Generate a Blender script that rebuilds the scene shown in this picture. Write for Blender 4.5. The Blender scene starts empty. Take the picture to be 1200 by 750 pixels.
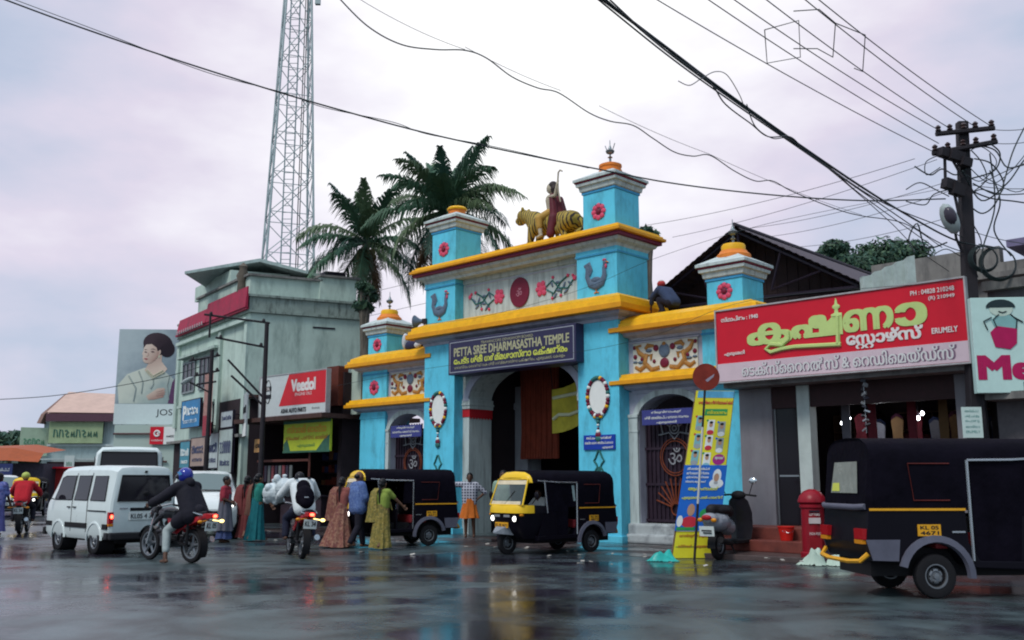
import bpy, bmesh, math, random
from mathutils import Vector, Matrix, Quaternion
from mathutils.geometry import tessellate_polygon
R = math.radians
random.seed(7)
SC = bpy.context.scene
COL = SC.collection

# ------------------------------------------------------------------ camera, sky, sun, exposure
cam = bpy.data.cameras.new("Camera")
cam.sensor_width = 36.0
cam.lens = 36.0 * 1129.0 / 1200.0
cam.clip_end = 6000
camo = bpy.data.objects.new("Camera", cam)
COL.objects.link(camo)
camo.location = (0, 0, 1.42)
camo.rotation_euler = (R(90 + 9.58), 0, 0)
SC.camera = camo

W = bpy.data.worlds.new("World")
SC.world = W
W.use_nodes = True
nt = W.node_tree
nt.nodes.clear()
def wn(t, **k):
    n = nt.nodes.new(t)
    for a, b in k.items():
        setattr(n, a, b)
    return n
wout = wn('ShaderNodeOutputWorld')
wbg = wn('ShaderNodeBackground')
wbg.inputs['Strength'].default_value = 0.1
SUN_EL, SUN_ROT = 52, 222
sky = wn('ShaderNodeTexSky', sky_type='NISHITA', sun_disc=False)
sky.sun_elevation = R(SUN_EL)
sky.sun_rotation = R(SUN_ROT)
tc = wn('ShaderNodeTexCoord')
mp = wn('ShaderNodeMapping')
mp.inputs['Scale'].default_value = (1.6, 1.6, 3.6)
mp.inputs['Location'].default_value = (0.55, 0.2, 0.3)
nz = wn('ShaderNodeTexNoise')
nz.inputs['Scale'].default_value = 1.25
nz.inputs['Detail'].default_value = 6
nz.inputs['Roughness'].default_value = 0.52
dot = wn('ShaderNodeVectorMath', operation='DOT_PRODUCT')
_d = Vector((0.06, 0.86, 0.50)).normalized()
dot.inputs[1].default_value = _d
lobe = wn('ShaderNodeMapRange')
lobe.inputs['From Min'].default_value = 0.84
lobe.inputs['From Max'].default_value = 0.995
lobe.inputs['To Min'].default_value = -0.02
lobe.inputs['To Max'].default_value = 0.26
add = wn('ShaderNodeMath', operation='ADD')
ramp = wn('ShaderNodeValToRGB')
cr = ramp.color_ramp
cr.elements[0].position = 0.30
cr.elements[0].color = (0.34, 0.41, 0.56, 1)
cr.elements[1].position = 0.82
cr.elements[1].color = (1.0, 1.0, 1.0, 1)
e = cr.elements.new(0.46); e.color = (0.46, 0.51, 0.64, 1)
e = cr.elements.new(0.60); e.color = (0.66, 0.61, 0.72, 1)
gain = wn('ShaderNodeVectorMath', operation='SCALE')
gain.inputs['Scale'].default_value = 9.2
mixw = wn('ShaderNodeMix', data_type='RGBA')
mixw.inputs['Factor'].default_value = 0.93
L = nt.links.new
L(tc.outputs['Generated'], mp.inputs['Vector'])
L(mp.outputs['Vector'], nz.inputs['Vector'])
L(tc.outputs['Generated'], dot.inputs[0])
L(dot.outputs['Value'], lobe.inputs['Value'])
L(nz.outputs['Fac'], add.inputs[0])
L(lobe.outputs['Result'], add.inputs[1])
L(add.outputs['Value'], ramp.inputs['Fac'])
L(ramp.outputs['Color'], gain.inputs[0])
L(sky.outputs['Color'], mixw.inputs['A'])
L(gain.outputs['Vector'], mixw.inputs['B'])
# the overcast overhead and behind the camera is a little greener than the pale lilac clouds in front
sep = wn('ShaderNodeSeparateXYZ'); L(tc.outputs['Generated'], sep.inputs[0])
grn = wn('ShaderNodeMapRange'); grn.inputs['From Min'].default_value = 0.55; grn.inputs['From Max'].default_value = -0.1
L(sep.outputs['Y'], grn.inputs['Value'])
tint = wn('ShaderNodeMix', data_type='RGBA', blend_type='MULTIPLY')
tint.inputs['B'].default_value = (0.84, 1.0, 0.98, 1)
L(grn.outputs['Result'], tint.inputs['Factor']); L(mixw.outputs['Result'], tint.inputs['A'])
# overcast: the zenith is brighter than the horizon
zen = wn('ShaderNodeMapRange'); zen.inputs['From Min'].default_value = 0.48; zen.inputs['To Max'].default_value = 1.7; zen.inputs['To Min'].default_value = 1.0
L(sep.outputs['Z'], zen.inputs['Value'])
zs = wn('ShaderNodeVectorMath', operation='SCALE'); L(tint.outputs['Result'], zs.inputs[0]); L(zen.outputs['Result'], zs.inputs['Scale'])
L(zs.outputs['Vector'], wbg.inputs['Color'])
L(wbg.outputs['Background'], wout.inputs['Surface'])

sun = bpy.data.lights.new("Sun", 'SUN')
sun.energy = 1.5
sun.angle = R(18)
sun.color = (1.0, 0.96, 0.90)
suno = bpy.data.objects.new("Sun", sun)
COL.objects.link(suno)
_sd = Vector((math.sin(R(SUN_ROT)) * math.cos(R(SUN_EL)), math.cos(R(SUN_ROT)) * math.cos(R(SUN_EL)), math.sin(R(SUN_EL))))
suno.rotation_euler = (-_sd).to_track_quat('-Z', 'Y').to_euler()

SC.view_settings.view_transform = 'Standard'
SC.view_settings.look = 'None'
SC.view_settings.exposure = 0.38
SC.view_settings.gamma = 1.0
SC.render.engine = 'CYCLES'
SC.cycles.max_bounces = 6
SC.cycles.filter_width = 2.0

# ------------------------------------------------------------------ materials
MATS = {}
def M(name, col, rough=0.6, metal=0.0, var=0.12, scale=6.0, bump=0.0, spec=0.22, dirt=None, damt=0.5, dscale=(1.2, 1.2, 0.25), coat=0.0, emit=None, es=1.0, bscale=None):
    if name in MATS:
        return MATS[name]
    m = bpy.data.materials.new(name)
    m.use_nodes = True
    t = m.node_tree
    p = t.nodes['Principled BSDF']
    c = tuple(col) + (1,)
    p.inputs['Base Color'].default_value = c
    p.inputs['Roughness'].default_value = rough
    p.inputs['Metallic'].default_value = metal
    p.inputs['Specular IOR Level'].default_value = spec
    p.inputs['Coat Weight'].default_value = coat
    if emit:
        p.inputs['Emission Color'].default_value = tuple(emit) + (1,)
        p.inputs['Emission Strength'].default_value = es
    co = t.nodes.new('ShaderNodeTexCoord')
    last = None
    if var > 0:
        n = t.nodes.new('ShaderNodeTexNoise')
        n.inputs['Scale'].default_value = scale
        n.inputs['Detail'].default_value = 5
        n.inputs['Roughness'].default_value = 0.65
        t.links.new(co.outputs['Object'], n.inputs['Vector'])
        mr = t.nodes.new('ShaderNodeMapRange')
        mr.inputs['From Min'].default_value = 0.25
        mr.inputs['From Max'].default_value = 0.75
        mr.inputs['To Min'].default_value = 1 - var
        mr.inputs['To Max'].default_value = 1 + var
        t.links.new(n.outputs['Fac'], mr.inputs['Value'])
        sc = t.nodes.new('ShaderNodeVectorMath')
        sc.operation = 'SCALE'
        sc.inputs[0].default_value = col
        t.links.new(mr.outputs['Result'], sc.inputs['Scale'])
        last = sc.outputs['Vector']
        rr = t.nodes.new('ShaderNodeMapRange')
        rr.inputs['To Min'].default_value = max(0.02, rough - 0.12)
        rr.inputs['To Max'].default_value = min(1, rough + 0.12)
        t.links.new(n.outputs['Fac'], rr.inputs['Value'])
        t.links.new(rr.outputs['Result'], p.inputs['Roughness'])
    if dirt:
        mpn = t.nodes.new('ShaderNodeMapping')
        mpn.inputs['Scale'].default_value = dscale
        t.links.new(co.outputs['Object'], mpn.inputs['Vector'])
        n2 = t.nodes.new('ShaderNodeTexNoise')
        n2.inputs['Scale'].default_value = 2.6
        n2.inputs['Detail'].default_value = 7
        n2.inputs['Roughness'].default_value = 0.7
        t.links.new(mpn.outputs['Vector'], n2.inputs['Vector'])
        r2 = t.nodes.new('ShaderNodeMapRange')
        r2.inputs['From Min'].default_value = 0.48
        r2.inputs['From Max'].default_value = 0.72
        r2.inputs['To Max'].default_value = damt
        t.links.new(n2.outputs['Fac'], r2.inputs['Value'])
        mx = t.nodes.new('ShaderNodeMix')
        mx.data_type = 'RGBA'
        mx.inputs['A'].default_value = c
        mx.inputs['B'].default_value = tuple(dirt) + (1,)
        if last:
            t.links.new(last, mx.inputs['A'])
        t.links.new(r2.outputs['Result'], mx.inputs['Factor'])
        last = mx.outputs['Result']
    if last:
        t.links.new(last, p.inputs['Base Color'])
    if bump > 0:
        nb = t.nodes.new('ShaderNodeTexNoise')
        nb.inputs['Scale'].default_value = bscale or scale * 4
        nb.inputs['Detail'].default_value = 4
        t.links.new(co.outputs['Object'], nb.inputs['Vector'])
        b = t.nodes.new('ShaderNodeBump')
        b.inputs['Strength'].default_value = bump
        b.inputs['Distance'].default_value = 0.02
        t.links.new(nb.outputs['Fac'], b.inputs['Height'])
        t.links.new(b.outputs['Normal'], p.inputs['Normal'])
    MATS[name] = m
    return m

def stripes(name, c1, c2, scale, rough=0.8, axis='X', dist=3.0, sharp=0.06):
    """two-colour wavy stripes (tiger coat, corrugation dirt, checks)"""
    if name in MATS:
        return MATS[name]
    m = bpy.data.materials.new(name); m.use_nodes = True
    t = m.node_tree; p = t.nodes['Principled BSDF']
    p.inputs['Roughness'].default_value = rough
    co = t.nodes.new('ShaderNodeTexCoord')
    w = t.nodes.new('ShaderNodeTexWave')
    w.bands_direction = axis
    w.inputs['Scale'].default_value = scale
    w.inputs['Distortion'].default_value = dist
    w.inputs['Detail'].default_value = 2
    r = t.nodes.new('ShaderNodeValToRGB')
    r.color_ramp.elements[0].position = 0.3 - sharp; r.color_ramp.elements[0].color = tuple(c1) + (1,)
    r.color_ramp.elements[1].position = 0.3 + sharp; r.color_ramp.elements[1].color = tuple(c2) + (1,)
    t.links.new(co.outputs['Object'], w.inputs['Vector'])
    t.links.new(w.outputs['Fac'], r.inputs['Fac'])
    t.links.new(r.outputs['Color'], p.inputs['Base Color'])
    MATS[name] = m
    return m

def checks(name, c1, c2, scale):
    """woven check: two crossed band patterns"""
    m = bpy.data.materials.new(name); m.use_nodes = True
    t = m.node_tree; p = t.nodes['Principled BSDF']; p.inputs['Roughness'].default_value = 0.85
    co = t.nodes.new('ShaderNodeTexCoord')
    outs = []
    for ax in ('Y', 'Z'):
        w = t.nodes.new('ShaderNodeTexWave'); w.bands_direction = ax
        w.inputs['Scale'].default_value = scale; w.inputs['Distortion'].default_value = 0.3
        t.links.new(co.outputs['Object'], w.inputs['Vector'])
        outs.append(w.outputs['Fac'])
    mx = t.nodes.new('ShaderNodeMath'); mx.operation = 'MULTIPLY'
    t.links.new(outs[0], mx.inputs[0]); t.links.new(outs[1], mx.inputs[1])
    r = t.nodes.new('ShaderNodeValToRGB')
    r.color_ramp.elements[0].position = 0.12; r.color_ramp.elements[0].color = tuple(c1) + (1,)
    r.color_ramp.elements[1].position = 0.5; r.color_ramp.elements[1].color = tuple(c2) + (1,)
    t.links.new(mx.outputs[0], r.inputs['Fac']); t.links.new(r.outputs['Color'], p.inputs['Base Color'])
    MATS[name] = m
    return m

def patches(name, cols, scale, rough=0.85):
    """printed cloth: voronoi patches of a few colours"""
    m = bpy.data.materials.new(name); m.use_nodes = True
    t = m.node_tree; p = t.nodes['Principled BSDF']; p.inputs['Roughness'].default_value = rough
    co = t.nodes.new('ShaderNodeTexCoord')
    v = t.nodes.new('ShaderNodeTexVoronoi'); v.inputs['Scale'].default_value = scale
    nb = t.nodes.new('ShaderNodeTexNoise'); nb.inputs['Scale'].default_value = 9; b = t.nodes.new('ShaderNodeBump'); b.inputs['Strength'].default_value = .7; b.inputs['Distance'].default_value = .04
    mpp = t.nodes.new('ShaderNodeMapping'); mpp.inputs['Scale'].default_value = (1, 1, .35); t.links.new(co.outputs['Object'], mpp.inputs['Vector']); t.links.new(mpp.outputs['Vector'], nb.inputs['Vector'])
    t.links.new(nb.outputs['Fac'], b.inputs['Height']); t.links.new(b.outputs['Normal'], p.inputs['Normal'])
    s = t.nodes.new('ShaderNodeSeparateColor')
    r = t.nodes.new('ShaderNodeValToRGB'); r.color_ramp.interpolation = 'CONSTANT'
    el = r.color_ramp.elements
    while len(el) < len(cols):
        el.new(0.5)
    for i, c in enumerate(cols):
        el[i].position = i / len(cols); el[i].color = tuple(c) + (1,)
    t.links.new(co.outputs['Object'], v.inputs['Vector']); t.links.new(v.outputs['Color'], s.inputs['Color'])
    t.links.new(s.outputs['Red'], r.inputs['Fac']); t.links.new(r.outputs['Color'], p.inputs['Base Color'])
    MATS[name] = m
    return m

def glass(name, tint, rough=0.05, alpha=0.35):
    m = bpy.data.materials.new(name); m.use_nodes = True
    t = m.node_tree; p = t.nodes['Principled BSDF']
    p.inputs['Base Color'].default_value = tuple(tint) + (1,)
    p.inputs['Roughness'].default_value = rough
    p.inputs['Specular IOR Level'].default_value = 0.8
    p.inputs['Alpha'].default_value = alpha
    MATS[name] = m
    return m

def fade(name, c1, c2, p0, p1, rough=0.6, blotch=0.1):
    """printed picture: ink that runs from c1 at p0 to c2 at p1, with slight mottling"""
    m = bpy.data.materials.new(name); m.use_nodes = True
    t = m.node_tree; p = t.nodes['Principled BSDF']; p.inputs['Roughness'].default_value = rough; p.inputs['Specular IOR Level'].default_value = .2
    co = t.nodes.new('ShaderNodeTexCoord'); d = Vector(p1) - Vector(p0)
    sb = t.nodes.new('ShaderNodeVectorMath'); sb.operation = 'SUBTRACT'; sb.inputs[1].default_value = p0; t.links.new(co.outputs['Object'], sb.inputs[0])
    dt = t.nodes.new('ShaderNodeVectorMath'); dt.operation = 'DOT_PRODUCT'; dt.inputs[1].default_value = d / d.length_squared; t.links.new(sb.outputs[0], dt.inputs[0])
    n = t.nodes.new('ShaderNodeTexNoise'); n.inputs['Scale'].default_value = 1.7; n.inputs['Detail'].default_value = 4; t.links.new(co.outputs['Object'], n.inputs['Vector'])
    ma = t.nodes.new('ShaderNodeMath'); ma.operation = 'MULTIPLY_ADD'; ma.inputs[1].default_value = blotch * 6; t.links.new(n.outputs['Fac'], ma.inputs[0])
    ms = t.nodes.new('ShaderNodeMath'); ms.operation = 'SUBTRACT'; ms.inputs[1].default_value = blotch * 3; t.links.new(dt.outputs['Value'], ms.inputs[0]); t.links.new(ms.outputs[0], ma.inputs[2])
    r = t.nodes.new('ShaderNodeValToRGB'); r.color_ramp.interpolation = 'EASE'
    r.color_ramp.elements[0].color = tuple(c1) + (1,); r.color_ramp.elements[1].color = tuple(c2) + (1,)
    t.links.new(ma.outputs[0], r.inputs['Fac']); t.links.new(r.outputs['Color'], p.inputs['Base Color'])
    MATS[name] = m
    return m

# ------------------------------------------------------------------ mesh collector
class MB:
    def __init__(s):
        s.v = []; s.f = []; s.m = []; s.k = 0
    def add(s, vs, fs):
        o = len(s.v)
        s.v.extend([tuple(q) for q in vs])
        for f in fs:
            s.f.append(tuple(i + o for i in f)); s.m.append(s.k)
        return s
    def mat(s, k):
        s.k = k; return s
    def box(s, x0, x1, y0, y1, z0, z1):
        return s.add([(x0,y0,z0),(x1,y0,z0),(x1,y1,z0),(x0,y1,z0),(x0,y0,z1),(x1,y0,z1),(x1,y1,z1),(x0,y1,z1)],
                     [(0,3,2,1),(4,5,6,7),(0,1,5,4),(1,2,6,5),(2,3,7,6),(3,0,4,7)])
    def boxr(s, c, size, rot=(0, 0, 0)):
        from mathutils import Euler
        q = Euler(rot).to_matrix(); c = Vector(c); a, b, d = [k / 2 for k in size]
        vs = [c + q @ Vector((x * a, y * b, z * d)) for z in (-1, 1) for x, y in ((-1,-1),(1,-1),(1,1),(-1,1))]
        return s.add(vs, [(0,3,2,1),(4,5,6,7),(0,1,5,4),(1,2,6,5),(2,3,7,6),(3,0,4,7)])
    def prism(s, pts, a, b, axis='y'):
        n = len(pts)
        if axis == 'y': mk = lambda p, t: (p[0], t, p[1])
        elif axis == 'x': mk = lambda p, t: (t, p[0], p[1])
        else: mk = lambda p, t: (p[0], p[1], t)
        vs = [mk(p, a) for p in pts] + [mk(p, b) for p in pts]
        fs = [tuple(range(n - 1, -1, -1)), tuple(range(n, 2 * n))] + [(i, (i + 1) % n, n + (i + 1) % n, n + i) for i in range(n)]
        return s.add(vs, fs)
    def loft(s, rings, cap=True, closed=True):
        n = len(rings[0]); vs = [p for r in rings for p in r]; fs = []
        for j in range(len(rings) - 1):
            for i in range(n if closed else n - 1):
                i2 = (i + 1) % n
                fs.append((j*n+i, j*n+i2, (j+1)*n+i2, (j+1)*n+i))
        if cap and closed:
            fs.append(tuple(range(n - 1, -1, -1))); fs.append(tuple((len(rings) - 1) * n + i for i in range(n)))
        return s.add(vs, fs)
    def tube(s, pts, r, n=8, cap=True, flat=1.0):
        pts = [Vector(p) for p in pts]; rings = []; up = None
        for i, p in enumerate(pts):
            d = (pts[min(i + 1, len(pts) - 1)] - pts[max(i - 1, 0)])
            if d.length < 1e-9: d = Vector((0, 0, 1))
            d.normalize()
            if up is None:
                up = Vector((0, 0, 1)) if abs(d.z) < 0.9 else Vector((1, 0, 0))
            a = up - d * up.dot(d)
            if a.length < 1e-4:
                a = d.orthogonal()
            a.normalize(); b = d.cross(a); up = a
            rr = r[i] if isinstance(r, (list, tuple)) else r
            rings.append([p + a * (math.cos(t) * rr) + b * (math.sin(t) * rr * flat) for t in [2 * math.pi * k / n for k in range(n)]])
        return s.loft(rings, cap)
    def lathe(s, prof, c=(0, 0, 0), n=16, axis='z', cap=True, sx=1.0):
        rings = []
        for r, h in prof:
            ring = []
            for k in range(n):
                t = 2 * math.pi * k / n
                x, y = math.cos(t) * r * sx, math.sin(t) * r
                if axis == 'z': q = (x, y, h)
                elif axis == 'y': q = (x, h, y)
                else: q = (h, x, y)
                ring.append((q[0] + c[0], q[1] + c[1], q[2] + c[2]))
            rings.append(ring)
        return s.loft(rings, cap)
    def ell(s, c, r, rot=None, nu=12, nv=8):
        if not isinstance(r, (list, tuple)): r = (r, r, r)
        c = Vector(c); rings = []
        for j in range(nv + 1):
            ph = math.pi * (0.02 + 0.96 * j / nv) - math.pi / 2
            ring = []
            for k in range(nu):
                t = 2 * math.pi * k / nu
                q = Vector((math.cos(t) * math.cos(ph) * r[0], math.sin(t) * math.cos(ph) * r[1], math.sin(ph) * r[2]))
                if rot is not None: q = rot @ q
                ring.append(c + q)
            rings.append(ring)
        return s.loft(rings)
    def cap(s, p0, r0, p1, r1, n=12):
        """round-ended tapered limb"""
        p0, p1 = Vector(p0), Vector(p1); d = p1 - p0
        if d.length < 1e-6: return s.ell(p0, r0)
        d.normalize(); pts = []; rs = []
        for t in (-1, -0.85, -0.5, 0):
            pts.append(p0 + d * (t * r0)); rs.append(max(1e-3, r0 * math.sqrt(max(0, 1 - t * t))))
        for t in (0, 0.5, 0.85, 1):
            pts.append(p1 + d * (t * r1)); rs.append(max(1e-3, r1 * math.sqrt(max(0, 1 - t * t))))
        a = d.orthogonal().normalized(); b = d.cross(a)
        return s.loft([[p + a * (math.cos(2*math.pi*k/n) * q) + b * (math.sin(2*math.pi*k/n) * q) for k in range(n)] for p, q in zip(pts, rs)])
    def quad(s, a, b, c, d):
        return s.add([a, b, c, d], [(0, 1, 2, 3)])
    def build(s, name, mats, parent=None, smooth=None, bev=0.0, seg=2, fix=True):
        me = bpy.data.meshes.new(name)
        me.from_pydata(s.v, [], s.f)
        for q in (mats if isinstance(mats, (list, tuple)) else [mats]):
            me.materials.append(q)
        me.polygons.foreach_set('material_index', s.m)
        if fix or bev:
            bm = bmesh.new(); bm.from_mesh(me)
            if fix: bmesh.ops.recalc_face_normals(bm, faces=bm.faces)
            if bev:
                ed = [q for q in bm.edges if len(q.link_faces) == 2 and q.calc_face_angle(0) > R(35)]
                bmesh.ops.bevel(bm, geom=ed, offset=bev, segments=seg, affect='EDGES', profile=0.6, clamp_overlap=True)
            bm.to_mesh(me); bm.free()
        if smooth:
            me.polygons.foreach_set('use_smooth', [True] * len(me.polygons))
            me.set_sharp_from_angle(angle=R(smooth))
        me.update()
        o = bpy.data.objects.new(name, me)
        COL.objects.link(o)
        if parent: o.parent = parent
        return o

def thing(name, label, cat, loc=(0, 0, 0), rz=0.0, group=None):
    o = bpy.data.objects.new(name, None)
    COL.objects.link(o)
    o.empty_display_size = 0.2
    o.location = loc; o.rotation_euler = (0, 0, R(rz))
    return tag(o, label, cat, group)
def tag(o, label, cat, group=None):
    o['label'] = label; o['category'] = cat
    if group: o['group'] = group
    return o
def struct(o):
    o['kind'] = 'structure'; return o
def dup(root, loc, rz, label, group=None):
    def cp(o, par):
        c = o.copy(); COL.objects.link(c); c.parent = par
        for ch in [q for q in bpy.data.objects if q.parent == o]:
            cp(ch, c)
        return c
    r = cp(root, None)
    r.location = loc; r.rotation_euler = (0, 0, R(rz)); r['label'] = label
    if group: r['group'] = group
    return r

def blob(name, mb, mat, parent=None, vox=0.012, smooth=4):
    """one continuous skin grown round overlapping limbs and lumps"""
    me = bpy.data.meshes.new(name); me.from_pydata(mb.v, [], mb.f)
    bm = bmesh.new(); bm.from_mesh(me); bmesh.ops.recalc_face_normals(bm, faces=bm.faces); bm.to_mesh(me); bm.free()
    o = bpy.data.objects.new(name, me); COL.objects.link(o)
    r = o.modifiers.new('r', 'REMESH'); r.mode = 'VOXEL'; r.voxel_size = vox
    if smooth:
        q = o.modifiers.new('s', 'SMOOTH'); q.iterations = smooth; q.factor = 0.5
    dg = bpy.context.evaluated_depsgraph_get()
    m2 = bpy.data.meshes.new_from_object(o.evaluated_get(dg))
    o.modifiers.clear(); o.data = m2; bpy.data.meshes.remove(me)
    m2.name = name
    m2.materials.clear(); m2.materials.append(mat)
    m2.polygons.foreach_set('use_smooth', [True] * len(m2.polygons))
    if parent: o.parent = parent
    return o

# ------------------------------------------------------------------ lettering
_TX = {}
def text_outline(s):
    if s in _TX: return _TX[s]
    c = bpy.data.curves.new('lettering', 'FONT'); c.body = s; c.resolution_u = 3
    o = bpy.data.objects.new('lettering', c); COL.objects.link(o)
    dg = bpy.context.evaluated_depsgraph_get(); dg.update()
    cu = o.evaluated_get(dg).to_curve(dg)
    polys = []
    for sp in cu.splines:
        bp = sp.bezier_points; pl = []
        n = len(bp)
        for i in range(n):
            p0, p1 = bp[i], bp[(i + 1) % n]
            st = (p0.handle_right - p0.co).length + (p1.handle_left - p1.co).length
            k = 1 if st < 1e-6 else 4
            for j in range(k):
                t = j / k; u = 1 - t
                q = p0.co*u**3 + p0.handle_right*3*u*u*t + p1.handle_left*3*u*t*t + p1.co*t**3
                pl.append((q.x, q.y))
        if len(pl) > 2: polys.append(pl)
    o.evaluated_get(dg).to_curve_clear()
    bpy.data.objects.remove(o)
    _TX[s] = polys
    return polys
def _area(p):
    return sum(p[i][0]*p[(i+1) % len(p)][1] - p[(i+1) % len(p)][0]*p[i][1] for i in range(len(p))) / 2
def _inside(pt, p):
    x, y = pt; c = False
    for i in range(len(p)):
        (x1, y1), (x2, y2) = p[i], p[i - 1]
        if (y1 > y) != (y2 > y) and x < (x2 - x1) * (y - y1) / (y2 - y1) + x1: c = not c
    return c
def lettering(s, x0, z0, w, h, mat, parent, y=-0.005, bold=0.0, mtx=None, name='lettering', slope=0.0, polys=None):
    """painted letters: outline s scaled into the box x0..x0+w, z0..z0+h of the parent's xz plane (front is -y)"""
    pl = polys or text_outline(s)
    if not pl: return None
    xs = [p[0] for q in pl for p in q]; ys = [p[1] for q in pl for p in q]
    ax, ay = min(xs), min(ys); sx = w / max(1e-6, max(xs) - ax); sy = h / max(1e-6, max(ys) - ay)
    ar = [_area(p) for p in pl]                                  # a hole runs the other way round than the letter that encloses it
    ish = [any(ar[j] * ar[i] < 0 and abs(ar[j]) > abs(ar[i]) and _inside(pl[i][0], pl[j]) for j in range(len(pl)) if j != i) for i in range(len(pl))]
    outs = [p for p, h_ in zip(pl, ish) if not h_]; holes = [p for p, h_ in zip(pl, ish) if h_]
    mb = MB(); eps = 0
    shifts = [(-bold, -bold * .6), (bold, -bold * .6), (-bold, bold * .6), (bold, bold * .6)] if bold else [(0, 0)]
    for (bx_, by_), o in [(sh, q) for sh in shifts for q in outs]:
        hs = [q for q in holes if _area(q) * _area(o) < 0 and _inside(q[0], o)]
        loops = [[Vector((p[0], p[1], 0)) for p in q] for q in [o] + hs]
        tris = tessellate_polygon(loops)
        flat = [p for q in loops for p in q]
        vs = []; lift = 0.0006 * (eps // max(1, len(outs))) + 0.0001 * (eps % 5)
        for p in flat:
            u, v = x0 + (p.x - ax + bx_) * sx, z0 + (p.y - ay + by_) * sy
            v += (u - x0) * slope
            if mtx: vs.append(mtx @ Vector((u, v, lift)))
            else: vs.append((u, y - lift, v))
        mb.add(vs, [t for t in tris if len(set(t)) == 3]); eps += 1
    return mb.build(name, mat, parent, fix=False)
def strokes(paths, r, mat, parent, y, name, flat=0.4, n=6):
    mb = MB()
    for p in paths:
        mb.tube([(q[0], y, q[1]) for q in p], r, n)
    return mb.build(name, mat, parent, smooth=50)
def scrawl(x0, z0, w, h, mat, parent, y=-0.01, seed=1, n=6, name='lettering'):
    """brush lettering too small to read in the photograph: joined loops and stems"""
    rn = random.Random(seed); P = []; cw = w / n
    for i in range(n):
        a = x0 + cw * i; k = rn.randrange(4)
        if k == 0: P.append([(a + cw*(.45 + .38*math.cos(t)), z0 + h*(.38 + .36*math.sin(t))) for t in [.4 + 5.6*j/9 for j in range(10)]])
        elif k == 1: P.append([(a + cw*.15, z0), (a + cw*.2, z0 + h*.9), (a + cw*.6, z0 + h*.8), (a + cw*.75, z0 + h*.4), (a + cw*.8, z0)])
        elif k == 2: P.append([(a + cw*.1, z0 + h*.7), (a + cw*.4, z0 + h*.8), (a + cw*.7, z0 + h*.6), (a + cw*.3, z0 + h*.3), (a + cw*.5, z0), (a + cw*.85, z0 + h*.1)])
        else: P.append([(a + cw*.2, z0 + h*.05), (a + cw*.3, z0 + h*.6), (a + cw*.5, z0 + h*.1), (a + cw*.7, z0 + h*.65), (a + cw*.8, z0)])
    return strokes(P, min(h * .085, cw * .12), mat, parent, y, name, n=5)
def arc(cx, cz, r, a0, a1, n=12, sx=1.0):
    return [(cx + math.cos(R(a0 + (a1 - a0) * i / n)) * r * sx, cz + math.sin(R(a0 + (a1 - a0) * i / n)) * r) for i in range(n + 1)]
# ------------------------------------------------------------------ ground
GO = Vector((2.614, 23.456, 0)); GRZ = -43.66
GA = Vector((math.cos(R(GRZ)), math.sin(R(GRZ)), 0)); GN = Vector((GA.y, -GA.x, 0))
if GN.y > 0: GN = -GN
def GP(s, d, z=0.0):
    v = GO + GA * s + GN * d
    return (v.x, v.y, z)

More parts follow.
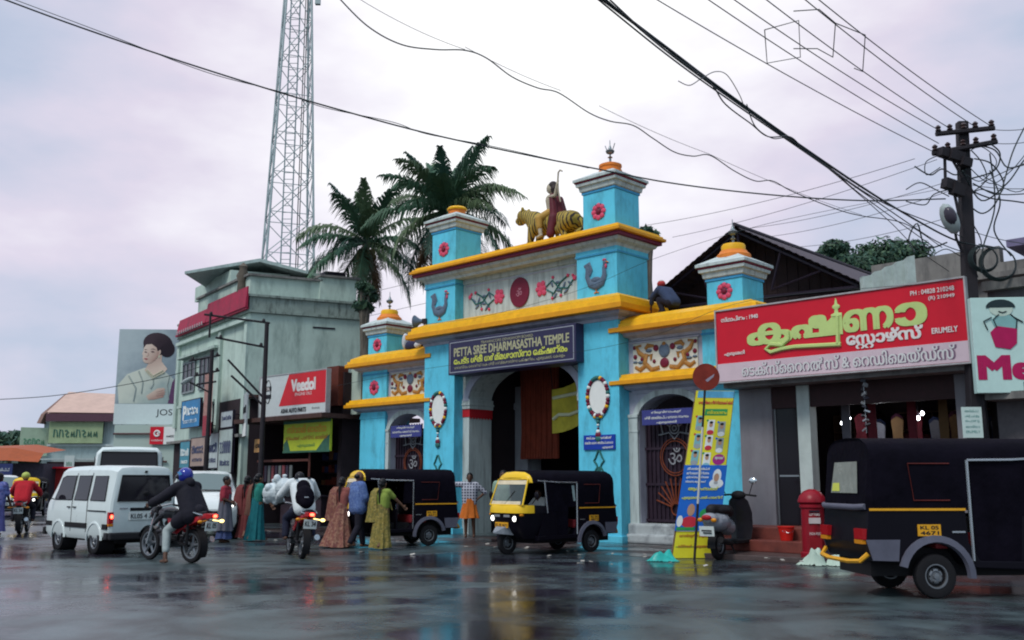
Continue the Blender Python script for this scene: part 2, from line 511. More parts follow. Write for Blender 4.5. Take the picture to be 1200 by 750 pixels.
def wet_material(name, c_dry, c_wet, r_lo, r_hi, scale):
    m = bpy.data.materials.new(name); m.use_nodes = True
    t = m.node_tree; p = t.nodes['Principled BSDF']
    co = t.nodes.new('ShaderNodeTexCoord')
    mpn = t.nodes.new('ShaderNodeMapping'); mpn.inputs['Scale'].default_value = (0.8, 1.0, 1)
    mpn.inputs['Rotation'].default_value = (0, 0, R(38))
    t.links.new(co.outputs['Object'], mpn.inputs['Vector'])
    n = t.nodes.new('ShaderNodeTexNoise'); n.inputs['Scale'].default_value = scale; n.inputs['Detail'].default_value = 8; n.inputs['Roughness'].default_value = 0.66
    t.links.new(mpn.outputs['Vector'], n.inputs['Vector'])
    r = t.nodes.new('ShaderNodeMapRange'); r.inputs['From Min'].default_value = 0.43; r.inputs['From Max'].default_value = 0.55
    t.links.new(n.outputs['Fac'], r.inputs['Value'])
    mr = t.nodes.new('ShaderNodeMapRange'); mr.inputs['To Min'].default_value = r_lo; mr.inputs['To Max'].default_value = r_hi
    t.links.new(r.outputs['Result'], mr.inputs['Value']); t.links.new(mr.outputs['Result'], p.inputs['Roughness'])
    mx = t.nodes.new('ShaderNodeMix'); mx.data_type = 'RGBA'
    mx.inputs['A'].default_value = tuple(c_wet) + (1,); mx.inputs['B'].default_value = tuple(c_dry) + (1,)
    t.links.new(r.outputs['Result'], mx.inputs['Factor'])
    g = t.nodes.new('ShaderNodeTexNoise'); g.inputs['Scale'].default_value = 60; g.inputs['Detail'].default_value = 3
    t.links.new(co.outputs['Object'], g.inputs['Vector'])
    gm = t.nodes.new('ShaderNodeMapRange'); gm.inputs['To Min'].default_value = 0.35; gm.inputs['To Max'].default_value = 1.65
    t.links.new(g.outputs['Fac'], gm.inputs['Value'])
    sc = t.nodes.new('ShaderNodeVectorMath'); sc.operation = 'SCALE'
    t.links.new(mx.outputs['Result'], sc.inputs[0]); t.links.new(gm.outputs['Result'], sc.inputs['Scale'])
    # dark oil swirls and old tar patches
    sw = t.nodes.new('ShaderNodeTexNoise'); sw.inputs['Scale'].default_value = 0.5; sw.inputs['Detail'].default_value = 5; sw.inputs['Distortion'].default_value = 2.2
    t.links.new(co.outputs['Object'], sw.inputs['Vector'])
    sm = t.nodes.new('ShaderNodeMapRange'); sm.inputs['From Min'].default_value = 0.38; sm.inputs['From Max'].default_value = 0.62; sm.inputs['To Min'].default_value = 0.45; sm.inputs['To Max'].default_value = 1.2
    t.links.new(sw.outputs['Fac'], sm.inputs['Value'])
    s2 = t.nodes.new('ShaderNodeVectorMath'); s2.operation = 'SCALE'; t.links.new(sc.outputs['Vector'], s2.inputs[0]); t.links.new(sm.outputs['Result'], s2.inputs['Scale'])
    t.links.new(s2.outputs['Vector'], p.inputs['Base Color'])
    b = t.nodes.new('ShaderNodeBump'); b.inputs['Distance'].default_value = 0.006
    bs = t.nodes.new('ShaderNodeMapRange'); bs.inputs['To Min'].default_value = 0.10; bs.inputs['To Max'].default_value = 0.45
    t.links.new(r.outputs['Result'], bs.inputs['Value']); t.links.new(bs.outputs['Result'], b.inputs['Strength'])
    g2 = t.nodes.new('ShaderNodeTexNoise'); g2.inputs['Scale'].default_value = 22; g2.inputs['Detail'].default_value = 5
    t.links.new(co.outputs['Object'], g2.inputs['Vector']); t.links.new(g2.outputs['Fac'], b.inputs['Height'])
    # long shallow undulations of the tar
    b2 = t.nodes.new('ShaderNodeBump'); b2.inputs['Distance'].default_value = 0.05; b2.inputs['Strength'].default_value = 0.035
    g3 = t.nodes.new('ShaderNodeTexNoise'); g3.inputs['Scale'].default_value = 1.1; g3.inputs['Detail'].default_value = 2
    t.links.new(mpn.outputs['Vector'], g3.inputs['Vector']); t.links.new(g3.outputs['Fac'], b2.inputs['Height'])
    t.links.new(b.outputs['Normal'], b2.inputs['Normal'])
    t.links.new(b2.outputs['Normal'], p.inputs['Normal'])
    return m
ROAD = wet_material('wet_tar', (0.060, 0.084, 0.090), (0.028, 0.024, 0.036), 0.13, 0.36, 0.30)
APRON = wet_material('wet_apron', (0.060, 0.040, 0.038), (0.03, 0.02, 0.022), 0.14, 0.5, 0.9)
PAVE = M('pavement_concrete', (0.085, 0.06, 0.058), 0.4, var=0.3, scale=3, bump=0.3, dirt=(0.03, 0.02, 0.02), damt=0.7, dscale=(1, 1, 1))
EARTH = M('earth', (0.05, 0.055, 0.04), 0.9, var=0.3, scale=0.2)
struct(MB().quad((-1500, -200, -0.02), (1500, -200, -0.02), (1500, 2500, -0.02), (-1500, 2500, -0.02)).build('ground', EARTH))
struct(MB().quad((-60, -20, 0), (40, -20, 0), (40, 110, 0), (-60, 110, 0)).build('road', ROAD))
# brown apron before the gate and the shops, laid on the road
ap = [GP(-12.5, 2.6), GP(-6, 3.1), GP(-1, 3.0), GP(3.2, 3.2), GP(3.2, 0), GP(-12.5, 0)]
struct(MB().add([(q[0], q[1], 0.004) for q in ap], [(0, 1, 2, 3, 4, 5)]).build('forecourt', APRON))
# raised kerb and pavement in front of the right hand shops
kp = [GP(3.25, 2.75), GP(6.5, 2.35), GP(9.5, 2.3), GP(14, 2.3), GP(14, -1.2), GP(3.25, -1.2)]
pv = MB(); pv.prism([(q[0], q[1]) for q in kp], -0.01, 0.10, 'z')
struct(pv.build('pavement', PAVE, bev=0.02))
random.seed(11)
lt = MB()
for i in range(46):                                            # scraps of wet litter along the gutter
    s_, d_ = random.uniform(-11, 9), random.choice([random.uniform(2.6, 3.3), random.uniform(3.0, 6.5)])
    q = GP(s_, d_, 0.02 if s_ < 3.2 else 0.11)
    lt.boxr(q, (random.uniform(.03, .10), random.uniform(.03, .08), .012), (random.uniform(-.2, .2), random.uniform(-.2, .2), random.uniform(0, 3)))
o = lt.build('litter', M('litter_paper', (0.45, 0.42, 0.38), 0.7, var=0.5, scale=2)); o['kind'] = 'stuff'

# ------------------------------------------------------------------ temple gateway
CYAN = M('sky_blue_paint', (0.115, 0.56, 0.75), 0.55, var=0.12, scale=1.3, dirt=(0.06, 0.24, 0.31), damt=0.7, bump=0.2, bscale=9, dscale=(1.3, 1.3, .42))
CYAN2 = M('deep_blue_paint', (0.05, 0.30, 0.55), 0.55, var=0.1)
WHT = M('limewash', (0.49, 0.55, 0.54), 0.7, var=0.08, scale=3, dirt=(0.17, 0.18, 0.18), damt=0.75, dscale=(2.5, 2.5, .25), bump=0.15, bscale=16)
LAV = M('lavender_plaster', (0.42, 0.42, 0.50), 0.7, var=0.1, scale=3, dirt=(0.2, 0.18, 0.24), damt=0.6)
GREYP = M('grey_plaster', (0.30, 0.31, 0.34), 0.7, var=0.1, scale=3, dirt=(0.12, 0.10, 0.13), damt=0.6)
YEL = M('yellow_paint', (0.80, 0.42, 0.012), 0.5, var=0.14, scale=4, dirt=(0.55, 0.20, 0.02), damt=0.35, dscale=(2, 2, 0.5))
AMBER = M('amber_paint', (0.72, 0.30, 0.012), 0.5, var=0.14, scale=4)
ORG = M('orange_paint', (0.70, 0.20, 0.03), 0.55, var=0.15, scale=5)
MAR = M('maroon_paint', (0.16, 0.012, 0.035), 0.5, var=0.15)
PNK = M('pink_paint', (0.62, 0.07, 0.14), 0.5, var=0.2, scale=12)
REDP = M('red_paint', (0.50, 0.02, 0.03), 0.5, var=0.15)
SLATE = M('slate_paint', (0.10, 0.14, 0.20), 0.5, var=0.25, scale=18)
DGRN = M('dark_green_paint', (0.03, 0.14, 0.13), 0.5, var=0.2)
OCH = M('ochre_paint', (0.36, 0.17, 0.045), 0.6, var=0.3, scale=12)
DARK = M('dark_iron', (0.018, 0.013, 0.024), 0.45, var=0.3, scale=8)
SHADE = M('dark_room', (0.03, 0.02, 0.024), 0.85, var=0.3, scale=2)  # near-black base; doubles as painted shade on the flat shopfront panels
BRASS = M('grey_metal', (0.20, 0.23, 0.24), 0.35, 0.7, var=0.2)
OMWHITE = M('white_letters', (0.75, 0.75, 0.72), 0.6, var=0.05)

gate = thing('temple_gateway', 'sky blue temple gateway with yellow cornices, four capped turrets and a wide dark arch', 'gateway', GP(0, 0), GRZ)

def cornice(name, par, s0, s1, y0, y1, zb, e, lip=0.30, rise=0.16, under=None, band=None):
    def rect(k, z): return [(s0 - k, y0 - k, z), (s1 + k, y0 - k, z), (s1 + k, y1 + k, z), (s0 - k, y1 + k, z)]
    z = zb; mb = MB().mat(1)
    mb.loft([rect(0.02, z), rect(0.05, z + .07), rect(e * .45, z + .13), rect(e * .55, z + .2)], cap=True)
    if band is not None:
        mb.mat(2); mb.loft([rect(e * .55, z + .2), rect(e * .78, z + .215), rect(e * .78, z + .30)], cap=False); z += .10
    mb.mat(3)
    z += .2
    mb.loft([rect(e * .5, z), rect(e - .02, z + .005), rect(e, z + .02), rect(e, z + lip * .42)], cap=False)
    mb.mat(0)
    mb.loft([rect(e, z + lip * .42), rect(e - .05, z + lip * .46), rect(e - .06, z + lip * .72),
             rect(e - .12, z + lip * .76), rect(e - .13, z + lip), rect(0.03, z + lip + rise)], cap=True)
    o = mb.build(name, [YEL, under or LAV, band or MAR, AMBER], par, bev=0)
    return o

def turret(par, cs, cy, half, z0, zb, drum, spike, slim=0.0):
    t = MB(); t.box(cs - half, cs + half, cy - half, cy + half, z0, zb)
    o = t.build('turret', CYAN, par, bev=0.012)
    def sq(k, z): return [(cs - k, cy - k, z), (cs + k, cy - k, z), (cs + k, cy + k, z), (cs - k, cy + k, z)]
    c = MB().mat(2); c.loft([sq(half + .004, zb - .07), sq(half + .025, zb - .06), sq(half + .025, zb)], cap=False)
    c.mat(0); c.loft([sq(half + .02, zb), sq(half + .06, zb + .02), sq(half + .08, zb + .13), sq(half + .13, zb + .15), sq(half + .14, zb + .22)], cap=True)
    c.mat(1); c.loft([sq(half + .13, zb + .22), sq(half + .16, zb + .235), sq(half + .16, zb + .27)], cap=True)
    c.mat(0); c.loft([sq(half + .19, zb + .272), sq(half + .19, zb + .34), sq(half * .66, zb + .53), sq(half * .60, zb + .55)], cap=True)
    c.build('cap', [WHT, MAR, CYAN2], o)
    d = MB(); z = zb + .545
    if drum == 'tall':
        d.mat(0).lathe([(half*.60, z), (half*.60, z+.06), (half*.54, z+.07), (half*.54, z+.15), (half*.58, z+.16), (half*.58, z+.22), (half*.48, z+.24), (half*.40, z+.26)], (cs, cy, 0), 20)
    elif drum == 'dome':
        d.mat(0).lathe([(half*.52, z), (half*.54, z+.05), (half*.50, z+.07), (half*.50, z+.16)], (cs, cy, 0), 20)
        d.mat(1).lathe([(half*.58, z+.161), (half*.60, z+.2), (half*.5, z+.25), (half*.2, z+.27)], (cs, cy, 0), 20)
    else:
        d.mat(0).lathe([(half*.86, z-.06), (half*.86, z+.03), (half*.70, z+.10), (half*.66, z+.14)], (cs, cy, 0), 20)
        d.mat(1).lathe([(half*.60, z+.141), (half*.60, z+.26), (half*.54, z+.30), (half*.1, z+.31)], (cs, cy, 0), 20)
    d.build('drum', [ORG, YEL], o, smooth=40)
    if spike:
        f = MB()
        f.lathe([(.035, z+.24), (.03, z+.42), (.07, z+.44), (.02, z+.48), (.02, z+.52), (.10, z+.56), (.12, z+.62), (.06, z+.66), (.05, z+.68), (.012, z+.78), (.008, z+.92)], (cs, cy, 0), 10)
        if spike == 2:
            for a in (-1, 1):
                f.tube([(cs, cy, z+.55), (cs+a*.10, cy, z+.66), (cs+a*.16, cy, z+.80)], .012, 5)
        f.build('finial', BRASS, o, smooth=50)
    return o

def flower(par, cs, cz, r, y, n=8):
    f = MB()
    for k in range(n):
        a = 2 * math.pi * k / n
        f.ell((cs + math.cos(a) * r * .66, y, cz + math.sin(a) * r * .66), (r * .34, .03, r * .30), None, 8, 6)
    f.mat(1).ell((cs, y - .01, cz), (r * .34, .04, r * .34), None, 10, 6)
    f.mat(2)
    for k in range(n):
        a = 2 * math.pi * (k + .5) / n
        f.ell((cs + math.cos(a) * r * .85, y - .005, cz + math.sin(a) * r * .85), (r * .09, .025, r * .09), None, 6, 4)
    return f.build('flower_relief', [PNK, MAR, SLATE], par, smooth=60)

def bird(par, cs, cz, h, y, flip=1):
    P = lambda u, v: (cs + u * h * flip, y, cz + v * h)
    b = MB()
    b.tube([P(-.42, .45), P(-.36, .25), P(-.40, .02), P(-.26, -.25), P(0, -.34), P(.24, -.24), P(.36, 0), P(.34, .25), P(.38, .40)],
           [.07*h, .10*h, .09*h, .13*h, .16*h, .14*h, .10*h, .07*h, .06*h], 8, flat=.35)
    b.tube([P(-.52, .40), P(-.30, .48), P(-.20, .25), P(-.28, .05)], [.05*h, .07*h, .05*h, .03*h], 6, flat=.35)
    b.ell(P(-.02, -.12), (.22*h, .03, .10*h), None, 10, 6)
    b.ell(P(.38, .42), (.085*h, .03, .09*h), None, 8, 6)
    b.mat(1); b.ell(P(.36, .52), (.09*h, .025, .045*h), None, 8, 5); b.ell(P(.43, .30), (.045*h, .025, .09*h), None, 8, 5)
    b.mat(2); b.tube([P(.45, .44), P(.55, .41)], [.03*h, .008*h], 6)
    b.tube([P(.0, -.42), P(.0, -.56), P(.1, -.58)], .022*h, 6); b.tube([P(.0, -.56), P(-.1, -.58)], .02*h, 6)
    return b.build('bird_relief', [SLATE, PNK, ORG], par, smooth=60)

def garland(par, cs, cz, y):
    g = MB(); g.mat(0)
    g.prism([(cs + math.cos(t) * .27, cz + math.sin(t) * .41) for t in [2*math.pi*k/28 for k in range(28)]], y - .012, y + .01)
    n = 34; cols = [1, 1, 2, 1, 1, 3, 1, 1, 2, 4]
    for k in range(n):
        a = 2 * math.pi * (k + .5) / n - math.pi / 2
        g.mat(cols[k % 10] if abs(k - n/2) > 1 else 4)
        g.ell((cs + math.cos(a) * .325, y - .02, cz + math.sin(a) * .475), (.058, .045, .055), None, 8, 6)
    for i, (u, v, r, c) in enumerate([(0, -.53, .07, 4), (-.09, -.49, .06, 3), (.09, -.49, .06, 3), (0, -.62, .055, 4), (0, -.70, .035, 2), (0, -.78, .03, 1), (0, -.86, .06, 2), (0, -.94, .095, 1), (0, -1.03, .10, 4)]):
        g.mat(c).ell((cs + u, y - .02, cz + v), (r, .04, r * .85), None, 10, 6)
    return g.build('garland_relief', [OMWHITE, MAR, OMWHITE, YEL, DGRN], par, smooth=60)

def scroll(par, cs, z0, y):
    P = []
    for k in (-1, 1):
        P.append([(cs + k * x, z0 + z) for x, z in ((.02, .95), (.10, .78), (.16, .70), (.08, .62), (.05, .55), (.14, .42), (.24, .25), (.26, .05), (.14, -.05), (.06, .08), (.10, .22), (.16, .20))])
        P.append([(cs + k * x, z0 + z) for x, z in ((.0, .55), (.06, .35), (.03, .2))])
    o = strokes(P, .028, DGRN, par, y, 'scroll_relief')
    w = MB(); w.prism([(cs + .22 * math.sin(t) , z0 + .12 - .30 * math.cos(t)) for t in [2*math.pi*k/16 for k in range(16)]], y - .004, y + .01)
    w.build('scroll_ground', WHT, par)
    return o

# two main pillars with their upper blocks, birds, garlands
for s0, turr in ((-1.3, 'tall'), (-7.2, 'dome')):
    s1 = s0 + 1.3; cs = s0 + .65
    p = MB(); p.box(s0, s1, 0, 1.3, 0, 5.62)
    p.box(s0 - .05, s1 + .05, -.05, 1.3, 0, .16)
    pil = p.build('pillar', CYAN, gate, bev=0.012)
    garland(pil, cs, 3.52, -.01)
    scroll(pil, cs, 1.25, -.012)
    t = MB(); t.box(s0 + .002, s1 - .002, .002, 1.298, 6.0, 7.36)
    t.mat(1); t.box(s0 - .03, s1 + .03, -.03, 1.33, 7.12, 7.17); t.mat(2); t.box(s0 - .02, s1 + .02, -.02, 1.32, 7.171, 7.36)
    blk = t.build('tower_block', [CYAN, CYAN2, CYAN], gate, bev=0.008)
    bird(blk, cs, 6.58, .74, -.02)
    tr = turret(gate, cs, .65, .52, 7.70, 8.90, turr, 2 if turr == 'tall' else 0)
    flower(tr, cs, 8.30, .24, .12)

# arch wall between them
def arch_pts(sl, sr, zt, ol, orr, zs, zc, zb=0.0, n=22):
    pts = [(sl, zb), (sl, zt), (sr, zt), (sr, zb), (orr, zb)]
    cx = (ol + orr) / 2; a = (orr - ol) / 2
    pts += [(cx + a * math.cos(math.pi * k / n), zs + (zc - zs) * math.sin(math.pi * k / n)) for k in range(n + 1)]
    pts += [(ol, zb)]
    return pts
a = MB()
a.prism(arch_pts(-5.90, -1.30, 5.62, -5.64, -1.58, 3.72, 4.72), .35, 1.25)
aw = a.build('arch_wall', WHT, gate)
sp = MB()
def ring_band(ol, orr, zs, zc, wdt, y0, y1, n=24):
    cx = (ol + orr) / 2; a = (orr - ol) / 2
    pin = [(cx + a * math.cos(math.pi * k / n), zs + (zc - zs) * math.sin(math.pi * k / n)) for k in range(n + 1)]
    pout = [(cx + (a + wdt) * math.cos(math.pi * k / n), zs + (zc - zs + wdt) * math.sin(math.pi * k / n)) for k in range(n + 1)]
    m = MB()
    for k in range(n):
        m.prism([pin[k], pin[k + 1], pout[k + 1], pout[k]], y0, y1)
    return m
ring_band(-5.64, -1.58, 3.73, 4.72, .22, .30, .36).build('arch_band', LAV, aw)
for x0, x1 in ((-5.90, -5.62), (-1.60, -1.30)):
    c = MB(); c.box(x0 - .0, x1 + .03, .31, 1.28, 3.50, 3.78); c.box(x0, x1 + .05, .29, 1.30, 3.60, 3.66)
    c.build('capital', WHT, aw, bev=0.01)
    v = MB(); v.box(x0 + .002, x1 + .012, .335, 1.262, 3.27, 3.498)
    for k in range(8):
        v.prism([(.345 + k * .115, 3.27), (.402 + k * .115, 3.21), (.46 + k * .115, 3.27)], x1 + .004, x1 + .014, 'x')
    v.build('valance', MAR if x0 > -3 else REDP, aw)
# passage behind the arch
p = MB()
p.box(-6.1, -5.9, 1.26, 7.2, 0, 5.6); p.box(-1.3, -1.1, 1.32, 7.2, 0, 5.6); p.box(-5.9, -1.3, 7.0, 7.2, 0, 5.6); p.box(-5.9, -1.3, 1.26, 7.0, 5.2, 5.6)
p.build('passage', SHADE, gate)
p = MB(); p.box(-5.88, -5.35, 2.5, 3.1, 0, 4.3); p.box(-5.9, -5.30, 2.46, 3.14, 3.6, 3.8)
p.build('inner_pillar', GREYP, gate, bev=.015)
p = MB(); p.box(-1.65, -1.32, 2.5, 3.1, 0, 4.3); p.box(-1.70, -1.31, 2.46, 3.14, 3.6, 3.8)
p.build('inner_pillar', GREYP, gate, bev=.015)
p = MB()
for k in range(14):
    x = -5.3 + k * .105
    p.tube([(x, 2.2 + .05 * (k % 2), 5.1), (x + .01, 2.2 + .06 * ((k + 1) % 2), 2.9), (x, 2.22, 2.1)], .07, 6)
p.build('curtain', M('rust_cloth', (0.19, 0.035, 0.018), 0.85, var=0.3, scale=3), gate, smooth=50)
p = MB()
for k in range(17):
    x = -5.2 + k * .235; p.box(x, x + .03, 6.6, 6.63, 0, 2.4)
for z in (.3, 1.3, 2.3): p.box(-5.3, -1.3, 6.58, 6.65, z, z + .05)
p.build('railing', DARK, gate)

# middle wall over the arch, disc and vine reliefs
mw = MB(); mw.box(-5.90, -1.30, .33, 1.1, 6.0, 7.38)
mw.mat(1); mw.box(-5.78, -1.42, .315, .332, 7.05, 7.10); mw.mat(0); mw.box(-5.90, -1.30, .29, .332, 7.14, 7.38)
mw = mw.build('frieze_wall', [WHT, LAV], gate, bev=.006)
mc = -3.62
d = MB(); d.prism([(mc + .36 * math.cos(t), 6.62 + .42 * math.sin(t)) for t in [2*math.pi*k/36 for k in range(36)]], .29, .335)
dd = d.build('disc_relief', MAR, mw, bev=.012)
lettering("ॐ", mc - .11, 6.50, .22, .24, M('faded_pink', (.45, .2, .26), .6), dd, y=.284, name='om_emblem')
for k in (-1, 1):
    f = MB().mat(0)
    P = lambda x, z: (mc + k * x, .315, 6.60 + z)
    f.tube([P(.95, .02), P(1.2, .18), P(1.45, -.06), P(1.75, -.10), P(1.95, .12)], .022, 6)
    f.tube([P(1.0, -.05), P(1.25, -.18), P(1.5, .10), P(1.72, .22)], .022, 6)
    f.tube([P(1.2, -.15), P(1.2, -.30)], .018, 5); f.tube([P(1.55, -.05), P(1.5, -.25)], .018, 5)
    f.mat(2)
    for u, v in ((1.18, .08), (1.40, .10), (1.42, -.12), (1.62, .0), (1.82, .02), (1.30, -.26), (1.68, -.18)):
        f.ell(P(u, v), (.10, .016, .035), Matrix.Rotation(u * 9, 3, 'Y'), 8, 5)
    f.mat(1)
    for u, v, r in ((.80, .0, .12), (.72, .12, .085), (.86, .14, .085), (.74, -.12, .085), (.90, -.11, .085), (.66, .0, .07), (.92, .02, .07), (1.22, .26, .045), (1.98, .14, .07), (1.2, -.31, .045), (1.5, -.27, .045), (1.75, .24, .05), (1.92, .22, .04)):
        f.ell(P(u, v), (r, .03, r), None, 10, 6)
    f.build('vine_relief', [DGRN, PNK, SLATE], mw, smooth=60)

cornice('cornice', gate, -7.2, 0, 0, 1.3, 5.40, .42, lip=.34, rise=.12)
cornice('cornice', gate, -7.2, 0, 0, 1.3, 7.28, .36, lip=.20, rise=.06, under=WHT, band=MAR)

# side wings, each with an arched iron gate, a carved panel, two cornices and a turret
IRON = M('purple_iron', (0.030, 0.018, 0.030), 0.5, var=0.3, scale=6)
RAYS = M('rust_orange_paint', (0.19, 0.045, 0.02), 0.6, var=0.3, scale=10)
SILV = M('silver_paint', (0.24, 0.24, 0.26), 0.5, var=0.2, scale=9)
CREAM = M('cream_paint', (0.62, 0.60, 0.52), 0.65, var=0.1)
def wing(m, x0):
    """m=+1: to the right of x0; m=-1: mirrored to the left"""
    X = lambda u: x0 + m * u
    def B(mb, u0, u1, *r): return mb.box(min(X(u0), X(u1)), max(X(u0), X(u1)), *r)
    oa, ob = .28, 2.05
    lo, hi = sorted((X(oa), X(ob))); l0, h0 = sorted((X(0), X(2.18)))
    w = MB(); w.prism(arch_pts(l0, h0, 3.62, lo, hi, 2.95, 3.50, .0), .40, .95)
    w.build('wing_wall', LAV, gate)
    ring_band(lo, hi, 2.96, 3.5, .16, .36, .41).build('arch_band', WHT, gate)
    for u in (.0, 2.03):
        c = MB(); B(c, u + .003, u + .27, .34, .44, 0.3, 2.98); B(c, u - .0, u + .29, .32, .46, 2.98, 3.06); B(c, u + .01, u + .28, .33, .45, 2.62, 2.68)
        c.build('jamb_post', WHT, gate, bev=.008)
    pl = MB(); B(pl, .0, 2.30, .24, .94, 0, .46); B(pl, -.0, 2.32, .16, .8, 0, .22)
    pl.build('plinth', M('worn_limewash', (.42, .45, .46), .7, var=.15, scale=2, dirt=(.08, .09, .11), damt=.8, dscale=(1, 1, .8)), gate, bev=.05)
    # iron gate leaf
    g = MB(); B(g, oa + .01, ob - .01, .66, .69, .47, 3.05)
    for k in range(15):
        u = oa + .05 + k * (ob - oa - .1) / 14; B(g, u - .012, u + .012, .62, .66, .47, 3.2)
    for z in (.5, 1.35, 2.2, 2.95): B(g, oa, ob, .615, .665, z, z + .06)
    lf = g.build('iron_gate', IRON, gate)
    cx = X((oa + ob) / 2)
    strokes([arc(cx, 2.02, .44, 0, 360, 28, .95), arc(cx, 2.02, .38, 0, 360, 28, .95)], .014, RAYS, lf, .600, 'ring_ornament')
    lettering("ॐ", cx - .20, 1.84, .40, .40, SILV, lf, y=.598, name='om_emblem')
    strokes([[(cx - .42 * k, 2.98), (cx - .33 * k, 2.58), (cx - .46 * k, 2.55)] for k in (1, -1)] +
            [[(cx - .42 * k, 2.98), (cx - .12 * k, 2.72), (cx, 2.92)] for k in (1, -1)] + [[(cx - .40 * k, 2.55), (cx - .15 * k, 2.60), (cx, 2.44)] for k in (1, -1)] +
            [arc(cx, 2.70, .13, 0, 360, 14), arc(cx, 2.70, .06, 0, 360, 10)], .018, SILV, lf, .600, 'conch_ornament')
    strokes([[(cx + math.sin(R(q)) * .12, .82 + math.cos(R(q)) * .12), (cx + math.sin(R(q)) * .58, .82 + math.cos(R(q)) * .72)] for q in range(-75, 76, 15)] + [arc(cx, .80, .14, 0, 360, 14)],
            .018, RAYS, lf, .600, 'sun_ray_ornament')
    # pier
    p = MB(); B(p, 2.18, 3.42, .30, 1.3, 0, 3.62); B(p, 2.16, 3.44, .28, 1.32, 3.42, 3.50); B(p, 2.15, 3.45, .27, 1.33, 0, .2)
    p.build('pier', CYAN, gate, bev=.01)
    f = MB(); B(f, .0, 3.42, .42, 1.3, 3.95, 4.98)
    fr = f.build('frieze', LAV, gate)
    f = MB(); B(f, 2.18, 3.40, .34, 1.25, 3.96, 4.98); f.mat(1); B(f, 2.16, 3.42, .325, 1.2, 4.80, 4.85)
    bl = f.build('pier_block', [CYAN, CYAN2], gate)
    flower(bl, X(2.80), 4.40, .25, .33)
    # carved panel: scrolling leaves round a pot on cream
    f = MB(); B(f, .16, 2.02, .385, .43, 4.05, 4.80)
    f.mat(1); B(f, .10, 2.08, .36, .40, 4.80, 4.84); B(f, .10, 2.08, .36, .40, 4.01, 4.05)
    pn = f.build('carved_panel', [CREAM, LAV], fr)
    px, pz = X(1.09), 4.42
    s = MB()
    for k in (-1, 1):
        Q = lambda u, v: (px + k * u, .372, pz + v)
        s.mat(0)
        s.tube([Q(.15, -.26), Q(.38, -.30), Q(.58, -.12), Q(.52, .08), Q(.38, .06), Q(.40, -.06)], [.05, .06, .07, .06, .05, .03], 8, flat=.5)
        s.tube([Q(.50, -.15), Q(.72, -.28), Q(.86, -.20)], [.05, .06, .04], 8, flat=.5)
        s.tube([Q(.55, .02), Q(.74, .14), Q(.82, .30), Q(.68, .32)], [.06, .06, .05, .03], 8, flat=.5)
        s.tube([Q(.30, .28), Q(.48, .30), Q(.56, .22)], [.03, .06, .04], 8, flat=.5)
        s.mat(1)
        for u, v, r in ((.24, .22, .08), (.86, .05, .06), (.66, -.02, .05), (.88, .28, .05), (.30, -.10, .05)): s.ell(Q(u, v), (r, .02, r), None, 8, 5)
        s.mat(2)
        for u, v, r in ((.45, .17, .07), (.70, -.10, .06), (.86, -.08, .05)): s.ell(Q(u, v), (r * 1.4, .018, r * .6), None, 8, 5)
    s.mat(2).ell((px, .37, pz + .14), (.16, .025, .17), None, 12, 8); s.mat(1).ell((px, .37, pz - .16), (.13, .03, .12), None, 12, 8); s.mat(0).ell((px, .365, pz + .30), (.06, .02, .05), None, 8, 5)
    s.build('leaf_carving', [OCH, MAR, SLATE], pn, smooth=60)
    a_, b_ = sorted((X(.16), X(3.44)))
    cornice('cornice', gate, a_, b_, .40, 1.3, 3.56, .44, lip=.26, rise=.05)
    cornice('cornice', gate, a_, b_, .40, 1.3, 4.86, .44, lip=.30, rise=.14)
    t = turret(gate, X(2.78), .88, .47, 5.42, 6.12, 'wide', 1)
    flower(t, X(2.78), 5.78, .22, .40)
wing(1, 0.0)
wing(-1, -7.2)

# ------------------------------------------------------------------ boards on the gateway
NAVY = M('navy_board', (0.035, 0.030, 0.075), 0.35, var=0.15, scale=3)
GOLDL = M('gold_letters', (0.42, 0.40, 0.24), 0.5, var=0.1)
YLET = M('yellow_green_letters', (0.60, 0.62, 0.10), 0.5, var=0.05)
nb = thing('temple_name_board', 'dark navy temple name board with gold English and yellow Malayalam lettering over the arch', 'signboard', GP(-3.45, .0), GRZ)
b = MB(); b.box(-2.36, 2.36, -.32, .30, 4.42, 5.40)
b.build('board', NAVY, nb, bev=.01)
fr = MB()
for x0, x1, z0, z1 in ((-2.30, 2.30, 5.32, 5.345), (-2.30, 2.30, 4.475, 4.50), (-2.30, -2.275, 4.50, 5.32), (2.275, 2.30, 4.50, 5.32)): fr.box(x0, x1, -.328, -.31, z0, z1)
fr.build('frame_line', M('grey_line', (.30, .31, .36), .5), nb)
lettering("TRAVANCORE DEVASWOM BOARD", -1.05, 5.20, 1.95, .075, GOLDL, nb, y=-.325)
lettering("PETTA SREE DHARMASASTHA TEMPLE", -2.12, 4.93, 4.26, .235, GOLDL, nb, y=-.325, bold=.03)
lettering("േപട്ട ശ്രീ ധർമ്മശാസ്താ േക്ഷത്രം", -2.12, 4.70, 4.2, .20, YLET, nb, y=-.325, bold=.03)
lettering("േദവസ്വം േബാർഡ് വക ശ്രീ ധർമ്മശാസ്താ േക്ഷത്രം, എരുേമലി, േകരളം", -2.1, 4.55, 4.1, .11, GOLDL, nb, y=-.325)
BLUEB = M('blue_notice', (0.012, 0.045, 0.34), 0.4, var=0.1)
VIOB = M('violet_notice', (0.05, 0.055, 0.22), 0.4, var=0.1)
